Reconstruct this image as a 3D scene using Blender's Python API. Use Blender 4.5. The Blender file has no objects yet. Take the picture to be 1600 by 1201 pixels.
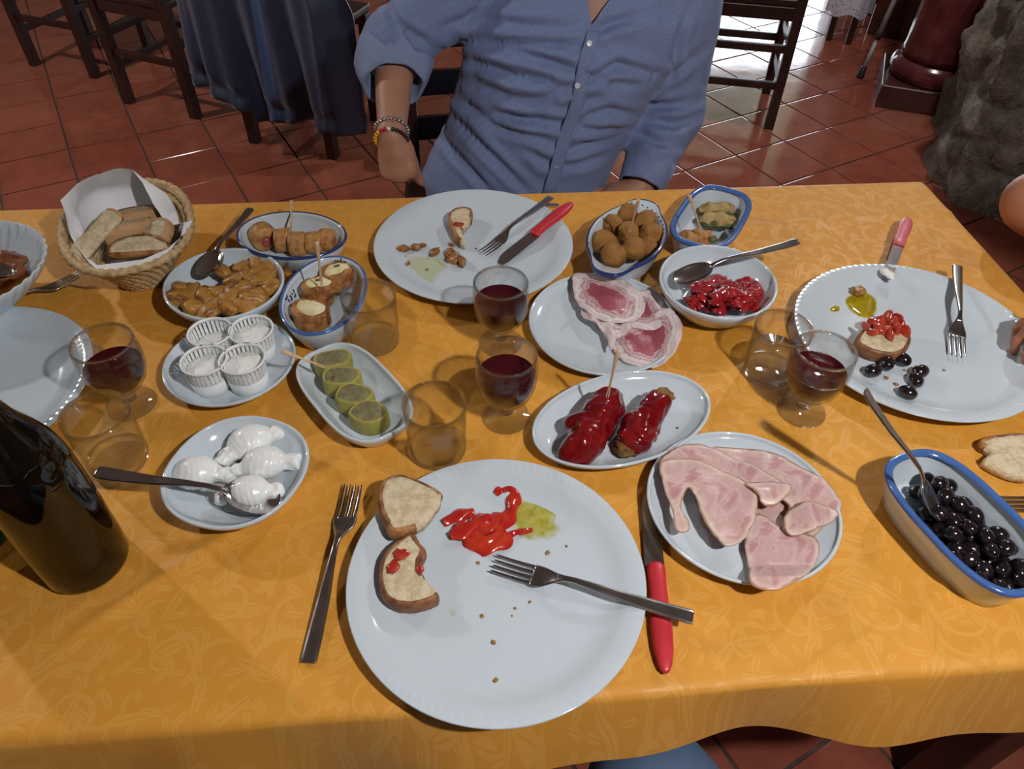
import bpy, bmesh, math, random
import numpy as np
from mathutils import Vector, Matrix, Euler
from mathutils.bvhtree import BVHTree
from mathutils.geometry import delaunay_2d_cdt

S = bpy.context.scene
COL = S.collection
rnd = random.Random(7)
PI = math.pi

# ------------------------------------------------------------------ camera
F_PX, PITCH, ROLL, CAM_Z = 1160.0, math.radians(45.0), math.radians(1.0), 1.455
cp, sp, cr, sr = math.cos(PITCH), math.sin(PITCH), math.cos(ROLL), math.sin(ROLL)
FWD = Vector((0, cp, -sp)); UP0 = Vector((0, sp, cp)); RT0 = Vector((1, 0, 0))
RT = RT0 * cr + UP0 * sr
UPV = UP0 * cr - RT0 * sr
CAM = Vector((0, 0, CAM_Z))
cam_data = bpy.data.cameras.new('camera')
cam_data.sensor_fit = 'HORIZONTAL'; cam_data.sensor_width = 36.0; cam_data.lens = 36.0 * F_PX / 1600.0
cam_data.clip_start = 0.02; cam_data.clip_end = 60
cam = bpy.data.objects.new('camera', cam_data); COL.objects.link(cam)
mw = Matrix.Identity(4)
for i in range(3):
    mw[i][0] = RT[i]; mw[i][1] = UPV[i]; mw[i][2] = -FWD[i]; mw[i][3] = CAM[i]
cam.matrix_world = mw
S.camera = cam

# ------------------------------------------------------------------ world, lights, exposure
W = bpy.data.worlds.new('world'); S.world = W; W.use_nodes = True
bg = W.node_tree.nodes['Background']
bg.inputs[0].default_value = (0.80, 0.90, 1.0, 1); bg.inputs[1].default_value = 14.0
S.view_settings.view_transform = 'Standard'; S.view_settings.look = 'None'
S.view_settings.gamma = 1.0; S.view_settings.use_curve_mapping = False
S.view_settings.exposure = -0.1
S.cycles.use_denoising = True
S.cycles.max_bounces = 9; S.cycles.transparent_max_bounces = 16
S.cycles.transmission_bounces = 8; S.cycles.glossy_bounces = 4; S.cycles.diffuse_bounces = 3
S.cycles.caustics_reflective = False
S.cycles.sample_clamp_indirect = 6.0
S.cycles.blur_glossy = 0.5

# lamp positions: x, y, z of bulb, power (W), colour, bulb radius
LAMPS = [((0.62, -0.12, 1.97), 66.0, (1.0, 0.97, 0.95), 0.026),
         ((-2.7, 2.2, 2.35), 108.0, (1.0, 0.96, 0.92), 0.05),
         ((1.5, 2.7, 2.45), 62.0, (1.0, 0.97, 0.93), 0.05)]  # last one is an added fill lamp, unseen, brightening the floor

TZ = 0.75            # height of the tablecloth


def px(x, y, z=TZ):
    """the point at height z (metres) that the photograph shows at x, y"""
    u, v = (x - 800.0) / F_PX, -(y - 600.5) / F_PX
    d = FWD + RT * u + UPV * v
    t = (z - CAM_Z) / d.z
    return CAM + d * t


def pdir(x, y):
    return (FWD + RT * ((x - 800.0) / F_PX) + UPV * (-(y - 600.5) / F_PX)).normalized()


def pxy(x, y, wy):
    d = pdir(x, y); return CAM + d * (wy / d.y)


# ------------------------------------------------------------------ numpy noise
_T = np.random.RandomState(3).rand(64, 64, 64).astype(np.float32)


def vnoise(p, scale=1.0, seed=0):
    q = np.asarray(p, np.float32) * scale + seed * 7.31
    i = np.floor(q).astype(int); f = q - i; f = f * f * (3 - 2 * f)
    r = 0
    for dx in (0, 1):
        for dy in (0, 1):
            for dz in (0, 1):
                w = (f[:, 0] if dx else 1 - f[:, 0]) * (f[:, 1] if dy else 1 - f[:, 1]) * (f[:, 2] if dz else 1 - f[:, 2])
                r = r + w * _T[(i[:, 0] + dx) & 63, (i[:, 1] + dy) & 63, (i[:, 2] + dz) & 63]
    return r * 2 - 1


def fbm(p, scale, octaves=3, seed=0):
    r, a = 0, 1.0
    for o in range(octaves):
        r = r + a * vnoise(p, scale * 2 ** o, seed + o); a *= 0.5
    return r


# ------------------------------------------------------------------ materials
class NT:
    def __init__(s, name):
        s.m = bpy.data.materials.new(name); s.m.use_nodes = True
        s.t = s.m.node_tree; s.b = s.t.nodes['Principled BSDF']

    def n(s, typ, **kw):
        nd = s.t.nodes.new(typ)
        for k, v in kw.items():
            if hasattr(nd, k) and k not in nd.inputs: setattr(nd, k, v)
        for k, v in kw.items():
            if isinstance(k, str) and k in nd.inputs: s.set(nd.inputs[k], v)
        return nd

    def set(s, inp, v):
        if isinstance(v, bpy.types.NodeSocket): s.t.links.new(v, inp)
        elif isinstance(v, (tuple, list)) and len(v) == 3 and inp.type == 'RGBA': inp.default_value = (*v, 1)
        else: inp.default_value = v

    def math(s, op, a, b=0.0, c=None, clamp=False):
        nd = s.t.nodes.new('ShaderNodeMath'); nd.operation = op; nd.use_clamp = clamp
        s.set(nd.inputs[0], a); s.set(nd.inputs[1], b)
        if c is not None: s.set(nd.inputs[2], c)
        return nd.outputs[0]

    def mix(s, fac, a, b, blend='MIX'):
        nd = s.t.nodes.new('ShaderNodeMix'); nd.data_type = 'RGBA'; nd.blend_type = blend
        s.set(nd.inputs[0], fac); s.set(nd.inputs[6], a); s.set(nd.inputs[7], b)
        return nd.outputs[2]

    def ramp(s, fac, stops):
        nd = s.t.nodes.new('ShaderNodeValToRGB'); cr_ = nd.color_ramp
        while len(cr_.elements) < len(stops): cr_.elements.new(0.5)
        for e, (p, c) in zip(cr_.elements, stops):
            e.position = p; e.color = (*c, 1) if len(c) == 3 else c
        s.set(nd.inputs[0], fac); return nd.outputs[0]

    def coord(s, which='Object'):
        return s.t.nodes.new('ShaderNodeTexCoord').outputs[which]

    def noise(s, scale, detail=3, rough=0.5, vec=None, distort=0.0):
        nd = s.t.nodes.new('ShaderNodeTexNoise')
        nd.inputs['Scale'].default_value = scale; nd.inputs['Detail'].default_value = detail
        nd.inputs['Roughness'].default_value = rough; nd.inputs['Distortion'].default_value = distort
        s.t.links.new(vec if vec is not None else s.coord(), nd.inputs['Vector'])
        return nd.outputs[0]

    def attr(s, name):
        nd = s.t.nodes.new('ShaderNodeAttribute'); nd.attribute_name = name; return nd.outputs['Fac']

    def bump(s, h, strength=0.3, dist=0.002):
        nd = s.t.nodes.new('ShaderNodeBump'); nd.inputs['Strength'].default_value = strength
        nd.inputs['Distance'].default_value = dist
        s.t.links.new(h, nd.inputs['Height']); s.t.links.new(nd.outputs[0], s.b.inputs['Normal'])

    def p(s, **kw):
        names = dict(color='Base Color', rough='Roughness', metal='Metallic', spec='Specular IOR Level', trans='Transmission Weight',
                     ior='IOR', sss='Subsurface Weight', sssr='Subsurface Radius', ssss='Subsurface Scale', coat='Coat Weight', coatr='Coat Roughness', sheen='Sheen Weight',
                     sheenr='Sheen Roughness', alpha='Alpha', emis='Emission Color', emiss='Emission Strength')
        for k, v in kw.items(): s.set(s.b.inputs[names[k]], v)
        return s


MATS = {}


def mat(name, color, rough=0.5, var=None, bump=None, **kw):
    """plain principled material; var=(scale, colour2, low, high) mottles it, bump=(scale, strength, distance)"""
    if name in MATS: return MATS[name]
    n = NT(name); n.p(color=color, rough=rough, **kw)
    if var:
        f = n.ramp(n.noise(var[0], 4, 0.6), [(var[2], (0, 0, 0)), (var[3], (1, 1, 1))])
        n.p(color=n.mix(f, color, var[1]))
    if bump: n.bump(n.noise(bump[0], 4, 0.6), bump[1], bump[2])
    MATS[name] = n.m
    return n.m


# ------------------------------------------------------------------ object helpers
def mesh_obj(name, verts, faces, m=None, parent=None, smooth=True, attrs=None, mats=None, fmat=None):
    me = bpy.data.meshes.new(name)
    me.from_pydata([tuple(map(float, v)) for v in verts], [], [tuple(map(int, f)) for f in faces])
    if m is not None: me.materials.append(m)
    if mats:
        for x in mats: me.materials.append(x)
    if fmat is not None: me.polygons.foreach_set('material_index', np.asarray(fmat, np.int32))
    if smooth: me.polygons.foreach_set('use_smooth', [True] * len(me.polygons))
    if attrs:
        for k, v in attrs.items():
            a = me.attributes.new(k, 'FLOAT', 'POINT'); a.data.foreach_set('value', np.asarray(v, np.float32))
    me.update()
    o = bpy.data.objects.new(name, me); COL.objects.link(o)
    if parent is not None: o.parent = parent
    return o


def tag(o, label=None, cat=None, group=None, kind=None):
    if label: o['label'] = label
    if cat: o['category'] = cat
    if group: o['group'] = group
    if kind: o['kind'] = kind
    return o


def thing(name, label, cat, loc=(0, 0, 0), rotz=0.0, group=None):
    o = bpy.data.objects.new(name, None); COL.objects.link(o)
    o.empty_display_size = 0.02
    o.location = loc; o.rotation_euler = (0, 0, rotz)
    return tag(o, label, cat, group)


class MB:
    """collects pieces of mesh"""
    def __init__(s): s.v = []; s.f = []; s.m = []

    def add(s, v, f, mi=0):
        o = len(s.v); s.v += [tuple(map(float, x)) for x in v]; s.f += [tuple(o + i for i in q) for q in f]; s.m += [mi] * len(f); return s

    def box(s, lo, hi, mi=0, bev=0.0, M=None):
        bm = bmesh.new(); bmesh.ops.create_cube(bm, size=1.0)
        sc = [hi[i] - lo[i] for i in range(3)]
        for v in bm.verts: v.co = Vector([lo[i] + (v.co[i] + 0.5) * sc[i] for i in range(3)])
        if bev > 0: bmesh.ops.bevel(bm, geom=bm.edges[:] , offset=bev, segments=2, affect='EDGES', profile=0.5)
        if M is not None: bmesh.ops.transform(bm, matrix=M, verts=bm.verts)
        bm.verts.index_update()
        s.add([v.co[:] for v in bm.verts], [[v.index for v in f.verts] for f in bm.faces], mi); bm.free(); return s

    def tube(s, pts, rad, n=10, mi=0, caps=True):
        v, f = tube(pts, rad, n, caps); return s.add(v, f, mi)

    def obj(s, name, m, parent=None, smooth=True, mats=None):
        return mesh_obj(name, s.v, s.f, m, parent, smooth, mats=mats, fmat=s.m if mats else None)


def sharp(o, ang=0.6):
    """smooth shading with sharp edges kept"""
    me = o.data
    bm = bmesh.new(); bm.from_mesh(me)
    for e in bm.edges:
        e.smooth = not (len(e.link_faces) == 2 and e.calc_face_angle(0) > ang)
    bm.to_mesh(me); bm.free(); return o


def tube(pts, rad, n=10, caps=True, flat=1.0):
    P = [Vector(p) for p in pts]; k = len(P)
    R = rad if isinstance(rad, (list, tuple, np.ndarray)) else [rad] * k
    v, f = [], []
    up = None
    for i in range(k):
        t = (P[min(i + 1, k - 1)] - P[max(i - 1, 0)]).normalized()
        if up is None:
            up = Vector((0, 0, 1)) if abs(t.z) < 0.9 else Vector((1, 0, 0))
        a = t.cross(up).normalized(); up = a.cross(t).normalized()
        for j in range(n):
            th = 2 * PI * j / n
            v.append(P[i] + a * (R[i] * math.cos(th)) + up * (R[i] * flat * math.sin(th)))
    for i in range(k - 1):
        for j in range(n):
            f.append((i * n + j, i * n + (j + 1) % n, (i + 1) * n + (j + 1) % n, (i + 1) * n + j))
    if caps:
        f.append(tuple(range(n - 1, -1, -1))); f.append(tuple((k - 1) * n + j for j in range(n)))
    return [x[:] for x in v], f


def loft(rings, close_first=True, close_last=True):
    """rings: list of equal-length loops of points"""
    n = len(rings[0]); v = [p for r in rings for p in r]; f = []
    for i in range(len(rings) - 1):
        for j in range(n):
            f.append((i * n + j, i * n + (j + 1) % n, (i + 1) * n + (j + 1) % n, (i + 1) * n + j))
    if close_first: f.append(tuple(range(n - 1, -1, -1)))
    if close_last: f.append(tuple((len(rings) - 1) * n + j for j in range(n)))
    return v, f


def lathe(prof, n=64, rim=None):
    """prof: (r, z) from the axis outside round to the axis inside"""
    v, f = [], []
    idx = []
    for r, z in prof:
        if r < 1e-6:
            idx.append([len(v)] * n); v.append((0, 0, z))
        else:
            idx.append(list(range(len(v), len(v) + n)))
            for j in range(n):
                a = 2 * PI * j / n
                v.append((r * math.cos(a), r * math.sin(a), z))
    for i in range(len(prof) - 1):
        for j in range(n):
            q = [idx[i][j], idx[i][(j + 1) % n], idx[i + 1][(j + 1) % n], idx[i + 1][j]]
            u = []
            for k in q:
                if k not in u: u.append(k)
            if len(u) > 2: f.append(tuple(u))
    return v, f


def superell(a, b, n, k=72):
    out = []
    for j in range(k):
        t = 2 * PI * j / k; c, s_ = math.cos(t), math.sin(t)
        out.append((a * math.copysign(abs(c) ** (2 / n), c), b * math.copysign(abs(s_) ** (2 / n), s_)))
    return out


def ico(sub=2):
    bm = bmesh.new(); bmesh.ops.create_icosphere(bm, subdivisions=sub, radius=1.0)
    bm.verts.index_update()
    v = np.array([x.co[:] for x in bm.verts]); f = [[x.index for x in q.verts] for q in bm.faces]; bm.free(); return v, f


ICO = {k: ico(k) for k in (1, 2, 3, 4)}


def blob(size, seed=0, amp=0.15, freq=1.6, sub=3, flat=None, box=0.0):
    v, f = ICO[sub]; p = v.copy()
    if box > 0: p = p / (np.abs(p) ** 6).sum(1)[:, None] ** (1 / 6) * box + p * (1 - box)
    p = p * (1 + amp * fbm(v + seed * 3.7, freq, 3, seed)[:, None])
    p = p * np.array(size)
    if flat is not None: p[:, 2] = np.maximum(p[:, 2], -flat)
    return p, f


def rot(p, e):
    return np.asarray(p) @ np.array(Euler(e).to_matrix()).T


# signed distance shapes + surface nets -> one continuous skin
def rcone(p, a, b, ra, rb):
    a = np.asarray(a, np.float32); b = np.asarray(b, np.float32); d = b - a
    q = p - a; t = np.clip((q @ d) / (d @ d), 0, 1); q -= t[:, None] * d
    return np.sqrt(np.einsum('ij,ij->i', q, q)) - (ra + (rb - ra) * t)


def ellip(p, c, r, e=None):
    q = p - np.asarray(c, np.float32)
    if e is not None: q = q @ np.array(Euler(e).to_matrix(), np.float32)
    r = np.asarray(r, np.float32)
    k0 = np.linalg.norm(q / r, axis=1); k1 = np.linalg.norm(q / r / r, axis=1) + 1e-9
    return k0 * (k0 - 1) / k1


def smin(a, b, k=0.02):
    h = np.clip(0.5 + 0.5 * (b - a) / k, 0, 1)
    return b + (a - b) * h - k * h * (1 - h)


def nets(fn, lo, hi, h):
    lo = np.array(lo, float); n = np.ceil((np.array(hi) - lo) / h).astype(int) + 1
    ax = [lo[i] + h * np.arange(n[i]) for i in range(3)]
    G = np.stack(np.meshgrid(*ax, indexing='ij'), -1).reshape(-1, 3).astype(np.float32)
    # coarse pass first: only points near the surface are evaluated finely
    st = 5; nc = -(-n // st) + 1
    cax = [lo[i] + h * st * np.arange(nc[i]) for i in range(3)]
    CG = np.stack(np.meshgrid(*cax, indexing='ij'), -1).reshape(-1, 3).astype(np.float32)
    cv = fn(CG).reshape(nc)
    near = np.abs(cv) < st * h * 2.2 + 0.012
    nb = near.copy()
    for a_ in range(3):
        sl = [slice(None)] * 3; sm = [slice(None)] * 3; sl[a_] = slice(1, None); sm[a_] = slice(0, -1)
        t_ = nb.copy(); nb[tuple(sm)] |= t_[tuple(sl)]; nb[tuple(sl)] |= t_[tuple(sm)]
    ii = [np.minimum(np.round(np.arange(n[i]) / st).astype(int), nc[i] - 1) for i in range(3)]
    val = cv[np.ix_(*ii)].astype(np.float32).ravel(); msk = nb[np.ix_(*ii)].ravel()
    idxs = np.flatnonzero(msk)
    for i_ in range(0, len(idxs), 400000):
        q_ = idxs[i_:i_ + 400000]; val[q_] = fn(G[q_])
    val = val.reshape(n)
    ins = val < 0
    c = n - 1
    cnt = sum(ins[dx:dx + c[0], dy:dy + c[1], dz:dz + c[2]].astype(np.int8) for dx in (0, 1) for dy in (0, 1) for dz in (0, 1))
    act = (cnt > 0) & (cnt < 8)
    idx = -np.ones(c, int); cells = np.argwhere(act); idx[act] = np.arange(len(cells))
    acc = np.zeros((len(cells), 3)); w = np.zeros(len(cells))
    i, j, k = cells.T
    cor = [(dx, dy, dz) for dx in (0, 1) for dy in (0, 1) for dz in (0, 1)]
    for A in cor:
        for ax_ in range(3):
            if A[ax_]: continue
            B = list(A); B[ax_] = 1
            va = val[i + A[0], j + A[1], k + A[2]]; vb = val[i + B[0], j + B[1], k + B[2]]
            s_ = (va < 0) != (vb < 0)
            t = np.where(s_, va / np.where(s_, va - vb, 1), 0)
            pt = np.tile(np.array(A, float), (len(cells), 1)); pt[:, ax_] += t
            acc[s_] += pt[s_]; w += s_
    V = lo + (cells + acc / w[:, None]) * h
    Fc = []
    for a in range(3):
        b, d = (a + 1) % 3, (a + 2) % 3
        sl0 = [slice(None)] * 3; sl1 = [slice(None)] * 3
        sl0[a] = slice(0, -1); sl1[a] = slice(1, None)
        cr_ = np.argwhere(ins[tuple(sl0)] != ins[tuple(sl1)])
        cr_ = cr_[(cr_[:, b] > 0) & (cr_[:, d] > 0) & (cr_[:, b] < n[b] - 1) & (cr_[:, d] < n[d] - 1)]
        inside0 = ins[tuple(cr_.T)]
        q = []
        for ob, od in ((-1, -1), (0, -1), (0, 0), (-1, 0)):
            x = cr_.copy(); x[:, b] += ob; x[:, d] += od; q.append(idx[tuple(x.T)])
        q = np.stack(q, 1); q[~inside0] = q[~inside0][:, ::-1]
        Fc.append(q)
    Fc = np.concatenate(Fc); Fc = Fc[(Fc >= 0).all(1)]
    return V, Fc


def relax(V, Fc, it=2, lam=0.5):
    E = np.concatenate([Fc[:, [a, (a + 1) % 4]] for a in range(4)]); E = np.concatenate([E, E[:, ::-1]])
    for _ in range(it):
        s_ = np.zeros_like(V); c = np.zeros(len(V))
        np.add.at(s_, E[:, 0], V[E[:, 1]]); np.add.at(c, E[:, 0], 1)
        V = V * (1 - lam) + lam * s_ / np.maximum(c, 1)[:, None]
    return V


def vnormals(V, Fc):
    n = np.zeros_like(V); a, b, c, d = (V[Fc[:, i]] for i in range(4))
    fn = np.cross(c - a, d - b)
    for i in range(4): np.add.at(n, Fc[:, i], fn)
    return n / (np.linalg.norm(n, axis=1)[:, None] + 1e-12)


def bvh(o):
    """BVH of an unrotated object (children of unrotated roots) in world space"""
    mwm = Matrix.Translation(o.location); q = o
    M = Matrix.Identity(4)
    while q is not None:
        M = Matrix.LocRotScale(q.location, q.rotation_euler, q.scale) @ M; q = q.parent
    vs = [M @ v.co for v in o.data.vertices]
    return BVHTree.FromPolygons(vs, [p.vertices[:] for p in o.data.polygons])


# flat food from an outline: slices, puddles, bread
def inside(poly, p):
    r = np.zeros(len(p), bool); j = len(poly) - 1
    for i in range(len(poly)):
        xi, yi = poly[i]; xj, yj = poly[j]
        c = ((yi > p[:, 1]) != (yj > p[:, 1])) & (p[:, 0] < (xj - xi) * (p[:, 1] - yi) / (yj - yi + 1e-12) + xi)
        r ^= c; j = i
    return r


def edge_dist(poly, p):
    P = np.asarray(poly); d = np.full(len(p), 1e9)
    for i in range(len(P)):
        a, b = P[i - 1], P[i]; e = b - a
        t = np.clip(((p - a) @ e) / (e @ e + 1e-12), 0, 1)
        d = np.minimum(d, np.linalg.norm(p - a - t[:, None] * e, axis=1))
    return d


def smooth_poly(pts, k=8, rough=0.0, seed=0):
    """closed Catmull-Rom through 2-D points"""
    P = np.asarray(pts, float); n = len(P); out = []
    for i in range(n):
        p0, p1, p2, p3 = P[i - 1], P[i], P[(i + 1) % n], P[(i + 2) % n]
        for j in range(k):
            t = j / k
            out.append(0.5 * ((2 * p1) + (-p0 + p2) * t + (2 * p0 - 5 * p1 + 4 * p2 - p3) * t * t + (-p0 + 3 * p1 - 3 * p2 + p3) * t ** 3))
    out = np.array(out)
    if rough:
        q = np.c_[out * 400, np.zeros(len(out))]
        out = out + rough * np.c_[vnoise(q, 1, seed), vnoise(q, 1, seed + 5)]
    return out


def slab(poly, step, zfun, thick, taper=0.0):
    """closed slab over a 2-D outline. zfun(points2d, edge)->top height; thick(points, edge)->thickness"""
    poly = np.asarray(poly)
    lo, hi = poly.min(0), poly.max(0)
    xs = np.arange(lo[0], hi[0], step); ys = np.arange(lo[1], hi[1], step)
    g = np.array([(x + (step / 2 if k % 2 else 0), y) for k, y in enumerate(ys) for x in xs])
    g = g[inside(poly, g)] if len(g) else np.zeros((0, 2))
    if len(g): g = g[edge_dist(poly, g) > step * 0.45]
    pts = [Vector(p) for p in poly] + [Vector(p) for p in g]
    m = len(poly)
    v2, _, fs, *_ = delaunay_2d_cdt(pts, [(i, (i + 1) % m) for i in range(m)], [list(range(m))], 1, 1e-7)
    p = np.array([x[:] for x in v2]); ed = edge_dist(poly, p)
    fs = [tuple(f) for f in fs]
    top = zfun(p, ed); th = thick(p, ed) if callable(thick) else np.full(len(p), thick)
    n = len(p)
    V = np.concatenate([np.c_[p, top], np.c_[p, top - th]])
    # boundary edges
    cnt = {}
    for f in fs:
        for a, b in zip(f, f[1:] + f[:1]): cnt[(a, b)] = 1
    F_ = list(fs) + [tuple(i + n for i in f[::-1]) for f in fs]
    for (a, b) in list(cnt):
        if (b, a) not in cnt: F_.append((b, a, a + n, b + n))
    return V, F_, np.concatenate([ed, ed])


def frame_between(o, A, B, L=None, roll=0.0):
    """place o so its local +x runs from A to B with z up"""
    A = Vector(A); B = Vector(B); x = (B - A).normalized()
    y = Vector((0, 0, 1)).cross(x).normalized(); z = x.cross(y)
    R = Matrix((x, y, z)).transposed()
    if roll: R = R @ Matrix.Rotation(roll, 3, 'X')
    o.location = A; o.rotation_euler = R.to_euler()
    return o


def solve_end(A, x, y, L, lo, hi):
    """height at which the pixel ray is L away from A"""
    best = None
    for z in np.linspace(lo, hi, 60):
        p = px(x, y, z); e = abs((p - Vector(A)).length - L)
        if best is None or e < best[0]: best = (e, p)
    return best[1]

# ================================================================== the setting
def m_tile():
    n = NT('terracotta_tile')
    inf = n.t.nodes.new('ShaderNodeObjectInfo').outputs['Random']
    geo = n.t.nodes.new('ShaderNodeNewGeometry').outputs['Position']
    a = n.noise(9, 5, 0.65, geo); b = n.noise(45, 3, 0.6, geo)
    c = n.mix(n.ramp(a, [(0.3, (0, 0, 0)), (0.7, (1, 1, 1))]), (0.23, 0.056, 0.034), (0.34, 0.098, 0.06))
    c = n.mix(n.math('MULTIPLY', b, 0.35), c, (0.16, 0.04, 0.03))
    c = n.mix(n.math('MULTIPLY', inf, 0.30), c, (0.36, 0.12, 0.075))
    n.p(color=c, rough=n.math('MULTIPLY_ADD', a, 0.10, 0.055), spec=0.5)
    n.bump(n.noise(10, 2, 0.5, geo), 0.25, 0.002)
    return n.m


MT = m_tile()
GROUT = mat('grout', (0.055, 0.035, 0.03), 0.9, var=(60, (0.09, 0.06, 0.05), 0.3, 0.7))
floor = mesh_obj('floor', [(-5, -3, -0.004), (4.6, -3, -0.004), (4.6, 6.6, -0.004), (-5, 6.6, -0.004), (-5, -3, -0.1), (4.6, -3, -0.1), (4.6, 6.6, -0.1), (-5, 6.6, -0.1)],
                 [(0, 1, 2, 3), (7, 6, 5, 4), (0, 4, 5, 1), (1, 5, 6, 2), (2, 6, 7, 3), (3, 7, 4, 0)], GROUT, smooth=False)
tag(floor, kind='structure')


def tile_mesh(s=0.1266, h=0.012, b=0.0018):
    rings = []
    for (w, z) in ((s, -h), (s, -b), (s - b * 0.4, -b * 0.25), (s - b * 1.4, 0.0)):
        rings.append([(-w, -w, z), (w, -w, z), (w, w, z), (-w, w, z)])
    return loft(rings)


def project(p):
    d = Vector(p) - CAM; dz = d.dot(FWD)
    if dz < 0.05: return None
    return 800 + F_PX * d.dot(RT) / dz, 600.5 - F_PX * d.dot(UPV) / dz


def build_tiles():
    tv, tf = tile_mesh()
    me = bpy.data.meshes.new('tile'); me.from_pydata(tv, [], tf); me.materials.append(MT); me.update()
    g = 0.26; u = Vector((math.cos(PI / 6), 0.5)) * g; v = Vector((-0.5, math.cos(PI / 6))) * g; a0 = Vector((0.888, 2.787))
    cand, rest = [], []
    tablepoly = [(-400, 352), (1440, 286), (1760, 590), (1760, 1140), (-400, 1190)]
    for i in range(-40, 40):
        for j in range(-40, 40):
            c = a0 + u * (i + 0.5) + v * (j + 0.5)
            if not (-4.95 < c.x < 4.5 and -2.95 < c.y < 6.5): continue
            q = project((c.x, c.y, 0)); vis = 0
            if q and -70 < q[0] < 1670 and -50 < q[1] < 1240:
                hid = inside(tablepoly, np.array([[q[0], q[1] + 14], [q[0], q[1] - 14]])).all()
                if not hid: vis = 1.0 / (c.x ** 2 + c.y ** 2 + CAM_Z ** 2)
            (cand if vis else rest).append((vis, c, i, j))
    cand.sort(key=lambda t: -t[0])
    rest += cand[300:]; cand = cand[:300]
    r = random.Random(5)
    for _, c, i, j in cand:
        o = bpy.data.objects.new('tile', me); COL.objects.link(o); o.parent = floor
        o.location = (c.x, c.y, r.uniform(-0.0008, 0.0008))
        o.rotation_euler = (r.uniform(-1, 1) * 0.0022, r.uniform(-1, 1) * 0.0022, PI / 6)
    mb = MB(); R = Matrix.Rotation(PI / 6, 3, 'Z')
    vv = [R @ Vector(x) for x in tv]
    for _, c, i, j in rest: mb.add([(x.x + c.x, x.y + c.y, x.z) for x in vv], tf)
    o = mb.obj('floor_tiles', MT, floor, smooth=False); o['kind'] = 'stuff'


build_tiles()

PLASTER = mat('plaster', (0.36, 0.29, 0.22), 0.85, var=(3, (0.30, 0.24, 0.18), 0.3, 0.7), bump=(60, 0.2, 0.002))
CEIL = mat('ceiling_paint', (0.42, 0.39, 0.35), 0.9, bump=(50, 0.2, 0.002))


def box_obj(name, lo, hi, m, bev=0.0, parent=None):
    o = MB().box(lo, hi, bev=bev).obj(name, m, parent, smooth=False); return o


tag(box_obj('ceiling', (-5, -3, 2.8), (4.6, 6.6, 2.9), CEIL), kind='structure')
tag(box_obj('wall_left', (-5.1, -3, 0), (-5, 6.6, 2.8), PLASTER), kind='structure')
tag(box_obj('wall_right', (4.6, -3, 0), (4.7, 6.6, 2.8), PLASTER), kind='structure')
tag(box_obj('wall_front', (-5, -3.1, 0), (4.6, -3, 2.8), PLASTER), kind='structure')
# back wall with an open doorway to the daylight outside
mb = MB().box((-5, 6.4, 0), (0.85, 6.6, 2.8)).box((2.58, 6.4, 0), (4.6, 6.6, 2.8)).box((0.85, 6.4, 2.3), (2.58, 6.6, 2.8))
tag(mb.obj('wall_back', PLASTER, smooth=False), kind='structure')
WOOD_D = NT('dark_wood')
_g = WOOD_D.coord()
_mp = WOOD_D.n('ShaderNodeMapping'); WOOD_D.set(_mp.inputs['Vector'], _g); _mp.inputs['Scale'].default_value = (14, 14, 2.2)
_w = WOOD_D.noise(6, 5, 0.6, _mp.outputs[0], 0.6)
WOOD_D.p(color=WOOD_D.ramp(_w, [(0.25, (0.012, 0.005, 0.0045)), (0.55, (0.028, 0.010, 0.008)), (0.8, (0.05, 0.019, 0.014))]), rough=0.34, spec=0.5)
WOOD_D.bump(_w, 0.15, 0.001); WOOD_D = WOOD_D.m
mb = MB().box((0.83, 6.38, 0), (0.90, 6.62, 2.3)).box((2.52, 6.38, 0), (2.60, 6.62, 2.3)).box((0.83, 6.38, 2.23), (2.60, 6.62, 2.3))
tag(mb.obj('trim_1', WOOD_D, smooth=False), kind='structure')
PAVE = mat('outside_paving', (0.62, 0.60, 0.55), 0.9, var=(4, (0.5, 0.48, 0.44), 0.3, 0.7))
tag(box_obj('pavement', (-4, 6.6, -0.12), (8, 16, -0.02), PAVE), kind='structure')
# added screen outside the doorway, unseen, shaped to dim part of its reflection
AWN = NT('added_awning_cloth'); AWN.p(color=(0.30, 0.34, 0.25), rough=0.9, trans=0.0)
aw = thing('added_awning', 'unseen grey-green canvas added outside the doorway to dim its reflection', 'added_awning', (1.72, 6.6, 0))
mesh_obj('canvas', [(-1.3, 0.02, 2.42), (1.3, 0.02, 2.42), (1.3, 1.15, 1.72), (-1.3, 1.15, 1.72), (-1.3, 1.15, 1.56), (1.3, 1.15, 1.56)], [(0, 1, 2, 3), (3, 2, 5, 4)], AWN.m, aw, False)
for sx in (-1.28, 1.28): MB().tube([(sx, 0.02, 1.7), (sx, 1.14, 1.7)], 0.015).obj('arm', WOOD_D, aw)
portal = bpy.data.lights.new('doorway_daylight', 'AREA'); portal.shape = 'RECTANGLE'; portal.size = 1.62; portal.size_y = 2.2
portal.cycles.is_portal = True
po = bpy.data.objects.new('doorway_daylight', portal); COL.objects.link(po); po.location = (1.725, 6.5, 1.12); po.rotation_euler = (-PI / 2, 0, 0)


# ---- rough stone pier at the right, built of lumpy rock
def m_rock():
    n = NT('rough_stone')
    a = n.noise(5, 6, 0.65); b = n.noise(22, 5, 0.7)
    c = n.ramp(a, [(0.3, (0.06, 0.048, 0.038)), (0.45, (0.15, 0.11, 0.08)), (0.58, (0.25, 0.21, 0.18)), (0.75, (0.36, 0.33, 0.31))])
    c = n.mix(n.ramp(b, [(0.48, (0, 0, 0)), (0.68, (0.8, 0.8, 0.8))]), c, (0.07, 0.052, 0.045))
    n.p(color=c, rough=0.88); n.bump(n.math('ADD', b, n.noise(70, 4, 0.7)), 1.0, 0.02); return n.m


ROCK = m_rock()


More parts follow.
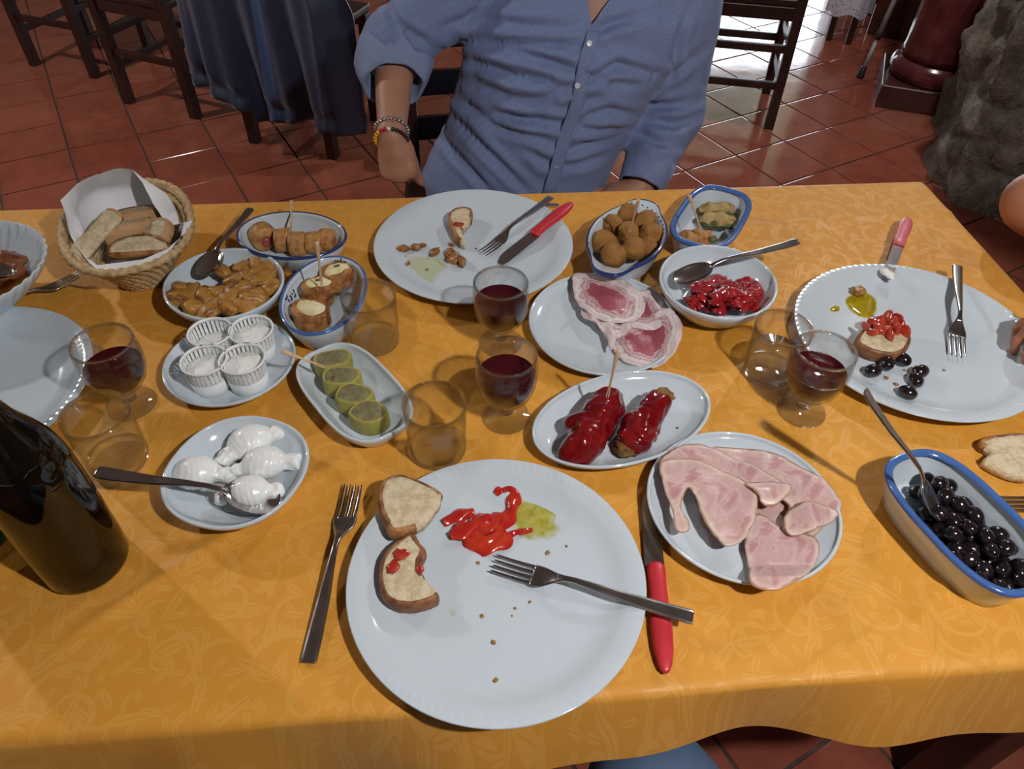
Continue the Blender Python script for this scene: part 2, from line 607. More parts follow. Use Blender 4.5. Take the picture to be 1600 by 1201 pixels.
def build_rock():
    o = Vector((1.60, 2.46, 0)); e1 = Vector((0.93, -0.36, 0)).normalized(); e2 = Vector((0.33, 0.944, 0)).normalized()
    per = []
    L1, L2 = 1.25, 0.70
    st = 0.02
    for t in np.arange(0, L2, st): per.append(e2 * (L2 - t))
    for t in np.arange(0, L1, st): per.append(e1 * t)
    for t in np.arange(0, L2, st): per.append(e1 * L1 + e2 * t)
    for t in np.arange(0, L1, st): per.append(e1 * (L1 - t) + e2 * L2)
    ctr = e1 * (L1 / 2) + e2 * (L2 / 2)
    zs = np.concatenate([np.arange(-0.003, 1.2, 0.02), np.arange(1.2, 2.81, 0.1)])
    P, N = [], []
    for z in zs:
        for q in per:
            d = (q - ctr); nn = Vector((d.dot(e1) / L1, d.dot(e2) / L2)); nn = (e1 * nn.x + e2 * nn.y).normalized()
            P.append((o.x + q.x, o.y + q.y, z)); N.append(nn[:])
    P = np.array(P); N = np.array(N)
    # stones: cell relief
    cells = np.random.RandomState(2).rand(900, 3) * np.array([2.2, 2.2, 3.0]) + np.array([1.2, 1.8, 0])
    d1 = np.full(len(P), 9.0); d2 = d1.copy()
    for c in cells:
        d = np.linalg.norm((P - c) * np.array([1, 1, 1.3]), axis=1); nw = d < d1
        d2 = np.where(nw, d1, np.minimum(d2, d)); d1 = np.where(nw, d, d1)
    joint = np.clip((d2 - d1) / 0.04, 0, 1)
    bul = 0.05 * np.sin(np.clip(P[:, 2] / 0.8, 0, 1) * PI)
    disp = 0.05 * fbm(P, 6, 4, 1) + 0.03 * joint - 0.03 + bul + 0.012 * fbm(P, 25, 3, 4) + np.clip(0.12 - P[:, 2], 0, 1) * 0.25
    V = P + N * disp[:, None]
    n = len(per); F_ = [(i * n + j, i * n + (j + 1) % n, (i + 1) * n + (j + 1) % n, (i + 1) * n + j) for i in range(len(zs) - 1) for j in range(n)]
    tag(mesh_obj('wall_stone', V, F_, ROCK), kind='structure')


build_rock()

# ---- maroon column and the square pier behind it
MAROON = mat('maroon_marble', (0.10, 0.018, 0.022), 0.2, var=(16, (0.15, 0.034, 0.038), 0.4, 0.75), coat=0.3)
PLINTH = mat('plinth_stone', (0.05, 0.014, 0.011), 0.3, var=(12, (0.075, 0.024, 0.016), 0.4, 0.7))
cl = thing('column', 'polished maroon round column on a low square plinth beside the rough stone', 'column', (1.872, 3.372, 0), math.radians(-21))
MB().box((-0.21, -0.2, 0), (0.21, 0.2, 0.10), bev=0.006).obj('plinth', PLINTH, cl, False)
v, f = lathe([(0, 0.10), (0.185, 0.10), (0.193, 0.115), (0.197, 0.135), (0.193, 0.155), (0.182, 0.172), (0.168, 0.180), (0.160, 0.190), (0, 0.19)], 64)
mesh_obj('base_ring', v, f, MAROON, cl)
prof = [(0, 0.19)] + [(0.158 + 0.012 * math.exp(-(z - 0.19) / 0.04), z) for z in np.linspace(0.19, 0.5, 12)] + [(0.150, 2.6), (0, 2.8)]
v, f = lathe(prof, 72)
v = [(x * (1 + (0.012 * math.cos(24 * math.atan2(y, x)) if 0.26 < z < 2.65 else 0)), y * (1 + (0.012 * math.cos(24 * math.atan2(y, x)) if 0.26 < z < 2.65 else 0)), z) for x, y, z in v]
mesh_obj('shaft', v, f, MAROON, cl)
pr = thing('square_pier', 'dark maroon square pier with block base behind the round column', 'column', (2.14, 4.22, 0), math.radians(-30))
MB().box((-0.21, -0.21, 0), (0.25, 0.2, 0.21), bev=0.008).obj('plinth', PLINTH, pr, False)
MB().box((-0.18, -0.18, 0.21), (0.22, 0.17, 2.8), bev=0.02).obj('shaft', MAROON, pr, False)

# ---- aluminium walking stick
ALU = mat('grey_aluminium', (0.42, 0.44, 0.48), 0.4)
RUB = mat('black_rubber', (0.012, 0.012, 0.013), 0.6)
a = px(1343, 121, 0.0); b = pxy(1398, 0, 3.60)
dr = (b - a).normalized(); top = a + dr * 0.86
ck = thing('walking_stick', 'grey aluminium walking stick with black rubber tip leaning by the maroon column', 'walking stick', a)
loc = lambda p: tuple(Vector(p) - a)
MB().tube([loc(a + dr * 0.03), loc(a + dr * 0.19)], 0.0085, 14).obj('lower_tube', ALU, ck)
MB().tube([loc(a + dr * 0.19), loc(top)], 0.011, 14).obj('upper_tube', ALU, ck)
MB().tube([loc(a + dr * 0.175), loc(a + dr * 0.215)], 0.0145, 14).obj('collar', RUB, ck)
MB().tube([loc(a + dr * 0.0), loc(a + dr * 0.012), loc(a + dr * 0.05), loc(a + dr * 0.055)], [0.017, 0.018, 0.013, 0.009], 14).obj('rubber_tip', RUB, ck)
MB().tube([loc(top - dr * 0.01), loc(top + Vector((0.0, 0.0, 0.02))), loc(top + Vector((0.05, -0.02, 0.04))), loc(top + Vector((0.11, -0.05, 0.03)))], [0.012, 0.014, 0.015, 0.014], 12).obj('handle', RUB, ck)


# ------------------------------------------------------------------ chairs
def chair(name, label, loc, rz, seat_mat=None, back='slats', w=0.40, d=0.40, group=None, slz=(0.60, 0.72, 0.84)):
    t = thing(name, label, 'chair', loc, rz, group)      # faces local +y, back legs at -y
    hw, hd = w / 2 - 0.02, d / 2 - 0.02
    lg = 0.019
    for sx in (-1, 1):
        MB().box((sx * hw - lg, hd - lg, 0), (sx * hw + lg, hd + lg, 0.43), bev=0.004).obj('leg', WOOD_D, t, False)
        v, f = loft([[(sx * hw + a * lg, y + b * lg, z) for a, b in ((-1, -1), (1, -1), (1, 1), (-1, 1))] for z, y in ((0, -hd), (0.43, -hd), (0.9, -hd - 0.05))])
        sharp(mesh_obj('leg', v, f, WOOD_D, t, True))
        for z in (0.16, 0.29):
            MB().box((sx * hw - 0.009, -hd, z - 0.014), (sx * hw + 0.009, hd, z + 0.014), bev=0.003).obj('stretcher', WOOD_D, t, False)
    for y, z in ((-hd, 0.22), (hd, 0.22)) if back != 'bars' else ((-hd, 0.29), (-hd, 0.16), (hd, 0.22)):
        MB().box((-hw, y - 0.009, z - 0.014), (hw, y + 0.009, z + 0.014), bev=0.003).obj('stretcher', WOOD_D, t, False)
    MB().box((-w / 2, -d / 2 + 0.005, 0.43), (w / 2, d / 2 + 0.01, 0.462), bev=0.01).obj('seat', seat_mat or WOOD_D, t, False)
    for y in (-hd, hd): MB().box((-hw, y - 0.01, 0.385), (hw, y + 0.01, 0.43), bev=0.003).obj('apron', WOOD_D, t, False)
    for z in slz:
        yb = -hd - 0.05 * (z - 0.43) / 0.47
        v, f = [], []
        rings = []
        for k in range(9):
            x = -hw + 2 * hw * k / 8; bow = -0.025 * (1 - (2 * k / 8 - 1) ** 2)
            rings.append([(x, yb + bow - 0.007, z - 0.03), (x, yb + bow + 0.007, z - 0.03), (x, yb + bow + 0.007, z + 0.03), (x, yb + bow - 0.007, z + 0.03)])
        v, f = loft(rings); sharp(mesh_obj('back_slat', v, f, WOOD_D, t))
    return t


def back_legs_at(p, q, w=0.40, d=0.40):
    """seat centre and turn for a chair whose rear legs stand at floor points p, q (left, right seen from behind)"""
    p = Vector(p); q = Vector(q); m = (p + q) / 2; x = (q - p).normalized(); rz = math.atan2(x.y, x.x)
    y = Vector((-x.y, x.x)); c = m + y * (d / 2 - 0.02)
    return (c.x, c.y, 0), rz


c, rz = back_legs_at((-1.065, 2.83), (-0.72, 2.71)); JCH = chair('dining_chair', 'dark wooden chair with a navy jacket over its back', c, rz, group='dark wooden chairs')
c, rz = back_legs_at((-1.70, 3.17), (-1.376, 3.04)); chair('dining_chair', 'dark wooden chair standing beside the one draped with the jacket', c, rz, group='dark wooden chairs')
c, rz = back_legs_at((-2.29, 3.55), (-1.966, 3.43)); chair('dining_chair', 'dark wooden chair at the far left, farthest from the jacket', c, rz, group='dark wooden chairs')
chair('dining_chair', 'dark wooden slatted chair the person in the blue shirt sits on', (-0.045, 1.62, 0), PI + math.radians(3), w=0.47, slz=(0.57, 0.68, 0.79), group='dark wooden chairs')
c, rz = back_legs_at((0.725, 3.105), (1.075, 3.035)); bc_ = chair('dining_chair', 'dark chair standing in the bright reflection on the floor', c, rz, back='bars', group='dark wooden chairs'); bc_.scale = (1, 1, 1.12)


# jacket over the chair back
def build_jacket():
    n = NT('navy_nylon')
    a = n.noise(40, 3, 0.5)
    n.p(color=n.mix(n.attr('stripe'), (0.014, 0.024, 0.065), (0.04, 0.085, 0.21)), rough=0.5, sheen=0.3); n.bump(a, 0.3, 0.004)
    base = JCH.location; rz = JCH.rotation_euler.z
    ax = Vector((math.cos(rz), math.sin(rz), 0)); ay = Vector((-ax.y, ax.x, 0))
    nu, nv = 120, 90
    V, st = [], []
    for i in range(nu + 1):
        u = i / nu; x = -0.37 + 0.72 * u
        hem = 0.27 - 0.14 * u + 0.02 * math.sin(u * 9) - (0.05 if 0.42 < u < 0.5 else 0)
        for j in range(nv + 1):
            t = j / nv
            # outside face: hem -> top (t 0..0.6), then over and down inside
            if t < 0.6:
                s_ = t / 0.6; z = hem + (0.93 - hem) * s_; y = -0.30 + 0.06 * s_
                fl = (1 - s_)
            elif t < 0.7:
                s_ = (t - 0.6) / 0.1; y = -0.24 + 0.045 * (1 - math.cos(s_ * PI)) * 0.5; z = 0.93 + 0.015 * math.sin(s_ * PI); fl = 0
            else:
                s_ = (t - 0.7) / 0.3; y = -0.195 + 0.01 * s_; z = 0.93 - 0.35 * s_; fl = 0
            shr = 0.68 + 0.32 * min(1, fl * 2.2)
            fold = fl * (0.026 * math.sin(u * 23 + 2.5 * z) + 0.016 * math.sin(u * 47 + 1 + 5 * z) + 0.03 * math.sin(u * 7.3))
            cuff = 0.012 * math.exp(-((z - hem - 0.05) / 0.02) ** 2) if t < 0.6 else 0
            edge = 0.10 * max(0, abs(2 * u - 1) - 0.72) / 0.28
            p = base + ax * (x * shr) + ay * (y - fold + cuff + edge * min(1, fl * 2)) + Vector((0, 0, z + 0.006 * math.sin(u * 30)))
            V.append(p - base); st.append((1.0 if 0.53 < u < 0.58 and t < 0.6 else 0.0) + (0.55 if 0.02 < u < 0.10 and t < 0.6 else 0))
    F_ = [(i * (nv + 1) + j, (i + 1) * (nv + 1) + j, (i + 1) * (nv + 1) + j + 1, i * (nv + 1) + j + 1) for i in range(nu) for j in range(nv)]
    o = mesh_obj('jacket', [x[:] for x in V], F_, n.m, attrs={'stripe': st})
    o.location = base
    md = o.modifiers.new('thickness', 'SOLIDIFY'); md.thickness = 0.006
    tag(o, 'navy blue jacket hanging over the back of a wooden chair', 'jacket')


build_jacket()

# ================================================================== tables and cloths
ANG = math.radians(5.3)
EX = Vector((math.cos(ANG), math.sin(ANG), 0)); EY = Vector((-math.sin(ANG), math.cos(ANG), 0))
TC = Vector((0.758, 1.257, 0))            # far right corner of the table top
TL, TD = 2.0, 0.893


def m_damask():
    n = NT('yellow_damask')
    co = n.coord('Object')
    sepm = n.t.nodes.new('ShaderNodeVectorMath'); sepm.operation = 'MULTIPLY'; n.set(sepm.inputs[0], co); sepm.inputs[1].default_value = (1, 1, 1)
    warp = n.t.nodes.new('ShaderNodeTexNoise'); warp.inputs['Scale'].default_value = 9; warp.inputs['Detail'].default_value = 1
    n.t.links.new(co, warp.inputs['Vector'])
    wv = n.t.nodes.new('ShaderNodeVectorMath'); wv.operation = 'MULTIPLY_ADD'
    n.t.links.new(warp.outputs['Color'], wv.inputs[0]); wv.inputs[1].default_value = (0.02, 0.02, 0.02); n.t.links.new(co, wv.inputs[2])
    base = wv.outputs[0]

    def cell(scale, seed):
        ad = n.t.nodes.new('ShaderNodeVectorMath'); ad.operation = 'ADD'; n.set(ad.inputs[0], base); ad.inputs[1].default_value = (seed, seed * 1.7, 0)
        vo = n.t.nodes.new('ShaderNodeTexVoronoi'); vo.voronoi_dimensions = '2D'; vo.inputs['Scale'].default_value = scale; vo.inputs['Randomness'].default_value = 0.75
        n.t.links.new(ad.outputs[0], vo.inputs['Vector'])
        sb = n.t.nodes.new('ShaderNodeVectorMath'); sb.operation = 'SUBTRACT'
        n.t.links.new(ad.outputs[0], sb.inputs[0]); n.t.links.new(vo.outputs['Position'], sb.inputs[1])
        wn = n.t.nodes.new('ShaderNodeTexWhiteNoise'); wn.noise_dimensions = '3D'; n.t.links.new(vo.outputs['Position'], wn.inputs['Vector'])
        ang = n.math('MULTIPLY', wn.outputs['Value'], 6.283)
        vr = n.t.nodes.new('ShaderNodeVectorRotate'); vr.rotation_type = 'Z_AXIS'
        n.t.links.new(sb.outputs[0], vr.inputs['Vector']); n.t.links.new(ang, vr.inputs['Angle'])
        xyz = n.t.nodes.new('ShaderNodeSeparateXYZ'); n.t.links.new(vr.outputs[0], xyz.inputs[0])
        return xyz.outputs['X'], xyz.outputs['Y']

    def leaf(scale, seed, a, b):
        x, y = cell(scale, seed)
        # pointed leaf: |y| < b (1-(x/a)^2)
        q = n.math('DIVIDE', x, a); q = n.math('MULTIPLY', q, q); q = n.math('SUBTRACT', 1.0, q)
        q = n.math('MULTIPLY', q, b); q = n.math('SUBTRACT', q, n.math('ABSOLUTE', y))
        q = n.math('MULTIPLY', q, 900.0)
        vein = n.math('GREATER_THAN', n.math('ABSOLUTE', y), b * 0.14)
        q = n.math('MULTIPLY', n.math('MINIMUM', n.math('MAXIMUM', q, 0.0), 1.0), vein)
        return q

    def curl(scale, seed, R, w):
        x, y = cell(scale, seed)
        r = n.math('SQRT', n.math('ADD', n.math('MULTIPLY', x, x), n.math('MULTIPLY', y, y)))
        th = n.math('ARCTAN2', y, x)
        lg = n.math('MULTIPLY', n.math('LOGARITHM', n.math('MAXIMUM', n.math('DIVIDE', r, R), 0.02), 2.718), 2.6)
        s_ = n.math('ABSOLUTE', n.math('SINE', n.math('MULTIPLY', n.math('ADD', th, lg), 0.5)))
        line = n.math('LESS_THAN', s_, w)
        lim = n.math('MULTIPLY', n.math('LESS_THAN', r, R), n.math('GREATER_THAN', r, R * 0.12))
        return n.math('MULTIPLY', line, lim)

    m = leaf(30, 0.0, 0.014, 0.0045)
    m = n.math('MAXIMUM', m, leaf(42, 3.1, 0.010, 0.0036))
    m = n.math('MAXIMUM', m, leaf(20, 5.7, 0.026, 0.006))
    m = n.math('MAXIMUM', m, curl(8.5, 1.3, 0.055, 0.13))
    m = n.math('MAXIMUM', m, curl(13, 8.3, 0.032, 0.16))
    big = n.noise(2.2, 2, 0.5)
    ground = n.mix(big, (0.62, 0.27, 0.030), (0.68, 0.315, 0.042))
    wv2 = n.noise(900, 1, 0.5)
    c = n.mix(n.math('MULTIPLY', m, 0.27), ground, (0.78, 0.44, 0.12))
    st = n.t.nodes.new('ShaderNodeTexNoise'); st.inputs['Scale'].default_value = 6.5; st.inputs['Detail'].default_value = 2
    n.t.links.new(co, st.inputs['Vector'])
    c = n.mix(n.ramp(st.outputs[0], [(0.66, (0, 0, 0)), (0.74, (0.35, 0.35, 0.35))]), c, (0.42, 0.15, 0.015))
    n.p(color=c, rough=n.math('MULTIPLY_ADD', m, -0.12, 0.60), spec=0.35, sheen=0.12, sheenr=0.4)
    n.bump(n.math('ADD', n.math('MULTIPLY', m, 0.6), n.math('MULTIPLY', wv2, 0.3)), 0.12, 0.0006)
    return n.m


def drape(name, C, ex, ey, L, D, over, z0, m, step, seed, creases=(), wave=0.012, hem=None, corner_r=0.02):
    """cloth over a table top (u along -ex from corner C, v along -ey) hanging down all round"""
    us = np.arange(-L - over, over + step, step); vs = np.arange(-D - over, over + step, step)
    U_, V_ = np.meshgrid(us, vs, indexing='ij'); u = U_.ravel(); v = V_.ravel()
    cu = np.clip(u, -L, 0); cv = np.clip(v, -D, 0)
    eu, ev = u - cu, v - cv
    h = np.hypot(eu, ev); hh = np.maximum(h, 1e-9)
    du, dv = eu / hh, ev / hh
    r = 0.010
    bend = np.minimum(h, r * PI / 2); th = bend / r
    out = r * np.sin(th); down = r * (1 - np.cos(th)) + np.maximum(h - r * PI / 2, 0)
    s_ = cu + 0.7 * cv                                    # runs along the edge
    per = np.where(np.abs(ev) > np.abs(eu), cu, cv + 3.0)
    fall = np.clip(down / over, 0, 1.5)
    ruf = wave * fall * (np.sin(per * 15 + seed) + 0.6 * np.sin(per * 29 + 2 * seed) + 0.5 * np.sin(per * 6.5 + seed)) + 0.022 * fall
    if hem is not None:
        k = hem(per); down = down * k
    X = C.x + ex.x * (cu + du * (out + ruf)) + ey.x * (cv + dv * (out + ruf))
    Y = C.y + ex.y * (cu + du * (out + ruf)) + ey.y * (cv + dv * (out + ruf))
    Z = z0 - down
    P = np.c_[X, Y, np.zeros_like(X)]
    top = h < 1e-6
    Z = Z + np.where(top, 0.0007 * fbm(P, 7, 2, seed), 0)
    for (a, b, amp, wd) in creases:
        a = np.array(a[:2]); b = np.array(b[:2]); e = b - a; Ln = np.linalg.norm(e); e = e / Ln
        t = (P[:, :2] - a) @ e; dd = (P[:, :2] - a) @ np.array([-e[1], e[0]])
        w = np.clip(1 - np.maximum(0, np.maximum(-t, t - Ln)) / 0.06, 0, 1)
        Z = Z + amp * w * np.exp(-np.abs(dd) / wd)
    n1 = len(vs)
    F_ = [(i * n1 + j, (i + 1) * n1 + j, (i + 1) * n1 + j + 1, i * n1 + j + 1) for i in range(len(us) - 1) for j in range(n1 - 1)]
    if callable(m): m = m()
    return mesh_obj(name, np.c_[X, Y, Z], F_, m)


CREASES = [(px(655, 640), px(165, 962), 0.0060, 0.010), (px(1490, 895), px(1374, 1060), 0.0045, 0.008),
           (px(1150, 356), px(1475, 331), 0.0035, 0.010), (px(1000, 560), px(1230, 700), 0.0012, 0.02), (px(560, 985), px(250, 1110), 0.001, 0.02)]
cloth = drape('tablecloth', TC, EX, EY, TL, TD, 0.155, TZ, m_damask, 0.0065, 1.3, CREASES, 0.010,
              hem=lambda p: np.interp(p, [-2, -1.25, -0.95, -0.75, -0.6, -0.45, -0.3, 0, 0.5], [0.98, 0.98, 0.76, 0.63, 0.62, 0.74, 0.86, 0.95, 0.95]) + 0.02 * np.sin(p * 11))
tag(cloth, 'golden yellow damask tablecloth with leaf scroll pattern hanging over the table edge', 'tablecloth')

tb = thing('dining_table', 'dark wooden table under the yellow damask cloth', 'table', TC - EX * (TL / 2) - EY * (TD / 2), ANG)
MB().box((-TL / 2 + 0.004, -TD / 2 + 0.004, 0.712), (TL / 2 - 0.004, TD / 2 - 0.004, 0.7465), bev=0.006).obj('table_top', WOOD_D, tb, False)
for sx in (-1, 1):
    for sy in (-1, 1):
        x, y = sx * (TL / 2 - 0.09), sy * (TD / 2 - 0.08)
        MB().box((x - 0.03, y - 0.03, 0), (x + 0.03, y + 0.03, 0.712), bev=0.005).obj('leg', WOOD_D, tb, False)

# neighbouring table with a pale lace cloth, only its hem corner shows
lx = Vector((0.866, -0.5, 0)).normalized(); ly = Vector((-lx.y, lx.x, 0))
lc = pxy(1290, 24, 4.02)
LC = Vector((lc.x, lc.y, 0)) + ly * 0.62 + lx * 0.17


def m_lace():
    n = NT('lace_cloth')
    vo = n.t.nodes.new('ShaderNodeTexVoronoi'); vo.inputs['Scale'].default_value = 70; n.t.links.new(n.coord(), vo.inputs['Vector'])
    d = n.ramp(vo.outputs['Distance'], [(0.18, (0.10, 0.10, 0.13)), (0.3, (0.50, 0.48, 0.55))])
    n.p(color=d, rough=0.85); n.bump(vo.outputs['Distance'], 0.4, 0.002); return n.m


def lace():
    V, F_ = [], []
    per = []
    L, D, rc = 0.16, 0.6, 0.03
    for cx, cy, a0 in ((-rc, -rc, 0), (-L + rc, -rc, 90), (-L + rc, -D + rc, 180), (-rc, -D + rc, 270)):
        for k in range(7): a = math.radians(a0 + 15 * k); per.append((cx + rc * math.cos(a), cy + rc * math.sin(a), math.cos(a), math.sin(a)))
    pp = []
    for i in range(len(per)):
        p, q = per[i], per[(i + 1) % len(per)]; n = max(1, int(math.hypot(p[0] - q[0], p[1] - q[1]) / 0.02))
        for k in range(n): t = k / n; pp.append(tuple(p[m] * (1 - t) + q[m] * t for m in range(4)))
    n = len(pp); rows = 16
    for r_ in range(rows + 1):
        f_ = r_ / rows
        for i, (x, y, nx, ny) in enumerate(pp):
            o = 0.006 + 0.012 * f_ + 0.008 * f_ * math.sin(i * 0.62) + 0.004 * f_ * math.sin(i * 1.3)
            p = LC + lx * (x + nx * o) + ly * (y + ny * o); V.append((p.x, p.y, 0.742 - 0.60 * f_ - 0.012 * f_ * math.sin(i * 0.8)))
    for r_ in range(rows):
        for i in range(n): F_.append((r_ * n + i, (r_ + 1) * n + i, (r_ + 1) * n + (i + 1) % n, r_ * n + (i + 1) % n))
    F_.append(tuple(range(n)))
    return mesh_obj('lace_tablecloth', V, F_, m_lace())


lo_ = lace()
tag(lo_, 'pale lace tablecloth whose corner hangs near the floor by the maroon pier', 'tablecloth')
nt = thing('dining_table', 'narrow side table under the pale lace cloth', 'table', LC - lx * 0.08 - ly * 0.3, math.atan2(lx.y, lx.x))
MB().box((-0.076, -0.295, 0.70), (0.076, 0.295, 0.737), bev=0.005).obj('table_top', WOOD_D, nt, False)
for sx in (-1, 1):
    for sy in (-1, 1): MB().box((sx * 0.05 - 0.015, sy * 0.26 - 0.015, 0), (sx * 0.05 + 0.015, sy * 0.26 + 0.015, 0.70), bev=0.004).obj('leg', WOOD_D, nt, False)


# ================================================================== crockery
PORC = mat('white_porcelain', (0.56, 0.635, 0.70), 0.10, spec=0.5, coat=0.25, coatr=0.05)
PORC_C = mat('cream_stoneware', (0.70, 0.66, 0.60), 0.25)
BLUE = mat('blue_glaze', (0.055, 0.13, 0.36), 0.14, coat=0.3)
NAVY = mat('navy_glaze', (0.02, 0.04, 0.15), 0.15, coat=0.3)
GREENG = mat('green_glaze', (0.02, 0.07, 0.05), 0.2)


def big_plate(label, c, R):
    t = thing('dinner_plate', label, 'plate', (c[0], c[1], TZ + 0.0006), 0, 'large white dinner plates')
    prof = [(0, 0.004), (0.098, 0.004), (0.100, 0.0), (0.105, 0.0), (0.107, 0.004), (R - 0.034, 0.0065), (R - 0.012, 0.013), (R - 0.001, 0.019), (R, 0.0205), (R - 0.001, 0.0215)]
    v, f = lathe(prof + [(R - 0.018, 0.0185), (R - 0.024, 0.0155), (R - 0.036, 0.0095), (R - 0.050, 0.0072), (0.06, 0.0066), (0, 0.0066)], 128)
    mesh_obj('dish', v, f, PORC, t)
    # rope pattern round the rim
    n, kk = 480, 8
    rings = []
    V = []
    for j in range(n):
        a = 2 * PI * j / n
        for k in range(kk):
            s_ = k / (kk - 1); r = R - 0.0012 - 0.0165 * s_; z = 0.0216 - 0.003 * s_
            hgt = 0.0006 * (0.5 + 0.5 * math.sin(96 * a + 5 * s_)) * math.sin(PI * min(1, s_ * 1.15)) + 0.0004 * math.sin(PI * s_)
            V.append((r * math.cos(a), r * math.sin(a), z + hgt))
    F_ = [(j * kk + k, j * kk + k + 1, ((j + 1) % n) * kk + k + 1, ((j + 1) % n) * kk + k) for j in range(n) for k in range(kk - 1)]
    o = mesh_obj('rope_rim', V, F_, PORC, t)
    return t


PN = Vector((-0.0124, 0.4042)); PF = Vector((-0.0658, 1.0082)); PR_ = Vector((0.5695, 0.7982)); PL = Vector((-0.712, 0.6626))
big_plate('large white plate with peppers, bread and a fork nearest the camera', PN, 0.1545)
big_plate('large white plate with mushroom scraps in front of the blue shirt', PF, 0.1600)
big_plate('large white plate with olives and tomato bread by the right table end', PR_, 0.1675)
big_plate('empty large white plate behind the wine bottle', PL, 0.1620)
PLT = TZ + 0.0006 + 0.0068       # eating surface of the big plates


def dish(name, label, c, a, b, rotd, n, h, base=0.62, wall=0.004, floor_h=0.006, curve=0.6, rim=None, rim_w=0.003, m=None, outer=None, cat='dish', group=None):
    """oval / rounded rectangular serving dish lofted from superellipses"""
    t = thing(name, label, cat, (c[0], c[1], TZ + 0.0006), math.radians(rotd), group)
    K = 96
    def ring(off, z):
        return [(x, y, z) for x, y in superell(a - off, b - off, n, K)]
    mn = min(a, b)
    ins = (1 - base) * mn
    rings = [ring(ins + 0.004, 0.0015), ring(ins + 0.001, 0.0), ring(ins - 0.002, 0.0015)]
    for s_ in (0.25, 0.5, 0.75, 0.93):
        rings.append(ring(ins * (1 - s_ ** (1 / (1 + curve * 2)) ) if False else ins * (1 - s_) ** (1 + curve), 0.0015 + (h - 0.0025) * s_))
    rings += [ring(0.0003, h - 0.001), ring(0.0012, h), ring(wall - 0.001, h), ring(wall + 0.0004, h - 0.0012)]
    for s_ in (0.9, 0.7, 0.48, 0.28, 0.12, 0.03, 0.0):
        zz = floor_h + (h - floor_h - 0.002) * s_
        rings.append(ring(wall + ins * (1 - s_) ** (1 + curve) + (0.006 if s_ == 0 else 0), zz))
    rings.append(ring(mn * 0.65, floor_h)); rings.append(ring(mn * 0.9, floor_h))
    v, f = loft(rings)
    o = mesh_obj('bowl', v, f, m or PORC, t)
    if rim is not None:
        rr = []
        for off, dz in ((-0.0012, -0.004 if rim_w > 0.004 else -0.0025), (-0.0014, -0.001), (0.0, 0.0006), (wall * 0.5, 0.0010), (rim_w, 0.0006 if rim_w < 0.006 else -0.0008), (rim_w + 0.001, -0.001 if rim_w < 0.006 else -0.003)):
            rr.append(ring(off, h + dz + 0.0002))
        v, f = loft(rr, False, False); mesh_obj('rim_band', v, f, rim, t)
    t['z_in'] = TZ + 0.0006 + floor_h
    return t, o


D_POT, _ = dish('serving_bowl', 'white oval bowl of fried potatoes with a spoon in it', (-0.4195, 0.8597), 0.0885, 0.083, -37, 2.0, 0.045, 0.6, group='small serving dishes')
D_HOT, _ = dish('serving_bowl', 'white oval bowl holding sausage roll slices at the far table edge', (-0.3490, 0.9835), 0.087, 0.0635, -11.6, 2.0, 0.045, 0.62, rim=NAVY, rim_w=0.0018, group='small serving dishes')
D_FLO, O_FLO = dish('serving_bowl', 'oval bowl with blue flowers and blue rim holding fried rolls', (-0.2704, 0.8376), 0.0893, 0.0586, -91.8, 2.04, 0.045, 0.72, rim=BLUE, rim_w=0.0025, group='small serving dishes')
D_RIC, _ = dish('serving_plate', 'white shallow oval plate carrying four ricotta cups', (-0.3767, 0.7187), 0.0862, 0.0855, 28, 2.0, 0.024, 0.66, group='small serving dishes')
D_GRE, _ = dish('serving_dish', 'white rounded rectangular dish of green omelette rolls', (-0.2024, 0.6621), 0.0951, 0.0537, -51.6, 2.99, 0.030, 0.72, group='small serving dishes')
D_MOZ, _ = dish('serving_dish', 'white oval dish of mozzarella knots with a spoon', (-0.3127, 0.5271), 0.0795, 0.0808, -17.5, 2.2, 0.035, 0.60, group='small serving dishes')
D_PAN, _ = dish('serving_plate', 'white oval plate of rolled pancetta slices', (0.1293, 0.8187), 0.1130, 0.1072, -94.9, 2.0, 0.020, 0.70, curve=0.9, group='small serving dishes')
D_RED, _ = dish('serving_bowl', 'deep white bowl of red pepper strips with a spoon', (0.2983, 0.8785), 0.0890, 0.0850, -113.6, 2.05, 0.050, 0.58, group='small serving dishes')
D_BLU, _ = dish('serving_dish', 'white rectangular dish with broad blue rim holding fried leaves', (0.3225, 1.0610), 0.0955, 0.0535, 62.6, 3.1, 0.045, 0.78, rim=BLUE, rim_w=0.0075, outer=PORC_C, curve=0.2, group='small serving dishes')
D_STU, _ = dish('serving_plate', 'white oval plate with two stuffed red peppers', (0.1395, 0.6312), 0.1210, 0.0743, 23.9, 2.0, 0.022, 0.72, curve=0.8, group='small serving dishes')
D_HAM, _ = dish('serving_plate', 'white oval plate of pink ham slices', (0.2638, 0.5040), 0.1085, 0.1062, -9.6, 2.0, 0.020, 0.72, curve=0.8, group='small serving dishes')
D_OLI, _ = dish('serving_dish', 'long dish with broad blue rim full of black olives', (0.4895, 0.4690), 0.0935, 0.0545, -68.4, 2.9, 0.048, 0.76, rim=BLUE, rim_w=0.0065, m=PORC, curve=0.2, group='small serving dishes')


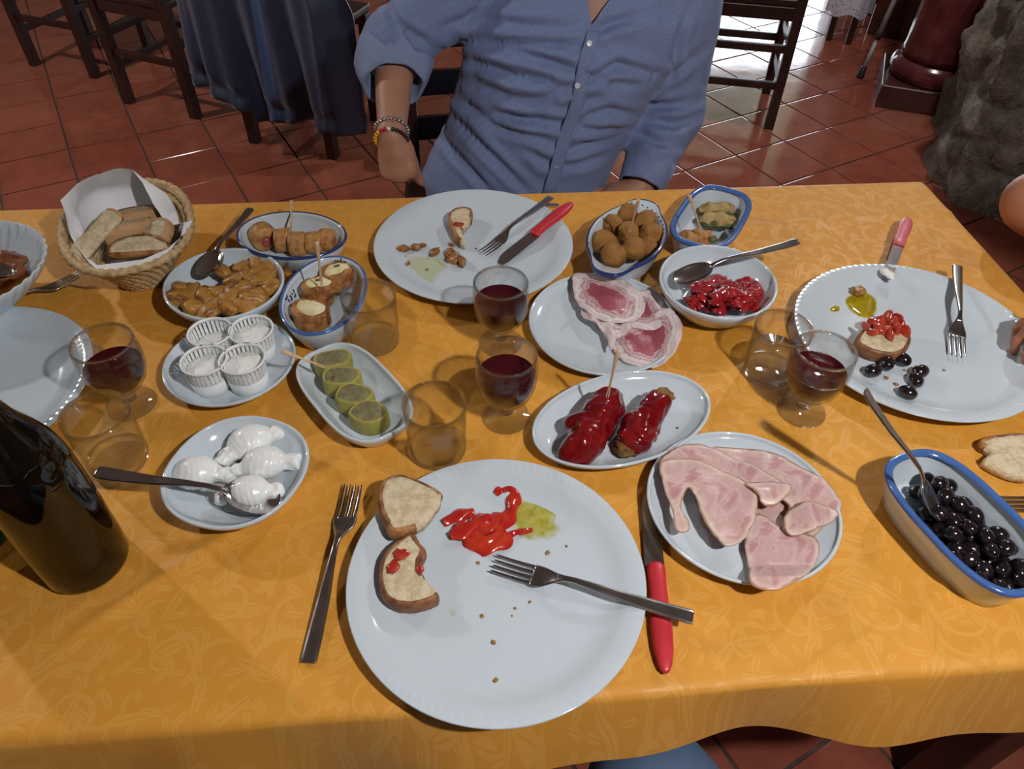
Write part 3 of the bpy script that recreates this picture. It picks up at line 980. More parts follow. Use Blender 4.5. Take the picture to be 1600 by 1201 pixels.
# fritter bowl with lug handles
def ball_bowl():
    t = thing('serving_bowl', 'blue rimmed white bowl with lug handles full of fried croquettes', 'dish', (0.1765, 0.9915, TZ + 0.0006), math.radians(67.5), 'small serving dishes')
    K = 120; a, b, h = 0.093, 0.0595, 0.05
    def ring(off, z, lug=1.0):
        out = []
        for x, y in superell(a - off, b - off, 2.0, K):
            w = math.exp(-(y / 0.030) ** 6) * (1 if abs(x) > 0.03 else 0)
            out.append((x + math.copysign(0.019 * w * lug, x), y, z))
        return out
    rings = [ring(0.02, 0.001, 0), ring(0.018, 0, 0), ring(0.016, 0.001, 0), ring(0.010, 0.013, 0), ring(0.005, 0.03, 0), ring(0.002, 0.042, 0.1), ring(0.0, 0.0455, 0.9), ring(0, 0.0485, 1), ring(0.001, h, 1), ring(0.003, h, 0.95), ring(0.0042, h - 0.001, 0.9),
             ring(0.005, h - 0.003, 0.08), ring(0.008, 0.033, 0), ring(0.013, 0.016, 0), ring(0.02, 0.008, 0), ring(0.026, 0.006, 0), ring(0.05, 0.006, 0)]
    v, f = loft(rings); o = mesh_obj('bowl', v, f, PORC, t)
    v, f = loft([ring(-0.0006, h - 0.005, 1), ring(-0.0008, h - 0.001, 1), ring(0.0008, h + 0.0006, 1), ring(0.0028, h + 0.0005, 0.97)], False, False); mesh_obj('rim_band', v, f, NAVY, t)
    return t, o


D_BAL, O_BAL = ball_bowl()


# ribbed bowl of stewed meat at the far left
def ribbed_bowl():
    t = thing('deep_bowl', 'ribbed white bowl of brown stew in oil at the left edge', 'bowl', (-0.788, 0.846, TZ + 0.0006))
    n = 180; prof = [(0.040, 0.001), (0.046, 0.0), (0.048, 0.002), (0.07, 0.018), (0.095, 0.040), (0.112, 0.060), (0.1185, 0.072), (0.1185, 0.0735), (0.116, 0.0735), (0.108, 0.061), (0.092, 0.043), (0.068, 0.022), (0.045, 0.009), (0.02, 0.006)]
    rings = []
    for k, (r, z) in enumerate(prof):
        w = np.clip((z - 0.03) / 0.02, 0, 1) * 0.0016
        rings.append([((r + w * math.cos(a * 40)) * math.cos(a), (r + w * math.cos(a * 40)) * math.sin(a), z) for a in [2 * PI * j / n for j in range(n)]])
    v, f = loft(rings); mesh_obj('bowl', v, f, PORC, t)
    n_ = NT('brown_oil'); nz = n_.noise(28, 3, 0.5)
    n_.p(color=n_.ramp(nz, [(0.35, (0.10, 0.022, 0.004)), (0.55, (0.22, 0.09, 0.008)), (0.75, (0.30, 0.17, 0.02))]), rough=0.06, coat=0.5)
    v, f = lathe([(0, 0.032), (0.05, 0.0320), (0.0775, 0.0320), (0.079, 0.0325)], 64)
    so = mesh_obj('sauce', v, [q[::-1] for q in f], n_.m, None); so.location = t.location
    tag(so, 'brown oily sauce pooled in the ribbed bowl', 'sauce')
    meat = mat('stewed_meat', (0.14, 0.04, 0.018), 0.25, var=(60, (0.26, 0.09, 0.03), 0.4, 0.7), bump=(90, 0.5, 0.003), coat=0.4)
    for k, (x, y, s_) in enumerate(((6, 402, 0.026), (22, 420, 0.016), (-18, 410, 0.024), (4, 424, 0.018), (-25, 440, 0.02))):
        p = px(x, y, TZ + 0.048 - 0.004 * (k % 2)); v, f = blob((s_, s_ * 0.8, s_ * 0.62), k + 3, 0.28, 1.9, 3)
        o = mesh_obj('meat_chunk', v, f, meat); o.location = (p.x, p.y, TZ + 0.040); o.rotation_euler = (0, 0, k)
        tag(o, ['large dark meat chunk topping the stew bowl', 'small meat chunk at the oily side of the stew bowl', 'meat chunk at the frame edge in the stew bowl', 'meat chunk under the big one in the stew bowl', 'meat chunk by the spoon in the stew bowl'][k], 'meat', 'stew chunks')


ribbed_bowl()


# ------------------------------------------------------------------ glass
def m_glass(name, col=(1, 1, 1), rough=0.0, ior=1.47):
    n = NT(name); n.p(color=col, rough=rough, trans=1.0, ior=ior, spec=0.5); return n.m


def m_clear(name, col, ior, k):
    """clear glass: refraction mixed with straight-through transmission, reflections by fresnel"""
    n = NT(name); t = n.t
    lw = t.nodes.new('ShaderNodeLayerWeight'); lw.inputs[0].default_value = 0.5
    face = lw.outputs['Facing']
    g = t.nodes.new('ShaderNodeBsdfGlass'); g.inputs['Color'].default_value = (*col, 1); g.inputs['IOR'].default_value = ior; g.inputs['Roughness'].default_value = 0
    # long paths through the wall at grazing angles absorb more
    tr = t.nodes.new('ShaderNodeBsdfTransparent'); n.set(tr.inputs[0], n.mix(n.math('POWER', face, 5.0), col, (0.42, 0.43, 0.42)))
    gl = t.nodes.new('ShaderNodeBsdfGlossy'); gl.inputs['Roughness'].default_value = 0.0
    fr = n.math('MULTIPLY_ADD', n.math('POWER', face, 5.0), 0.6, 0.03)
    m1 = t.nodes.new('ShaderNodeMixShader'); m1.inputs[0].default_value = k; t.links.new(g.outputs[0], m1.inputs[1]); t.links.new(tr.outputs[0], m1.inputs[2])
    m2 = t.nodes.new('ShaderNodeMixShader'); t.links.new(fr, m2.inputs[0]); t.links.new(m1.outputs[0], m2.inputs[1]); t.links.new(gl.outputs[0], m2.inputs[2])
    t.links.new(m2.outputs[0], t.nodes['Material Output'].inputs[0]); return n.m


GLASS = m_clear('clear_glass', (0.985, 0.99, 0.985), 1.45, 0.86)
SOLID = m_clear('thick_glass', (0.985, 0.99, 0.985), 1.5, 0.62)
WATER = m_clear('water', (0.97, 0.98, 0.99), 1.33, 0.7)
WINE = NT('red_wine'); WINE.p(color=(0.045, 0.004, 0.007), rough=0.03, trans=0.05, ior=1.34, spec=0.5); WINE = WINE.m


def wine_glass(label, c, level=0.077):
    t = thing('wine_glass', label, 'wine glass', (c[0], c[1], TZ + 0.0006), 0, 'stemmed wine glasses')
    out = [(0, 0.0), (0.0295, 0.0), (0.0310, 0.0012), (0.0305, 0.0026), (0.024, 0.0050), (0.014, 0.0085), (0.0085, 0.014), (0.0078, 0.020), (0.0095, 0.026), (0.016, 0.0300), (0.0245, 0.0365), (0.0318, 0.0470), (0.0360, 0.060), (0.0378, 0.075), (0.0376, 0.090), (0.0362, 0.1070), (0.0352, 0.1085)]
    inn = [(0.0340, 0.1080), (0.0346, 0.100), (0.0354, 0.089), (0.0355, 0.075), (0.0337, 0.061), (0.0295, 0.0490), (0.0225, 0.0395), (0.013, 0.0345), (0, 0.0330)]
    v, f = lathe([(0.0095, 0.0262)] + out[9:-1] + [(0.0352, 0.1070)] + inn[1:], 64); mesh_obj('bowl', v, f, GLASS, t)
    v, f = lathe([(0, 0.0), (0.0295, 0.0), (0.0310, 0.0012), (0.0306, 0.0028), (0.0285, 0.0036), (0.024, 0.0052), (0.014, 0.0088), (0.0095, 0.0115), (0, 0.0115)], 64); mesh_obj('foot', v, f, SOLID, t)
    v, f = lathe([(0, 0.0116), (0.0095, 0.0116), (0.0085, 0.014), (0.0078, 0.020), (0.0095, 0.0262), (0.012, 0.0278), (0, 0.0325)], 48); mesh_obj('stem', v, f, SOLID, t)
    v, f = lathe([(0.0337, 0.1062), (0.0350, 0.1052), (0.0364, 0.1058), (0.0368, 0.1072), (0.0360, 0.1088), (0.0346, 0.1090), (0.0336, 0.1078), (0.0337, 0.1062)], 72); mesh_obj('rim', v, f, SOLID, t)
    r = [p for p in inn if p[1] < level][::-1]
    rl = np.interp(level, [p[1] for p in inn[::-1]], [p[0] for p in inn[::-1]])
    g = 0.00025
    prof = [(max(0, a - g), b + g) for a, b in r] + [(rl - g, level), (rl - 0.0015, level - 0.0006), (0, level - 0.0006)]
    v, f = lathe(prof, 64); mesh_obj('wine', v, f, WINE, t)
    return t


wine_glass('glass of red wine standing before the large front plate, beside the empty tumbler', (-0.0068, 0.6456), 0.077)
wine_glass('glass of red wine in front of the plate with mushroom scraps', (-0.0172, 0.7872), 0.077)
wine_glass('glass of red wine beside the tumbler of water and olive plate', (0.3772, 0.6652), 0.074)
wine_glass('glass of red wine over the empty plate near the bottle', (-0.4912, 0.656), 0.070)


def tumbler(label, c, water=0.0, h=0.084):
    t = thing('water_tumbler', label, 'tumbler', (c[0], c[1], TZ + 0.0006), 0, 'plain water tumblers')
    rb, rt = 0.0345, 0.0372
    R = lambda z: rb + (rt - rb) * z / h
    out = [(0, 0.0012), (0.026, 0.0010), (0.031, 0.0), (0.0335, 0.0012), (R(0.004), 0.004), (R(0.03), 0.03), (R(0.06), 0.06), (rt, h - 0.0008), (rt - 0.0007, h)]
    inn = [(rt - 0.0014, h - 0.0006), (R(0.06) - 0.0015, 0.06), (R(0.03) - 0.0018, 0.03), (R(0.014) - 0.0022, 0.014), (0.0295, 0.0105), (0.024, 0.0092), (0, 0.0085)]
    v, f = lathe([(R(0.0105) - 0.0028, 0.0106)] + [(R(0.0105), 0.0106)] + out[5:-1] + [(rt - 0.0012, h - 0.001)] + inn[1:4] + [(R(0.0105) - 0.0028, 0.0106)], 64); mesh_obj('wall', v, f, GLASS, t)
    v, f = lathe(out[:5] + [(R(0.0103), 0.0103), (R(0.0103) - 0.003, 0.0104), (0.0285, 0.0098), (0.024, 0.0088), (0, 0.0082)], 64); mesh_obj('base', v, f, SOLID, t)
    v, f = lathe([(rt - 0.0017, h - 0.0012), (rt - 0.0008, h - 0.0018), (rt + 0.0003, h - 0.0012), (rt + 0.0004, h - 0.0002), (rt - 0.0005, h + 0.0006), (rt - 0.0015, h), (rt - 0.0017, h - 0.0012)], 72); mesh_obj('rim', v, f, SOLID, t)
    if water > 0.012:
        g = 0.0002
        prof = [(0, 0.0085 + g), (0.024 - g, 0.0092 + g), (0.0295 - g, 0.0105 + g), (R(0.014) - 0.0022 - g, 0.014)] + [(R(z) - 0.0018 - g, z) for z in np.linspace(0.016, water, 4)] + [(0, water)]
        v, f = lathe(prof, 64); mesh_obj('water', v, f, WATER, t)
    return t


tumbler('empty clear tumbler between the green rolls and the front wine glass', (-0.0895, 0.5885))
tumbler('empty clear tumbler beside the blue flowered bowl', (-0.195, 0.7855))
tumbler('empty clear tumbler next to the dark wine bottle', (-0.4715, 0.5635))
tumbler('clear tumbler half full of water beside the red pepper bowl', (0.3505, 0.7345), 0.042)

# ---- bottles
BOT = NT('bottle_glass'); BOT.p(color=(0.03, 0.021, 0.012), rough=0.03, trans=0.9, ior=1.5, spec=0.6); BOT = BOT.m


def bottle(name, label, c, R, glass, wine_level, wmat, H=0.31):
    t = thing(name, label, 'bottle', (c[0], c[1], TZ + 0.0006))
    k = R / 0.0433
    out = [(0, 0.012), (0.02, 0.008), (0.032, 0.001), (0.037, 0.0), (0.0415, 0.002), (0.0433, 0.007), (0.0433, 0.03), (0.0433, 0.10), (0.0430, 0.145), (0.0415, 0.165), (0.037, 0.185), (0.030, 0.203), (0.022, 0.220), (0.0172, 0.238), (0.0152, 0.26), (0.0145, 0.288), (0.0165, 0.289), (0.0168, 0.300), (0.0148, 0.302), (0.0142, 0.309)]
    inn = [(0.0100, 0.309), (0.0105, 0.29), (0.012, 0.26), (0.0145, 0.238), (0.0195, 0.220), (0.0275, 0.203), (0.0345, 0.185), (0.039, 0.165), (0.0405, 0.145), (0.0407, 0.10), (0.0407, 0.03), (0.0405, 0.012), (0.036, 0.006), (0.020, 0.013), (0, 0.017)]
    sc = lambda L: [(r * k, z) for r, z in L]
    v, f = lathe(sc(out + inn), 64); mesh_obj('glass', v, f, glass, t)
    if wine_level:
        g = 0.0003; q = [p for p in inn[::-1] if p[1] < wine_level]
        rl = np.interp(wine_level, [p[1] for p in inn[8:][::-1]], [p[0] for p in inn[8:][::-1]])
        prof = sc([(max(0, r - g), z + g) for r, z in q] + [(rl - g, wine_level), (0, wine_level)])
        v, f = lathe(prof, 48); mesh_obj('wine', v, f, wmat, t)
    return t


bottle('wine_bottle', 'tall dark glass wine bottle standing at the left of the table', (-0.4525, 0.425), 0.0433, BOT, 0.075, WINE)
GB = NT('green_bottle_glass'); GB.p(color=(0.01, 0.20, 0.075), rough=0.15, trans=0.35, ior=1.45); GB = GB.m
g_ = px(20, 842); bottle('green_bottle', 'green bottle only just showing behind the dark wine bottle', (g_.x - 0.040, g_.y + 0.006), 0.038, GB, 0, None)

# ================================================================== cutlery
STEEL = mat('stainless_steel', (0.56, 0.56, 0.57), 0.2, metal=1.0, var=(30, (0.46, 0.46, 0.47), 0.4, 0.6))
RED_P = mat('red_handle_plastic', (0.52, 0.028, 0.042), 0.38)
PINK_P = mat('pink_handle_plastic', (0.62, 0.14, 0.17), 0.38)


def strip(st, n=10):
    """flat metal bar: stations (x, z, width, thickness) -> loft with rounded section"""
    rings = []
    for x, z, w, t in st:
        r = []
        for k in range(n):
            a = 2 * PI * k / n
            c, s_ = math.cos(a), math.sin(a)
            r.append((x, math.copysign(abs(c) ** 0.6, c) * w / 2, z + math.copysign(abs(s_) ** 0.6, s_) * t / 2))
        rings.append(r)
    return loft(rings)


def dense(st, k=4):
    out = []
    S_ = np.array(st)
    for i in range(len(S_) - 1):
        for j in range(k):
            t = j / k; out.append(S_[i] * (1 - t) + S_[i + 1] * t)
    out.append(S_[-1]); return out


def fork(label, A, B, group='steel forks', roll=0.0, L=None, flip=False):
    A = Vector(A); B = Vector(B); Lr = (B - A).length if L is None else L
    s_ = Lr / 0.20
    t = thing('fork', label, 'fork', group=group)
    h = [(0.066, 0.0085, 0.011, 0.003), (0.074, 0.0115, 0.0065, 0.0032), (0.085, 0.0125, 0.0062, 0.0032), (0.105, 0.0105, 0.0085, 0.0028), (0.135, 0.0060, 0.0125, 0.0024), (0.17, 0.0030, 0.0150, 0.0022), (0.196, 0.0020, 0.0160, 0.0022), (0.200, 0.0020, 0.0150, 0.0016)]
    v, f = strip(dense(h)); mesh_obj('handle', np.array(v) * s_, f, STEEL, t)
    hd = [(0.041, 0.0026, 0.0245, 0.0016), (0.046, 0.0026, 0.0250, 0.0018), (0.053, 0.0035, 0.0225, 0.0020), (0.060, 0.0058, 0.0165, 0.0024), (0.067, 0.0088, 0.0105, 0.003)]
    v, f = strip(dense(hd)); mesh_obj('head', np.array(v) * s_, f, STEEL, t)
    for k in range(4):
        yc = -0.0094 + 0.00627 * k
        st = [(0.0, 0.0065, 0.0012, 0.0008), (0.004, 0.0058, 0.0024, 0.0013), (0.015, 0.0040, 0.0031, 0.0017), (0.03, 0.0028, 0.0036, 0.0018), (0.043, 0.0026, 0.0040, 0.0018)]
        v, f = strip(dense(st)); v = np.array(v); v[:, 1] += yc; mesh_obj('tine', v * s_, f, STEEL, t)
    frame_between(t, A, B, roll=roll); return t


def spoon(label, A, B, group='steel spoons', L=None, roll=0.0, bw=1.0):
    """A is the tip of the bowl, B the end of the handle"""
    A = Vector(A); B = Vector(B); s_ = ((B - A).length if L is None else L) / 0.20
    t = thing('spoon', label, 'spoon', group=group)
    V, Fc = [], []
    nx, ny = 22, 14
    for side in (0, 1):
        for i in range(nx + 1):
            u = i / nx; x = 0.062 * u
            hw = 0.0195 * (max(0.0, 1 - (2 * u - 0.92) ** 2 / (0.92 ** 2 if u < 0.46 else 1.08 ** 2))) ** 0.5 + 0.0008 + (0.0022 if u > 0.97 else 0)
            for j in range(ny + 1):
                w = 2 * j / ny - 1
                d = 0.0085 * (1 - w * w) * math.sin(PI * min(1, max(0, u * 0.98 + 0.01))) ** 0.8
                V.append((x, hw * w * bw, 0.0105 + 0.003 * u - d - (0.0011 if side else 0)))
    o1 = (nx + 1) * (ny + 1)
    for i in range(nx):
        for j in range(ny):
            a = i * (ny + 1) + j; q = (a, a + ny + 1, a + ny + 2, a + 1)
            Fc.append(q); Fc.append(tuple(k + o1 for k in q[::-1]))
    for i in range(nx):
        for j in (0, ny):
            a = i * (ny + 1) + j; b = a + ny + 1; Fc.append((a, b, b + o1, a + o1) if j else (b, a, a + o1, b + o1))
    for j in range(ny):
        a = j; Fc.append((a + 1, a, a + o1, a + 1 + o1)); a = nx * (ny + 1) + j; Fc.append((a, a + 1, a + 1 + o1, a + o1))
    mesh_obj('bowl', np.array(V) * s_, Fc, STEEL, t)
    h = [(0.058, 0.0125, 0.010, 0.002), (0.066, 0.0150, 0.0066, 0.0032), (0.08, 0.0165, 0.0062, 0.0032), (0.105, 0.0135, 0.0085, 0.0028), (0.14, 0.0070, 0.0125, 0.0024), (0.18, 0.0025, 0.0160, 0.0022), (0.195, 0.0020, 0.0165, 0.0022), (0.2, 0.002, 0.013, 0.0016)]
    v, f = strip(dense(h)); mesh_obj('handle', np.array(v) * s_, f, STEEL, t)
    frame_between(t, A, B, roll=roll); return t


def knife(label, A, B, hm, split=0.5, group='table knives', w=0.02, roll=0.0, flip=1):
    """A blade tip, B handle end"""
    A = Vector(A); B = Vector(B); L = (B - A).length
    t = thing('table_knife', label, 'knife', group=group)
    hs = L * split
    rings = []
    for k in range(25):
        u = k / 24; x = hs * 1.04 * u
        top = w * 0.5; bot = -w * 0.5 * (1 - max(0, (0.28 - u) / 0.28) ** 2)
        if u < 0.28: top = w * 0.5 * (1 - 0.75 * ((0.28 - u) / 0.28) ** 2.0); bot = -w * 0.5 * (1 - 0.25 * ((0.28 - u) / 0.28) ** 3)
        if u < 0.02: top *= 0.7; bot *= 0.8
        rings.append([(x, flip * bot, 0.0035), (x, flip * top, 0.0030), (x, flip * top, 0.0038 + 0.0012 * min(1, u * 4)), (x, flip * bot, 0.0040)][::flip])
    v, f = loft(rings); sharp(mesh_obj('blade', v, f, STEEL, t))
    rings = []
    prof = [(0.0, 0.60, 0.6), (0.02, 0.86, 0.8), (0.08, 0.95, 0.95), (0.25, 0.88, 1.0), (0.45, 0.98, 1.0), (0.62, 1.06, 1.0), (0.8, 0.96, 0.95), (0.92, 0.70, 0.8), (0.98, 0.42, 0.55), (1.0, 0.12, 0.2)]
    for u, ww, tt in dense(prof, 3):
        x = hs + (L - hs) * u; n = 16
        rings.append([(x, math.copysign(abs(math.cos(2 * PI * k / n)) ** 0.75, math.cos(2 * PI * k / n)) * 0.0105 * ww + 0.001, 0.006 + 0.0055 * tt * math.sin(2 * PI * k / n)) for k in range(n)])
    v, f = loft(rings); mesh_obj('handle', v, f, hm, t)
    frame_between(t, A, B, roll=roll); return t


Z1 = TZ + 0.0015
fork('steel fork lying on the cloth left of the front plate', px(553, 762, Z1), px(482, 1037, Z1))
fork('steel fork resting on the front plate with handle over its rim', px(772, 884, PLT + 0.0005), px(1083, 966, TZ + 0.0215))
fork('steel fork on the plate in front of the blue shirt', px(756, 399, PLT + 0.001), px(861, 309, TZ + 0.031))
fork('steel fork lying on the plate with the olives', px(1494, 559, PLT + 0.001), px(1495, 416, TZ + 0.0315))
A = px(131, 430, TZ + 0.012); fork('steel fork with its handle under the stew bowl', A, A + (Vector((-0.795, 0.795, Z1)) - A).normalized() * 0.185)
A = px(1561, 790, TZ + 0.006); fork('steel fork whose tines show behind the olive dish', A, A + Vector((0.19, 0.012, -0.003)))
A = px(873, 321, TZ + 0.001); c_ = Vector((PF.x, PF.y, A.z)) - A; a_ = math.asin(0.138 / c_.length)
d_ = Matrix.Rotation(-a_, 3, 'Z') @ c_.normalized(); fork('steel fork mostly hidden under the plate by the blue shirt', A + d_ * 0.115, A)

A = px(318, 438, TZ + 0.036); spoon('steel spoon standing up in the potato bowl', A, solve_end(A, 392, 327, 0.19, TZ + 0.04, TZ + 0.18))
A = px(440, 795, TZ + 0.014); spoon('steel spoon in the mozzarella dish reaching towards the bottle', A, solve_end(A, 150, 738, 0.205, TZ + 0.02, TZ + 0.15))
A = px(1053, 446, TZ + 0.034); spoon('steel spoon laid across the red pepper bowl', A, solve_end(A, 1247, 378, 0.195, TZ + 0.04, TZ + 0.16))
A = px(1456, 812, TZ + 0.032); spoon('steel spoon leaning out of the olive dish', A, solve_end(A, 1349, 610, 0.18, TZ + 0.05, TZ + 0.2), bw=0.72)
A = px(22, 432, TZ + 0.040); spoon('steel spoon sunk in the stew bowl', A, A + Vector((-0.15, -0.07, 0.075)).normalized() * 0.19)

knife('red handled knife between the front plate and the ham', px(1012, 772, Z1 - 0.001), px(1037, 1056, Z1 - 0.001), RED_P, 0.44, w=0.021, flip=-1)
knife('red handled knife on the plate by the blue shirt', px(780, 414, PLT - 0.001), px(895, 322, TZ + 0.024), RED_P, 0.45, w=0.02)
knife('pink handled knife smeared white at the tip on the olive plate', px(1384, 436, TZ + 0.0185), px(1418, 346, TZ + 0.012), PINK_P, 0.52, w=0.016)
CREAM = mat('soft_cheese', (0.85, 0.84, 0.80), 0.5, bump=(200, 0.5, 0.001))
p = px(1388, 428, TZ + 0.026); v, f = blob((0.009, 0.014, 0.003), 4, 0.3, 2.5, 3); o = mesh_obj('cheese_smear', v, f, CREAM); o.location = p; o.rotation_euler = (0, 0, 0.3)
tag(o, 'white soft cheese smear on the tip of the pink knife', 'cheese')

# ================================================================== wooden picks
PICK = mat('pale_wood_pick', (0.66, 0.47, 0.28), 0.6, var=(80, (0.55, 0.37, 0.2), 0.4, 0.6))


def pick(label, tip, top):
    tip = Vector(tip); top = Vector(top); L = (top - tip).length
    t = thing('wooden_pick', label, 'pick', group='wooden picks')
    st = [(0.012, 0, 0.0040, 0.0014), (L * 0.35, 0, 0.0030, 0.0014), (L * 0.6, 0, 0.0032, 0.0014), (L * 0.8, 0, 0.0052, 0.0014), (L, 0, 0.0056, 0.0014)]
    v, f = strip(dense(st), 8); mesh_obj('handle', v, f, PICK, t)
    for s_ in (-1, 1):
        v, f = strip([(-0.004, 0, 0.0004, 0.0005), (0.004, 0, 0.0013, 0.0011), (0.014, 0, 0.0018, 0.0014)], 8); v = np.array(v); v[:, 1] += s_ * 0.00115
        mesh_obj('prong', v, f, PICK, t)
    x = (top - tip).normalized()
    # broad side towards the viewer
    z = (CAM - tip).normalized(); y = z.cross(x).normalized(); z = x.cross(y)
    t.location = tip; t.rotation_euler = Matrix((x, y, z)).transposed().to_euler()
    return t


def pick_px(label, tx, ty, tz, ex, ey, L=0.085):
    A = px(tx, ty, tz); return pick(label, A, solve_end(A, ex, ey, L, tz, tz + L))


pick_px('wooden pick stuck in the sausage roll slices', 454, 362, TZ + 0.044, 456, 313)
pick_px('wooden pick stuck in the fried rolls of the flowered bowl', 503, 449, TZ + 0.05, 495, 378)
pick_px('wooden pick stuck in the croquettes', 983, 366, TZ + 0.056, 998, 311)
pick_px('wooden pick stuck in the fried leaves of the blue rimmed dish', 1097, 365, TZ + 0.036, 1077, 305)
pick_px('wooden pick stuck in the stuffed red peppers', 948, 624, TZ + 0.046, 966, 546)
pick_px('wooden pick lying over the green rolls and dish rim', 509, 574, TZ + 0.040, 440, 548, 0.06)


# ================================================================== food
def food_root(name, label, cat, c, group=None, z=TZ):
    return thing(name, label, cat, (c[0], c[1], z), 0, group)


def put(o, loc, e=(0, 0, 0)):
    o.location = loc; o.rotation_euler = e; return o


# ---- fried potatoes
n = NT('fried_potato'); a = n.noise(55, 4, 0.65)
n.p(color=n.ramp(a, [(0.3, (0.42, 0.215, 0.05)), (0.5, (0.40, 0.19, 0.04)), (0.64, (0.17, 0.06, 0.014))]), rough=0.38, spec=0.4, sss=0.05); n.bump(n.noise(160, 3, 0.6), 0.4, 0.002); POTATO = n.m
POTS = [(290, 465, .020, .6), (326, 467, .017, .5), (345, 455, .013, .8), (356, 480, .014, .7), (376, 462, .019, .6), (397, 467, .016, .7), (322, 489, .014, .6), (411, 440, .015, .8), (421, 430, .012, .9),
        (390, 432, .014, .8), (380, 417, .013, .8), (366, 436, .013, .9), (415, 417, .012, .8), (425, 449, .013, .8), (400, 413, .010, .9), (382, 480, .013, .7), (407, 457, .014, .8), (350, 425, .012, .8), (283, 452, .013, .7), (306, 480, .014, .6), (360, 465, .014, .8), (405, 425, .012, 1.0), (340, 478, .012, .7), (303, 455, .012, .8), (385, 450, .013, 1.0)]
for k, (x, y, s_, hz) in enumerate(POTS):
    z = TZ + 0.024 + 0.012 * hz
    s_ *= 1.28; p = px(x, y, z); v, f = blob((s_, s_ * rnd.uniform(0.62, 0.9), s_ * rnd.uniform(0.42, 0.6)), k, 0.2, 1.7, 3, box=0.45)
    o = mesh_obj('potato_chunk', v, f, POTATO); put(o, p, (rnd.uniform(-.5, .5), rnd.uniform(-.5, .5), rnd.uniform(0, 6)))
    tag(o, 'golden fried potato chunk in the white oval bowl', 'potato', 'fried potatoes')

# ---- sausage rolls
BUN = mat('baked_pastry', (0.50, 0.25, 0.075), 0.5, var=(95, (0.27, 0.09, 0.022), 0.42, 0.66), bump=(170, 0.7, 0.003))
BUNC = mat('pastry_side', (0.56, 0.38, 0.17), 0.7, var=(90, (0.48, 0.28, 0.10), 0.4, 0.6), bump=(200, 0.4, 0.002))
SAUS = mat('sausage', (0.28, 0.055, 0.045), 0.28, coat=0.3)
SR = [(411, 369, .0215, -0.9, 'leftmost sausage roll slice showing its red sausage end'), (443, 375, .019, 0.12, 'sausage roll slice with the wooden pick'), (466, 381, .019, 0.05, 'sausage roll slice in the middle of the oval bowl'), (491, 379, .018, 0.1, 'sausage roll slice second from the right end of its bowl'), (511, 374, .0175, -0.08, 'rightmost sausage roll slice against the bowl end')]
for k, (x, y, r, az, lb) in enumerate(SR):
    p = px(x, y, TZ + 0.006 + r); t = thing('sausage_roll', lb, 'pastry', p, az, 'sausage roll slices')
    hl = 0.0125
    prof = [(0.0062, -hl), (r * 0.9, -hl), (r * 0.99, -hl * 0.8), (r * 1.02, 0), (r * 0.99, hl * 0.8), (r * 0.9, hl), (0.0062, hl)]
    v, f = lathe(prof, 40); v = np.array(v); v = np.c_[v[:, 2], v[:, 0], v[:, 1]]
    v = v * (1 + 0.04 * fbm(v * 60 + k, 1, 2, k)[:, None]); v[:, 2] = np.maximum(v[:, 2], -r * 0.92)
    mesh_obj('bun', v, [q[::-1] for q in f], BUN, t)
    v, f = lathe([(0, -hl - 0.002), (0.004, -hl - 0.0018), (0.0062, -hl), (0.0066, 0), (0.0062, hl), (0.004, hl + 0.0018), (0, hl + 0.002)], 24); v = np.array(v)
    if k == 0: v = v * np.array([1.35, 1.35, 1.12])
    mesh_obj('sausage', np.c_[v[:, 2], v[:, 0], v[:, 1] + (-0.004 if k == 0 else 0)], [q[::-1] for q in f], SAUS, t)

# ---- fried rolls with pale filling
CRU = mat('fried_crust', (0.24, 0.08, 0.018), 0.42, var=(85, (0.46, 0.21, 0.055), 0.42, 0.62), bump=(150, 0.8, 0.004))
FIL = mat('pale_filling', (0.66, 0.58, 0.30), 0.65, var=(70, (0.74, 0.69, 0.46), 0.4, 0.6), bump=(150, 0.5, 0.003))
HERB = mat('dark_herb', (0.05, 0.06, 0.02), 0.6)
FR = [(488, 497, .024, .034, 0.25, 'front fried roll with pale filling in the flowered bowl'), (499, 464, .021, .036, -0.2, 'fried roll behind the front one, under the wooden pick'), (528, 440, .022, .036, 0.1, 'fried roll at the far end of the flowered bowl')]
for k, (x, y, r, h, tl, lb) in enumerate(FR):
    p = px(x, y, TZ + 0.018); t = thing('fried_roll', lb, 'fritter', (p.x, p.y, TZ + 0.0075), 0.4 * k, 'fried rolls'); t.rotation_euler = (tl * 0.4, 0.08, 0.4 * k)
    prof = [(0, 0), (r * 0.82, 0.0), (r * 0.98, h * 0.15), (r * 1.04, h * 0.5), (r * 1.02, h * 0.85), (r * 0.92, h), (r * 0.75, h - 0.001), (r * 0.3, h - 0.003), (0, h - 0.003)]
    v, f = lathe(prof, 48); v = np.array(v); v = v * np.array([1.12, 0.92, 1]); v[:, :2] *= (1 + 0.15 * fbm(v * 55 + k * 3, 1, 3, k)[:, None]); v[:, 2] += np.where(v[:, 2] > h * 0.6, 0.003 * fbm(v * 70, 1, 2, k), 0)
    mesh_obj('crust', v, f, CRU, t)
    v, f = lathe([(r * 0.86, h - 0.004), (r * 0.80, h - 0.0010), (r * 0.6, h + 0.0012), (r * 0.3, h + 0.002), (0, h + 0.001)], 40); v = np.array(v) * np.array([1.08, 0.74, 1]); v[:, :2] *= (1 + 0.16 * fbm(v * 80, 1, 2, k + 4)[:, None]); v[:, 2] += 0.0028 * fbm(v, 120, 2, k)
    mesh_obj('filling', v, f, FIL, t)
    v, f = blob((0.005, 0.0022, 0.001), k, 0.4, 2, 2); mesh_obj('herb', v + np.array([0.001, 0.002, h + 0.002]), f, HERB, t)

# painted flowers inside the flowered bowl
BV = bvh(O_FLO)


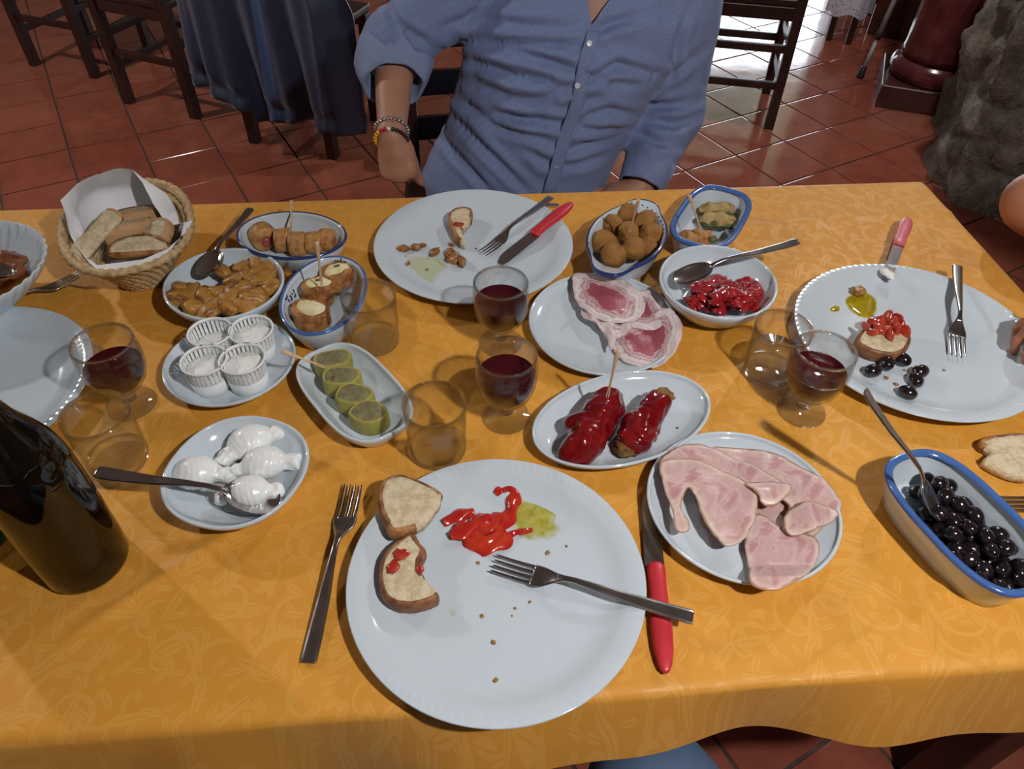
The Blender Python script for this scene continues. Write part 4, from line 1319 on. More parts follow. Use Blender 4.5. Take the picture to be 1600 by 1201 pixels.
def decal(px_list, r, m, name, parent, bv, sc=1.0):
    for (x, y, ang, ax, ay) in px_list:
        hit, nrm, _, _ = bv.ray_cast(CAM, pdir(x, y))
        if hit is None: continue
        M = parent.matrix_basis.inverted()
        q = nrm.to_track_quat('Z', 'Y'); P = hit + nrm * 0.0004
        rr = Matrix.Rotation(ang, 3, 'Z')
        v = [M @ (P + q @ (rr @ Vector((ax * math.cos(2 * PI * k / 14), ay * math.sin(2 * PI * k / 14), 0)))) for k in range(14)]
        mesh_obj(name, [w[:] for w in v], [tuple(range(14))], m, parent)


for cx, cy in ((527, 411), (451, 466)):
    decal([(cx + 4.6 * math.cos(k * 1.2566 + 0.3), cy + 3.6 * math.sin(k * 1.2566 + 0.3), k * 1.2566 + 0.3, 0.0034, 0.0019) for k in range(5)], 0.003, NAVY, 'painted_petal', D_FLO, BV)
decal([(538, 409, 0.5, .004, .0016), (544, 416, -0.6, .004, .0016), (533, 405, 1.2, .003, .0012), (459, 455, 1.2, .004, .0016), (461, 462, 0.2, .004, .0016), (456, 459, 2, .003, .0012)], .003, GREENG, 'painted_leaf', D_FLO, BV)
BV2 = bvh(O_BAL)
dots = []
for k in range(26):
    t_ = -0.2 + 3.6 * k / 25
    x, y = 976 + 62 * math.cos(t_ + 0.15), 362 - 46 * math.sin(t_ + 0.15) * 1.0
    dots.append((x, y, t_ * 2, .0026, .0012))
decal(dots, .002, NAVY, 'painted_scroll', D_BAL, BV2)

# ---- ricotta in slotted plastic cups
CUP = NT('white_plastic'); CUP.p(color=(0.80, 0.82, 0.83), rough=0.35, sss=0.0, spec=0.45); CUP = CUP.m
RIC = mat('ricotta', (0.86, 0.87, 0.85), 0.55, bump=(160, 0.7, 0.004), sss=0.05)
for k, (x, y, tl, lb) in enumerate(((333, 601, 0.0, 'ricotta cup at the front left of the shallow plate'), (391, 599, 0.0, 'ricotta cup at the front right of the shallow plate'), (342, 557, 0.06, 'ricotta cup at the back left of the shallow plate'), (404, 553, -0.05, 'ricotta cup at the back right of the shallow plate'))):
    p = px(x, y, TZ + 0.008); t = thing('ricotta_cup', lb, 'cheese cup', (p.x, p.y, TZ + 0.0072), k, 'ricotta cups')
    if k > 1: t.rotation_euler = (0, 0, k)
    h, rb, rt = 0.047, 0.0245, 0.0282
    R = lambda z: rb + (rt - rb) * z / h
    v, f = lathe([(0, 0.0), (rb - 0.002, 0.0), (rb, 0.002), (R(0.022), 0.022), (R(0.022) - 0.0012, 0.022), (rb - 0.0014, 0.003), (0, 0.0015)], 56); mesh_obj('cup_base', v, f, CUP, t)
    v, f = lathe([(R(0.043), 0.043), (rt + 0.0012, 0.0435), (rt + 0.0016, 0.0455), (rt + 0.0012, 0.047), (rt - 0.0008, 0.047), (R(0.043) - 0.0012, 0.043), (R(0.043), 0.043)], 56); mesh_obj('rim', v, f, CUP, t)
    mb = MB(); ns = 30
    for j in range(ns):
        a = 2 * PI * j / ns; w = 0.0018
        c_, s2 = math.cos(a), math.sin(a)
        vv = []
        for z in (0.0215, 0.0435):
            for rr, ww in ((R(z), -w), (R(z), w), (R(z) - 0.0012, w), (R(z) - 0.0012, -w)):
                vv.append((rr * c_ - ww * s2, rr * s2 + ww * c_, z))
        mb.add(vv, [(0, 1, 5, 4), (1, 2, 6, 5), (2, 3, 7, 6), (3, 0, 4, 7)])
    mb.obj('slotted_wall', CUP, t, False)
    lv = (0.034, 0.036, 0.026, 0.036)[k]
    v, f = lathe([(0, 0.002), (rb - 0.0018, 0.0035), (R(lv) - 0.0018, lv - 0.003), (R(lv) - 0.004, lv), (R(lv) * 0.5, lv + 0.001), (0, lv)], 48); v = np.array(v); v[:, 2] += np.where(v[:, 2] > lv - 0.002, 0.0012 * fbm(v + k, 110, 3, k), 0)
    mesh_obj('ricotta', v, f, RIC, t)

# ---- green omelette rolls
WRAP = mat('green_omelette', (0.38, 0.33, 0.075), 0.45, var=(40, (0.29, 0.26, 0.05), 0.4, 0.65), bump=(80, 0.25, 0.002), sss=0.05)
GFIL = mat('grey_green_filling', (0.23, 0.20, 0.085), 0.6, var=(120, (0.15, 0.13, 0.06), 0.4, 0.6), bump=(220, 0.7, 0.003))
gdir = (px(577, 645) - px(520, 564)).normalized()
for k, (x, y, lb) in enumerate(((521, 567, 'green roll at the far end of its dish, under the wooden pick'), (534, 594, 'second green roll from the wooden pick'), (554, 622, 'third green roll from the wooden pick'), (577, 650, 'green roll at the near end of its dish'))):
    p = px(x, y, TZ + 0.024); t = thing('green_roll', lb, 'omelette roll', (p.x, p.y, TZ + 0.0072), math.radians(15 - 6 * k), 'green omelette rolls'); h = 0.027
    ra, rb2 = 0.0255, 0.0185
    ring = lambda s_, z: [(ra * s_ * math.cos(a) * (1 + 0.04 * math.sin(3 * a + k)), rb2 * s_ * math.sin(a) * (1 + 0.05 * math.sin(2 * a + 1 + k)), z + 0.001 * math.sin(3 * a + k)) for a in [2 * PI * j / 48 for j in range(48)]]
    v, f = loft([ring(0.9, 0), ring(0.98, 0.004), ring(1.0, h * 0.5), ring(0.98, h - 0.004), ring(0.94, h - 0.0005), ring(0.86, h), ring(0.78, h - 0.002)]); mesh_obj('wrap', v, f, WRAP, t)
    v, f = loft([ring(0.86, h - 0.003), ring(0.80, h - 0.0006), ring(0.6, h + 0.0004), ring(0.3, h + 0.0006), ring(0.05, h)]); v = np.array(v); v[:, 2] += 0.0007 * fbm(v, 300, 2, k); mesh_obj('filling', v, f, GFIL, t)

# ---- mozzarella knots
MOZ = mat('mozzarella', (0.86, 0.87, 0.86), 0.25, sss=0.12, coat=0.3, bump=(70, 0.25, 0.003))


def mozz(label, body, ends, rr, k):
    c = px(*body, TZ + 0.024); t = None
    e = [px(a, b, TZ + z) for a, b, z in ends]
    ax = (e[-1] - e[0]).normalized() if len(e) > 1 else (e[0] - c).normalized()
    rz = math.atan2(ax.y, ax.x)

    def fn(p):
        d = ellip(p, c, (rr * 1.18, rr * 0.98, rr * 0.86), (0, 0, rz))
        q = p - np.array(c, np.float32); s_ = q @ np.array(ax, np.float32)
        d = d - 0.00035 * np.sin(s_ * 900 + 6 * vnoise(p, 60, k))
        for i, x in enumerate(e):
            dd = rcone(p, c + (x - c) * 0.6, x, rr * 0.34, rr * 0.44) - 0.003 * fbm(p, 130, 2, k + i)
            d = smin(d, dd, 0.006)
        return d
    pts = np.array([c] + e); lo = pts.min(0) - rr * 1.35; hi = pts.max(0) + rr * 1.35
    V, F_ = nets(fn, lo, hi, 0.0016); V = relax(V, F_, 1)
    V[:, 2] = np.maximum(V[:, 2], TZ + 0.0072)
    o = mesh_obj('mozzarella_knot', V - np.array(c), F_, MOZ); o.location = c
    tag(o, label, 'mozzarella', 'mozzarella knots')


mozz('mozzarella knot farthest from the spoon, at the back of its dish', (390, 690), [(350, 716, 0.022), (432, 676, 0.024)], 0.0225, 1)
mozz('mozzarella knot with a lumpy tail by the right rim of its dish', (413, 722), [(374, 736, 0.02), (461, 722, 0.022)], 0.0215, 2)
mozz('mozzarella knot at the left of its dish above the spoon handle', (306, 738), [(268, 762, 0.012), (356, 743, 0.018)], 0.0215, 3)
mozz('mozzarella knot lying on the spoon bowl', (390, 768), [(348, 777, 0.020), (431, 768, 0.022)], 0.0200, 4)
WHEY = mat('whey', (0.75, 0.77, 0.76), 0.05, trans=0.5, coat=0.3)
v, f = lathe([(0, 0.0), (0.040, 0.0), (0.0412, -0.0006)], 48); o = mesh_obj('whey_puddle', v, [q[::-1] for q in f], WHEY); o.location = (-0.3127, 0.5271, TZ + 0.0086)
tag(o, 'thin milky whey puddle in the mozzarella dish', 'whey')


# ---- bread
def m_crumb():
    n = NT('bread_crumb'); a = n.noise(220, 4, 0.6); b = n.noise(70, 3, 0.5)
    n.p(color=n.mix(n.ramp(n.math('ADD', n.math('MULTIPLY', b, 0.5), n.math('MULTIPLY', n.noise(150, 4, 0.7), 0.5)), [(0.42, (1, 1, 1)), (0.56, (0, 0, 0))]), (0.66, 0.56, 0.39), (0.52, 0.41, 0.25)), rough=0.85); vo = n.t.nodes.new('ShaderNodeTexVoronoi'); vo.inputs['Scale'].default_value = 330; vo.feature = 'SMOOTH_F1'; n.t.links.new(n.coord(), vo.inputs['Vector']); n.bump(n.math('ADD', n.math('MULTIPLY', vo.outputs['Distance'], 0.8), n.math('MULTIPLY', a, 0.7)), 0.8, 0.0016); return n.m


CRUMB = m_crumb()
CRUST = mat('bread_crust', (0.42, 0.20, 0.07), 0.6, var=(55, (0.15, 0.05, 0.016), 0.42, 0.62), bump=(120, 0.5, 0.003))
CRUSTL = mat('pale_bread_crust', (0.50, 0.30, 0.14), 0.65, var=(45, (0.40, 0.21, 0.08), 0.35, 0.7), bump=(120, 0.5, 0.003))
CRUSTD = mat('dark_bread_crust', (0.12, 0.036, 0.014), 0.5, var=(50, (0.28, 0.115, 0.035), 0.42, 0.62), bump=(120, 0.5, 0.003))


def bread(label, poly, thick, loc, e=(0, 0, 0), crust=None, torn=None, k=0, group='pieces of bread', ztop=None):
    """slice of bread: crumb slab with a crust band round the outline except where it is torn (a 2-D test)"""
    t = thing('bread_slice', label, 'bread', loc, 0, group); t.rotation_euler = e
    P = smooth_poly(poly, 6, 0.0006, k); lo = P.min(0); hi = P.max(0)
    v, f, ed = slab(P, 0.004, lambda p, d: thick - 0.0018 * np.exp(-d / 0.002) + 0.0007 * fbm(np.c_[p, p[:, 0] * 0], 250, 2, k), lambda p, d: thick - 0.0036 * np.exp(-d / 0.002))
    mesh_obj('crumb', v, f, CRUMB, t)
    m = len(P); keep = [not (torn and torn(*P[i])) for i in range(m)]
    c = P.mean(0); V, F_ = [], []
    nr = []
    for i in range(m):
        tg = P[(i + 1) % m] - P[i - 1]; nn = np.array([tg[1], -tg[0]]); nn = nn / (np.linalg.norm(nn) + 1e-9)
        if nn @ (P[i] - c) < 0: nn = -nn
        nr.append(nn)
    prof = [(-0.0035, thick + 0.0004), (-0.001, thick + 0.0006), (0.0012, thick * 0.85), (0.0020, thick * 0.5), (0.0012, thick * 0.15), (-0.001, -0.0003), (-0.0035, -0.0003)]
    for i in range(m):
        for off, z in prof: V.append((P[i][0] + nr[i][0] * off, P[i][1] + nr[i][1] * off, z))
    K = len(prof)
    ccw = np.sum(P[:, 0] * np.roll(P[:, 1], -1) - P[:, 1] * np.roll(P[:, 0], -1)) > 0
    for i in range(m):
        j = (i + 1) % m
        if keep[i] and keep[j]:
            for q in range(K - 1):
                fc = (i * K + q, j * K + q, j * K + q + 1, i * K + q + 1); F_.append(fc if not ccw else fc[::-1])
    mesh_obj('crust', V, F_, crust or CRUST, t)
    return t


def bread_px(label, pts, z, thick, c0, e=(0, 0, 0), **kw):
    """outline traced on the height where the top of the slice lies"""
    c = px(*c0, z); P = [((px(x, y, z) - c).x, (px(x, y, z) - c).y) for x, y in pts]
    return bread(label, P, thick, (c.x, c.y, z - thick), e, **kw)


bread_px('torn bread slice with pale crumb leaning on the front plate rim', [(591, 774), (599, 750), (621, 741), (654, 749), (687, 768), (675, 795), (654, 819), (613, 831), (601, 815), (593, 795)], TZ + 0.038, 0.017, (636, 785), (-0.04, 0.10, 0), torn=lambda x, y: x > 0.012 and y < 0.012, k=1)
t = bread_px('bitten toasted bread with tomato on the front plate', [(597, 873), (613, 851), (642, 833), (654, 846), (663, 858), (656, 872), (655, 886), (663, 902), (679, 917), (680, 930), (646, 940), (617, 938), (600, 925), (593, 900)], TZ + 0.030, 0.021, (630, 893), (0.06, 0, 0), crust=CRUSTD, torn=lambda x, y: x > 0.02 and y > -0.02, k=2)
TOM = mat('tomato', (0.36, 0.024, 0.016), 0.2, var=(50, (0.44, 0.06, 0.025), 0.4, 0.65), coat=0.4, sss=0.05)
for k, (x, y, s_, lb) in enumerate(((626, 866, .0085, 'tomato bit at the top of the bitten bread'), (614, 886, .0075, 'tomato bit at the left crust of the bitten bread'), (656, 888, .005, 'tomato bit at the bitten edge of the bread'))):
    v, f = blob((s_, s_ * 0.8, s_ * 0.3), k, 0.3, 2, 3); o = mesh_obj('tomato_piece', v, f, TOM); put(o, px(x, y, TZ + 0.0315), (0, 0, k)); tag(o, lb, 'tomato', 'tomato bits on bread')
t = bread_px('small bitten bread end on the plate by the blue shirt', [(701, 334), (715, 325), (735, 326), (734, 342), (722, 352), (722, 362), (726, 374), (714, 368), (704, 350)], TZ + 0.027, 0.018, (717, 347), (0.05, 0.05, 0), torn=lambda x, y: x > 0.006 and y < 0.01, k=3)
v, f = blob((0.009, 0.006, 0.002), 9, 0.3, 2, 3); o = mesh_obj('tomato_piece', v, f, TOM); put(o, px(716, 350, TZ + 0.028)); tag(o, 'tomato smear on the small bitten bread end', 'tomato', 'tomato bits on bread')
t = bread_px('toasted bread topped with chopped tomato beside the olives', [(1342, 520), (1360, 508), (1395, 505), (1420, 520), (1419, 537), (1402, 548), (1372, 546), (1343, 534)], TZ + 0.030, 0.021, (1380, 528), (0.10, 0, 0), crust=CRUSTD, k=4)
for k, (x, y, s_) in enumerate(((1368, 499, .010), (1386, 492, .010), (1402, 492, .008), (1378, 510, .011), (1400, 510, .010), (1414, 514, .009), (1365, 515, .008), (1390, 520, .009), (1352, 506, .007), (1376, 499, .009), (1394, 502, .010), (1408, 502, .008), (1384, 512, .009))):
    v, f = blob((s_ * 1.15, s_ * 0.95, s_ * 0.55), k + 20, 0.16, 1.6, 3); o = mesh_obj('tomato_cube', v, f, TOM); put(o, px(x, y + 4, TZ + 0.034), (k, k * 2, k)); tag(o, 'chopped tomato chunk heaped on the toasted bread', 'tomato', 'chopped tomato on toast')
bread_px('torn piece of white bread on the cloth by the olive dish', [(1533, 690), (1548, 681), (1570, 678), (1600, 676), (1640, 690), (1648, 722), (1620, 742), (1590, 743), (1565, 734), (1538, 718), (1550, 705)], TZ + 0.015, 0.014, (1590, 710), crust=CRUST, torn=lambda x, y: y < 0.012, k=5)


# ---- bread basket
def m_straw():
    n = NT('woven_straw'); co = n.coord()
    w = n.t.nodes.new('ShaderNodeTexNoise'); w.inputs['Scale'].default_value = 120; n.t.links.new(co, w.inputs['Vector'])
    n.p(color=n.ramp(w.outputs[0], [(0.3, (0.36, 0.23, 0.10)), (0.55, (0.54, 0.38, 0.19)), (0.75, (0.62, 0.47, 0.26))]), rough=0.7); n.bump(w.outputs[0], 0.4, 0.002); return n.m


STRAW = m_straw()
BC = Vector((-0.5922, 0.9681)); BR = math.radians(115.1 - 90)


def basket():
    t = thing('bread_basket', 'woven straw basket lined with a paper napkin and filled with bread', 'basket', (BC.x, BC.y, TZ + 0.0006), BR)
    a0, b0, h = 0.0933, 0.1294, 0.070
    K = 150
    def path(off, z, ph):
        P = superell(a0 - off, b0 - off, 2.3, K)
        return [Vector((x, y, z)) for x, y in P]
    def coil(off, z, r, name, ph):
        P = path(off, z, 0); V, Fc = [], []; n = 10
        for i, p in enumerate(P):
            tg = (P[(i + 1) % K] - P[i - 1]).normalized(); out = Vector((tg.y, -tg.x, 0)); tw = 1 + 0.20 * math.sin(i * 2 * PI / 3.4 + ph)
            for j in range(n):
                a = 2 * PI * j / n; V.append((p + out * (r * tw * math.cos(a)) + Vector((0, 0, r * tw * math.sin(a))))[:])
        for i in range(K):
            for j in range(n):
                Fc.append((i * n + j, ((i + 1) % K) * n + j, ((i + 1) % K) * n + (j + 1) % n, i * n + (j + 1) % n))
        mesh_obj(name, V, Fc, STRAW, t)
    nc = 9
    for k in range(nc):
        s_ = k / (nc - 1); z = 0.0045 + (h - 0.009) * s_; off = 0.046 * (1 - s_) ** 0.85
        coil(off + 0.004, z, 0.0049, 'coil', k * 2.4)
    for k in range(5): coil(0.055 + 0.0085 * k, 0.0045, 0.0046, 'base_coil', k * 1.7)
    coil(0.0015, h - 0.001, 0.0056, 'rim', 1)
    return t


basket()
PAPER = NT('paper_napkin'); PAPER.p(color=(0.80, 0.80, 0.83), rough=0.9); PAPER.bump(PAPER.noise(55, 3, 0.6), 0.25, 0.004); PAPER = PAPER.m


def napkin():
    c = Vector((BC.x, BC.y, 0)); n = 120; rings = 16
    # upper outline of the paper, as seen all round: image point and height over the cloth
    ol = [(93, 312, .118), (121, 287, .122), (150, 271, .126), (160, 268, .122), (183, 266, .126), (207, 266, .120), (223, 283, .112), (240, 320, .088), (262, 352, .066), (301, 344, .080), (292, 362, .072), (262, 388, .060), (222, 405, .054), (180, 411, .052), (152, 414, .056), (138, 404, .060), (116, 374, .070), (101, 342, .095)]
    E = [px(x, y, TZ + z) for x, y, z in ol]
    an = np.unwrap([math.atan2(p.y - c.y, p.x - c.x) for p in E])
    V, Fc = [], []
    m = len(E)
    pts = []
    for i in range(m):
        for j in range(7):
            f_ = j / 7; pts.append(E[i].lerp(E[(i + 1) % m], f_))
    n = len(pts)
    for k in range(rings + 1):
        s_ = k / rings
        for i, p in enumerate(pts):
            d = Vector((p.x - c.x, p.y - c.y, 0)); L = d.length; d.normalize()
            # inside wall of the basket
            ca, sa = math.cos(-BR), math.sin(-BR); lx_, ly_ = d.x * ca - d.y * sa, d.x * sa + d.y * ca
            rw = 1.0 / ((abs(lx_) / 0.083) ** 2.3 + (abs(ly_) / 0.119) ** 2.3) ** (1 / 2.3)
            if s_ < 0.35: q = c + d * (rw * 0.55 * s_ / 0.35) + Vector((0, 0, TZ + 0.013))
            elif s_ < 0.65:
                u = (s_ - 0.35) / 0.3; q = c + d * (min(rw * 0.99, max(L, rw * 0.9)) * u + rw * 0.55 * (1 - u)) + Vector((0, 0, TZ + 0.013 + (min(p.z - TZ, 0.074) - 0.013) * u ** 1.4))
            else:
                u = (s_ - 0.65) / 0.35; a = c + d * min(rw * 0.99, max(L, rw * 0.9)) + Vector((0, 0, TZ + min(p.z - TZ, 0.074))); q = a.lerp(p, u)
            wr = 0.0012 * math.sin(i * 0.31 + s_ * 5) * s_ + 0.0010 * math.sin(i * 0.17 + s_ * 9)
            V.append((q + d * wr + Vector((0, 0, wr)) - c)[:])
    for k in range(rings):
        for i in range(n):
            Fc.append((k * n + i, k * n + (i + 1) % n, (k + 1) * n + (i + 1) % n, (k + 1) * n + i))
    o = mesh_obj('paper_napkin', V, Fc, PAPER); o.location = c
    tag(o, 'white paper napkin standing up in the bread basket', 'napkin')


napkin()


def half_round(w, h, fl=0.25, k=0):
    """outline of a slice of a round loaf: flat base, domed top"""
    out = []
    for j in range(13):
        a = PI * j / 12; out.append((w * math.cos(a), h * (math.sin(a) ** 0.8)))
    out += [(-w * 0.96, -h * fl), (0, -h * fl * 1.15), (w * 0.96, -h * fl)]
    return out


bread('thick bread strip propped against the napkin in the basket', [(-0.044, -0.012), (-0.042, 0.012), (0, 0.013), (0.042, 0.012), (0.044, -0.011), (0, -0.012)], 0.016, px(152, 372, TZ + 0.062), (0.55, -0.38, math.radians(58)), crust=CRUSTL, torn=lambda x, y: abs(x) < 0.039, k=11)
bread('front bread slice showing its pale crumb in the basket', half_round(0.043, 0.026), 0.015, px(222, 397, TZ + 0.040), (0.42, 0.06, math.radians(14)), crust=CRUST, k=12)
bread('bread slice with rounded crust behind the front slice in the basket', half_round(0.036, 0.030), 0.026, px(208, 374, TZ + 0.046), (-0.25, 0.10, math.radians(38)), crust=CRUSTL, k=13)
bread('bread slice leaning highest in the basket against the napkin', half_round(0.036, 0.030), 0.024, px(222, 352, TZ + 0.050), (-0.30, 0.05, math.radians(22)), crust=CRUSTL, k=14)
bread('bread slice at the right side of the basket', half_round(0.026, 0.026), 0.016, px(252, 371, TZ + 0.050), (0.5, -0.2, math.radians(-30)), crust=CRUSTL, k=15)


# ---- puddles and scraps
def puddle(name, label, pts, z, m, cat, h=0.0009, rough=0.0008, k=0, group=None):
    c = px(*np.mean(pts, 0), z); P = smooth_poly([((px(x, y, z) - c).x, (px(x, y, z) - c).y) for x, y in pts], 6, rough, k)
    v, f, ed = slab(P, 0.003, lambda p, d: h * (1 - np.exp(-d / 0.0022)), lambda p, d: 0.0001 + h * (1 - np.exp(-d / 0.0022)))
    o = mesh_obj(name, v, f, m, attrs={'edge': ed}); o.location = (c.x, c.y, z); return tag(o, label, cat, group)


def m_oil(name, c1, c2, tr, soft=0.012):
    n = NT(name); a = n.noise(90, 4, 0.6); col = n.mix(n.ramp(a, [(0.4, (0, 0, 0)), (0.65, (1, 1, 1))]), c1, c2); n.p(color=col, rough=0.05, coat=0.3)
    t = n.t.nodes.new('ShaderNodeBsdfTransparent'); n.set(t.inputs[0], col); m = n.t.nodes.new('ShaderNodeMixShader'); m.inputs[0].default_value = tr
    ef = n.ramp(n.math('MULTIPLY', n.math('ADD', n.attr('edge'), n.math('MULTIPLY', n.math('SUBTRACT', a, 0.5), soft)), 1.0 / max(soft, 1e-4)), [(0.0, (0, 0, 0)), (0.9, (1, 1, 1))]); n.set(t.inputs[0], n.mix(ef, (1, 1, 1), col)); n.set(m.inputs[0], n.math('SUBTRACT', 1.0, n.math('MULTIPLY', ef, 1 - tr)))
    n.t.links.new(n.b.outputs[0], m.inputs[1]); n.t.links.new(t.outputs[0], m.inputs[2]); n.t.links.new(m.outputs[0], n.t.nodes['Material Output'].inputs[0]); return n.m


OIL = m_oil('olive_oil', (0.90, 0.84, 0.40), (0.80, 0.68, 0.16), 0.93)
OILF = m_oil('thin_oil', (0.94, 0.93, 0.78), (0.90, 0.88, 0.66), 0.95)
OILD = m_oil('thick_oil', (0.72, 0.58, 0.02), (0.60, 0.44, 0.015), 0.72, 0.004)
puddle('oil_puddle', 'yellow olive oil puddle beside the peppers on the front plate', [(800, 782), (836, 776), (872, 786), (888, 800), (868, 814), (880, 827), (852, 845), (812, 840), (792, 812)], PLT, OIL, 'oil', k=1, group='oil puddles')
puddle('oil_puddle', 'thick yellow oil puddle on the olive plate', [(1319, 470), (1328, 461), (1344, 455), (1361, 461), (1371, 473), (1366, 492), (1350, 497), (1330, 487)], PLT, OILD, 'oil', 0.0016, k=2, group='oil puddles')
puddle('oil_puddle', 'small round oil drop beside the thick puddle on the olive plate', [(1293, 482), (1303, 477), (1313, 479), (1312, 486), (1300, 488)], PLT, OILD, 'oil', 0.0012, 0.0003, k=3, group='oil puddles')
puddle('oil_puddle', 'pale oily smear on the plate by the blue shirt', [(630, 405), (655, 398), (690, 404), (700, 418), (684, 436), (672, 452), (650, 440), (640, 424)], PLT, OILF, 'oil', 0.0007, 0.002, k=4, group='oil puddles')
puddle('oil_puddle', 'faint greenish smear near the front rim of the front plate', [(615, 1012), (628, 1006), (636, 1014), (626, 1024)], PLT, OILF, 'oil', 0.0005, 0.0004, k=5, group='oil puddles')
puddle('oil_puddle', 'pale oil spot in the middle of the front plate', [(698, 955), (708, 948), (716, 955), (707, 964)], PLT, OILF, 'oil', 0.0005, 0.0003, k=6, group='oil puddles')
SCR = mat('brown_scrap', (0.26, 0.12, 0.03), 0.35, var=(90, (0.42, 0.22, 0.05), 0.4, 0.65), bump=(160, 0.4, 0.002), coat=0.2)
MUSH = mat('fried_mushroom', (0.34, 0.15, 0.035), 0.35, var=(130, (0.16, 0.05, 0.014), 0.4, 0.65), bump=(120, 0.5, 0.003), coat=0.2)
for k, (x, y, s_) in enumerate(((631, 388, .0095), (651, 386, .010), (661, 383, .007), (679, 393, .011), (703, 398, .011), (712, 405, .013), (722, 409, .012), (706, 382, .006), (637, 412, .005))):
    v, f = blob((s_, s_ * 0.75, s_ * 0.5), k + 40, 0.3, 2.0, 3); o = mesh_obj('mushroom_piece', v, f, MUSH); put(o, px(x, y, PLT + s_ * 0.42), (0.2 * k, 0.3, k * 1.3))
    tag(o, ['brown mushroom scrap at the left end of the row above the oily smear', 'brown mushroom scrap second from the left in its row', 'small mushroom scrap touching the second one in the row', 'flat mushroom scrap in the middle of the row', 'mushroom scrap at the left of the three-piece mushroom clump', 'largest mushroom piece in the middle of the clump', 'mushroom piece at the right end of the clump', 'small mushroom bit just above the clump, below the bread end', 'tiny mushroom bit inside the oily smear'][k], 'mushroom', 'mushroom scraps')
v, f = blob((.012, .009, .007), 61, 0.35, 2.2, 3); o = mesh_obj('caper_clump', v, f, SCR); put(o, px(1341, 455, PLT + .005)); tag(o, 'brown savoury clump in the thick oil puddle on the olive plate', 'food scrap')
for k, (x, y, s_, on) in enumerate(((747, 879, .003, 0), (856, 863, .004, 0), (885, 853, .0025, 0), (771, 1003, .004, 0), (774, 1062, .004, 0), (753, 962, .003, 0), (805, 950, .0022, 0), (828, 940, .0025, 0), (800, 962, .0016, 0), (890, 784, .0025, 0), (744, 388, .003, 1), (634, 400, .0025, 1), (667, 421, .004, 1), (1475, 578, .003, 2), (1385, 590, .0045, 2), (1400, 600, .005, 2), (1413, 578, .003, 2))):
    s_ *= 0.75; v, f = blob((s_, s_ * 0.8, s_ * 0.4), k + 70, 0.35, 2.2, 2); o = mesh_obj('crumb', v, f, SCR); put(o, px(x, y, PLT + s_ * 0.3), (0, 0, k))
    tag(o, ['crumb between the pepper heap and the fork tines', 'larger crumb below the oil puddle, above the fork neck', 'crumb right of the oil puddle on the front plate', 'crumb below the fork head, in the middle of the front plate', 'crumb nearest the front rim of the front plate', 'crumb left of the fork tines, low in the front plate', 'crumb just below the fork tines', 'crumb just below the fork head', 'tiniest crumb below the fork tines', 'crumb above the oil puddle on the front plate', 'crumb right of the mushroom row, left of the fork', 'crumb at the top left of the oily smear', 'brown crumb in the middle of the oily smear', 'reddish crumb below the fork on the olive plate', 'crumb between the leftmost olive and the front olive', 'larger crumb left of the front olive', 'crumb between the olives under the tomato bread'][k], 'crumb', 'crumbs on plates')


# ---- ribbons: roasted pepper strips
def ribbon(path, w, th, k=0, twist=0.0, arch=0.004):
    P = [Vector(p) for p in path]; Q = []
    n = len(P)
    for i in range(n - 1):
        p0, p1, p2, p3 = P[max(i - 1, 0)], P[i], P[i + 1], P[min(i + 2, n - 1)]
        for j in range(7):
            t = j / 7; Q.append(0.5 * ((2 * p1) + (p2 - p0) * t + (2 * p0 - 5 * p1 + 4 * p2 - p3) * t * t + (3 * p1 - p0 - 3 * p2 + p3) * t ** 3))
    Q.append(P[-1]); m = len(Q); rings = []
    for i, q in enumerate(Q):
        tg = (Q[min(i + 1, m - 1)] - Q[max(i - 1, 0)]).normalized(); sd = tg.cross(Vector((0, 0, 1))).normalized()
        up = sd.cross(tg); a = twist * math.sin(i * 0.35 + k)
        s2 = sd * math.cos(a) + up * math.sin(a); u2 = up * math.cos(a) - sd * math.sin(a)
        ww = w * (0.55 + 0.45 * min(1, 4 * min(i, m - 1 - i) / m + 0.05)) * (1 + 0.16 * math.sin(i * 0.8 + k * 2))
        r = []
        for c in range(-4, 5):
            x = c / 4; r.append(q + s2 * (ww / 2 * x) + u2 * (arch * (1 - x * x) + 0.0012 * math.sin(3 * x + i * 0.7 + k)))
        for c in range(4, -5, -1):
            x = c / 4; r.append(q + s2 * (ww / 2 * x) + u2 * (arch * (1 - x * x) - th * (1.02 - x * x * 0.8) + 0.0012 * math.sin(3 * x + i * 0.7 + k)))
        rings.append([x[:] for x in r])
    return loft(rings)


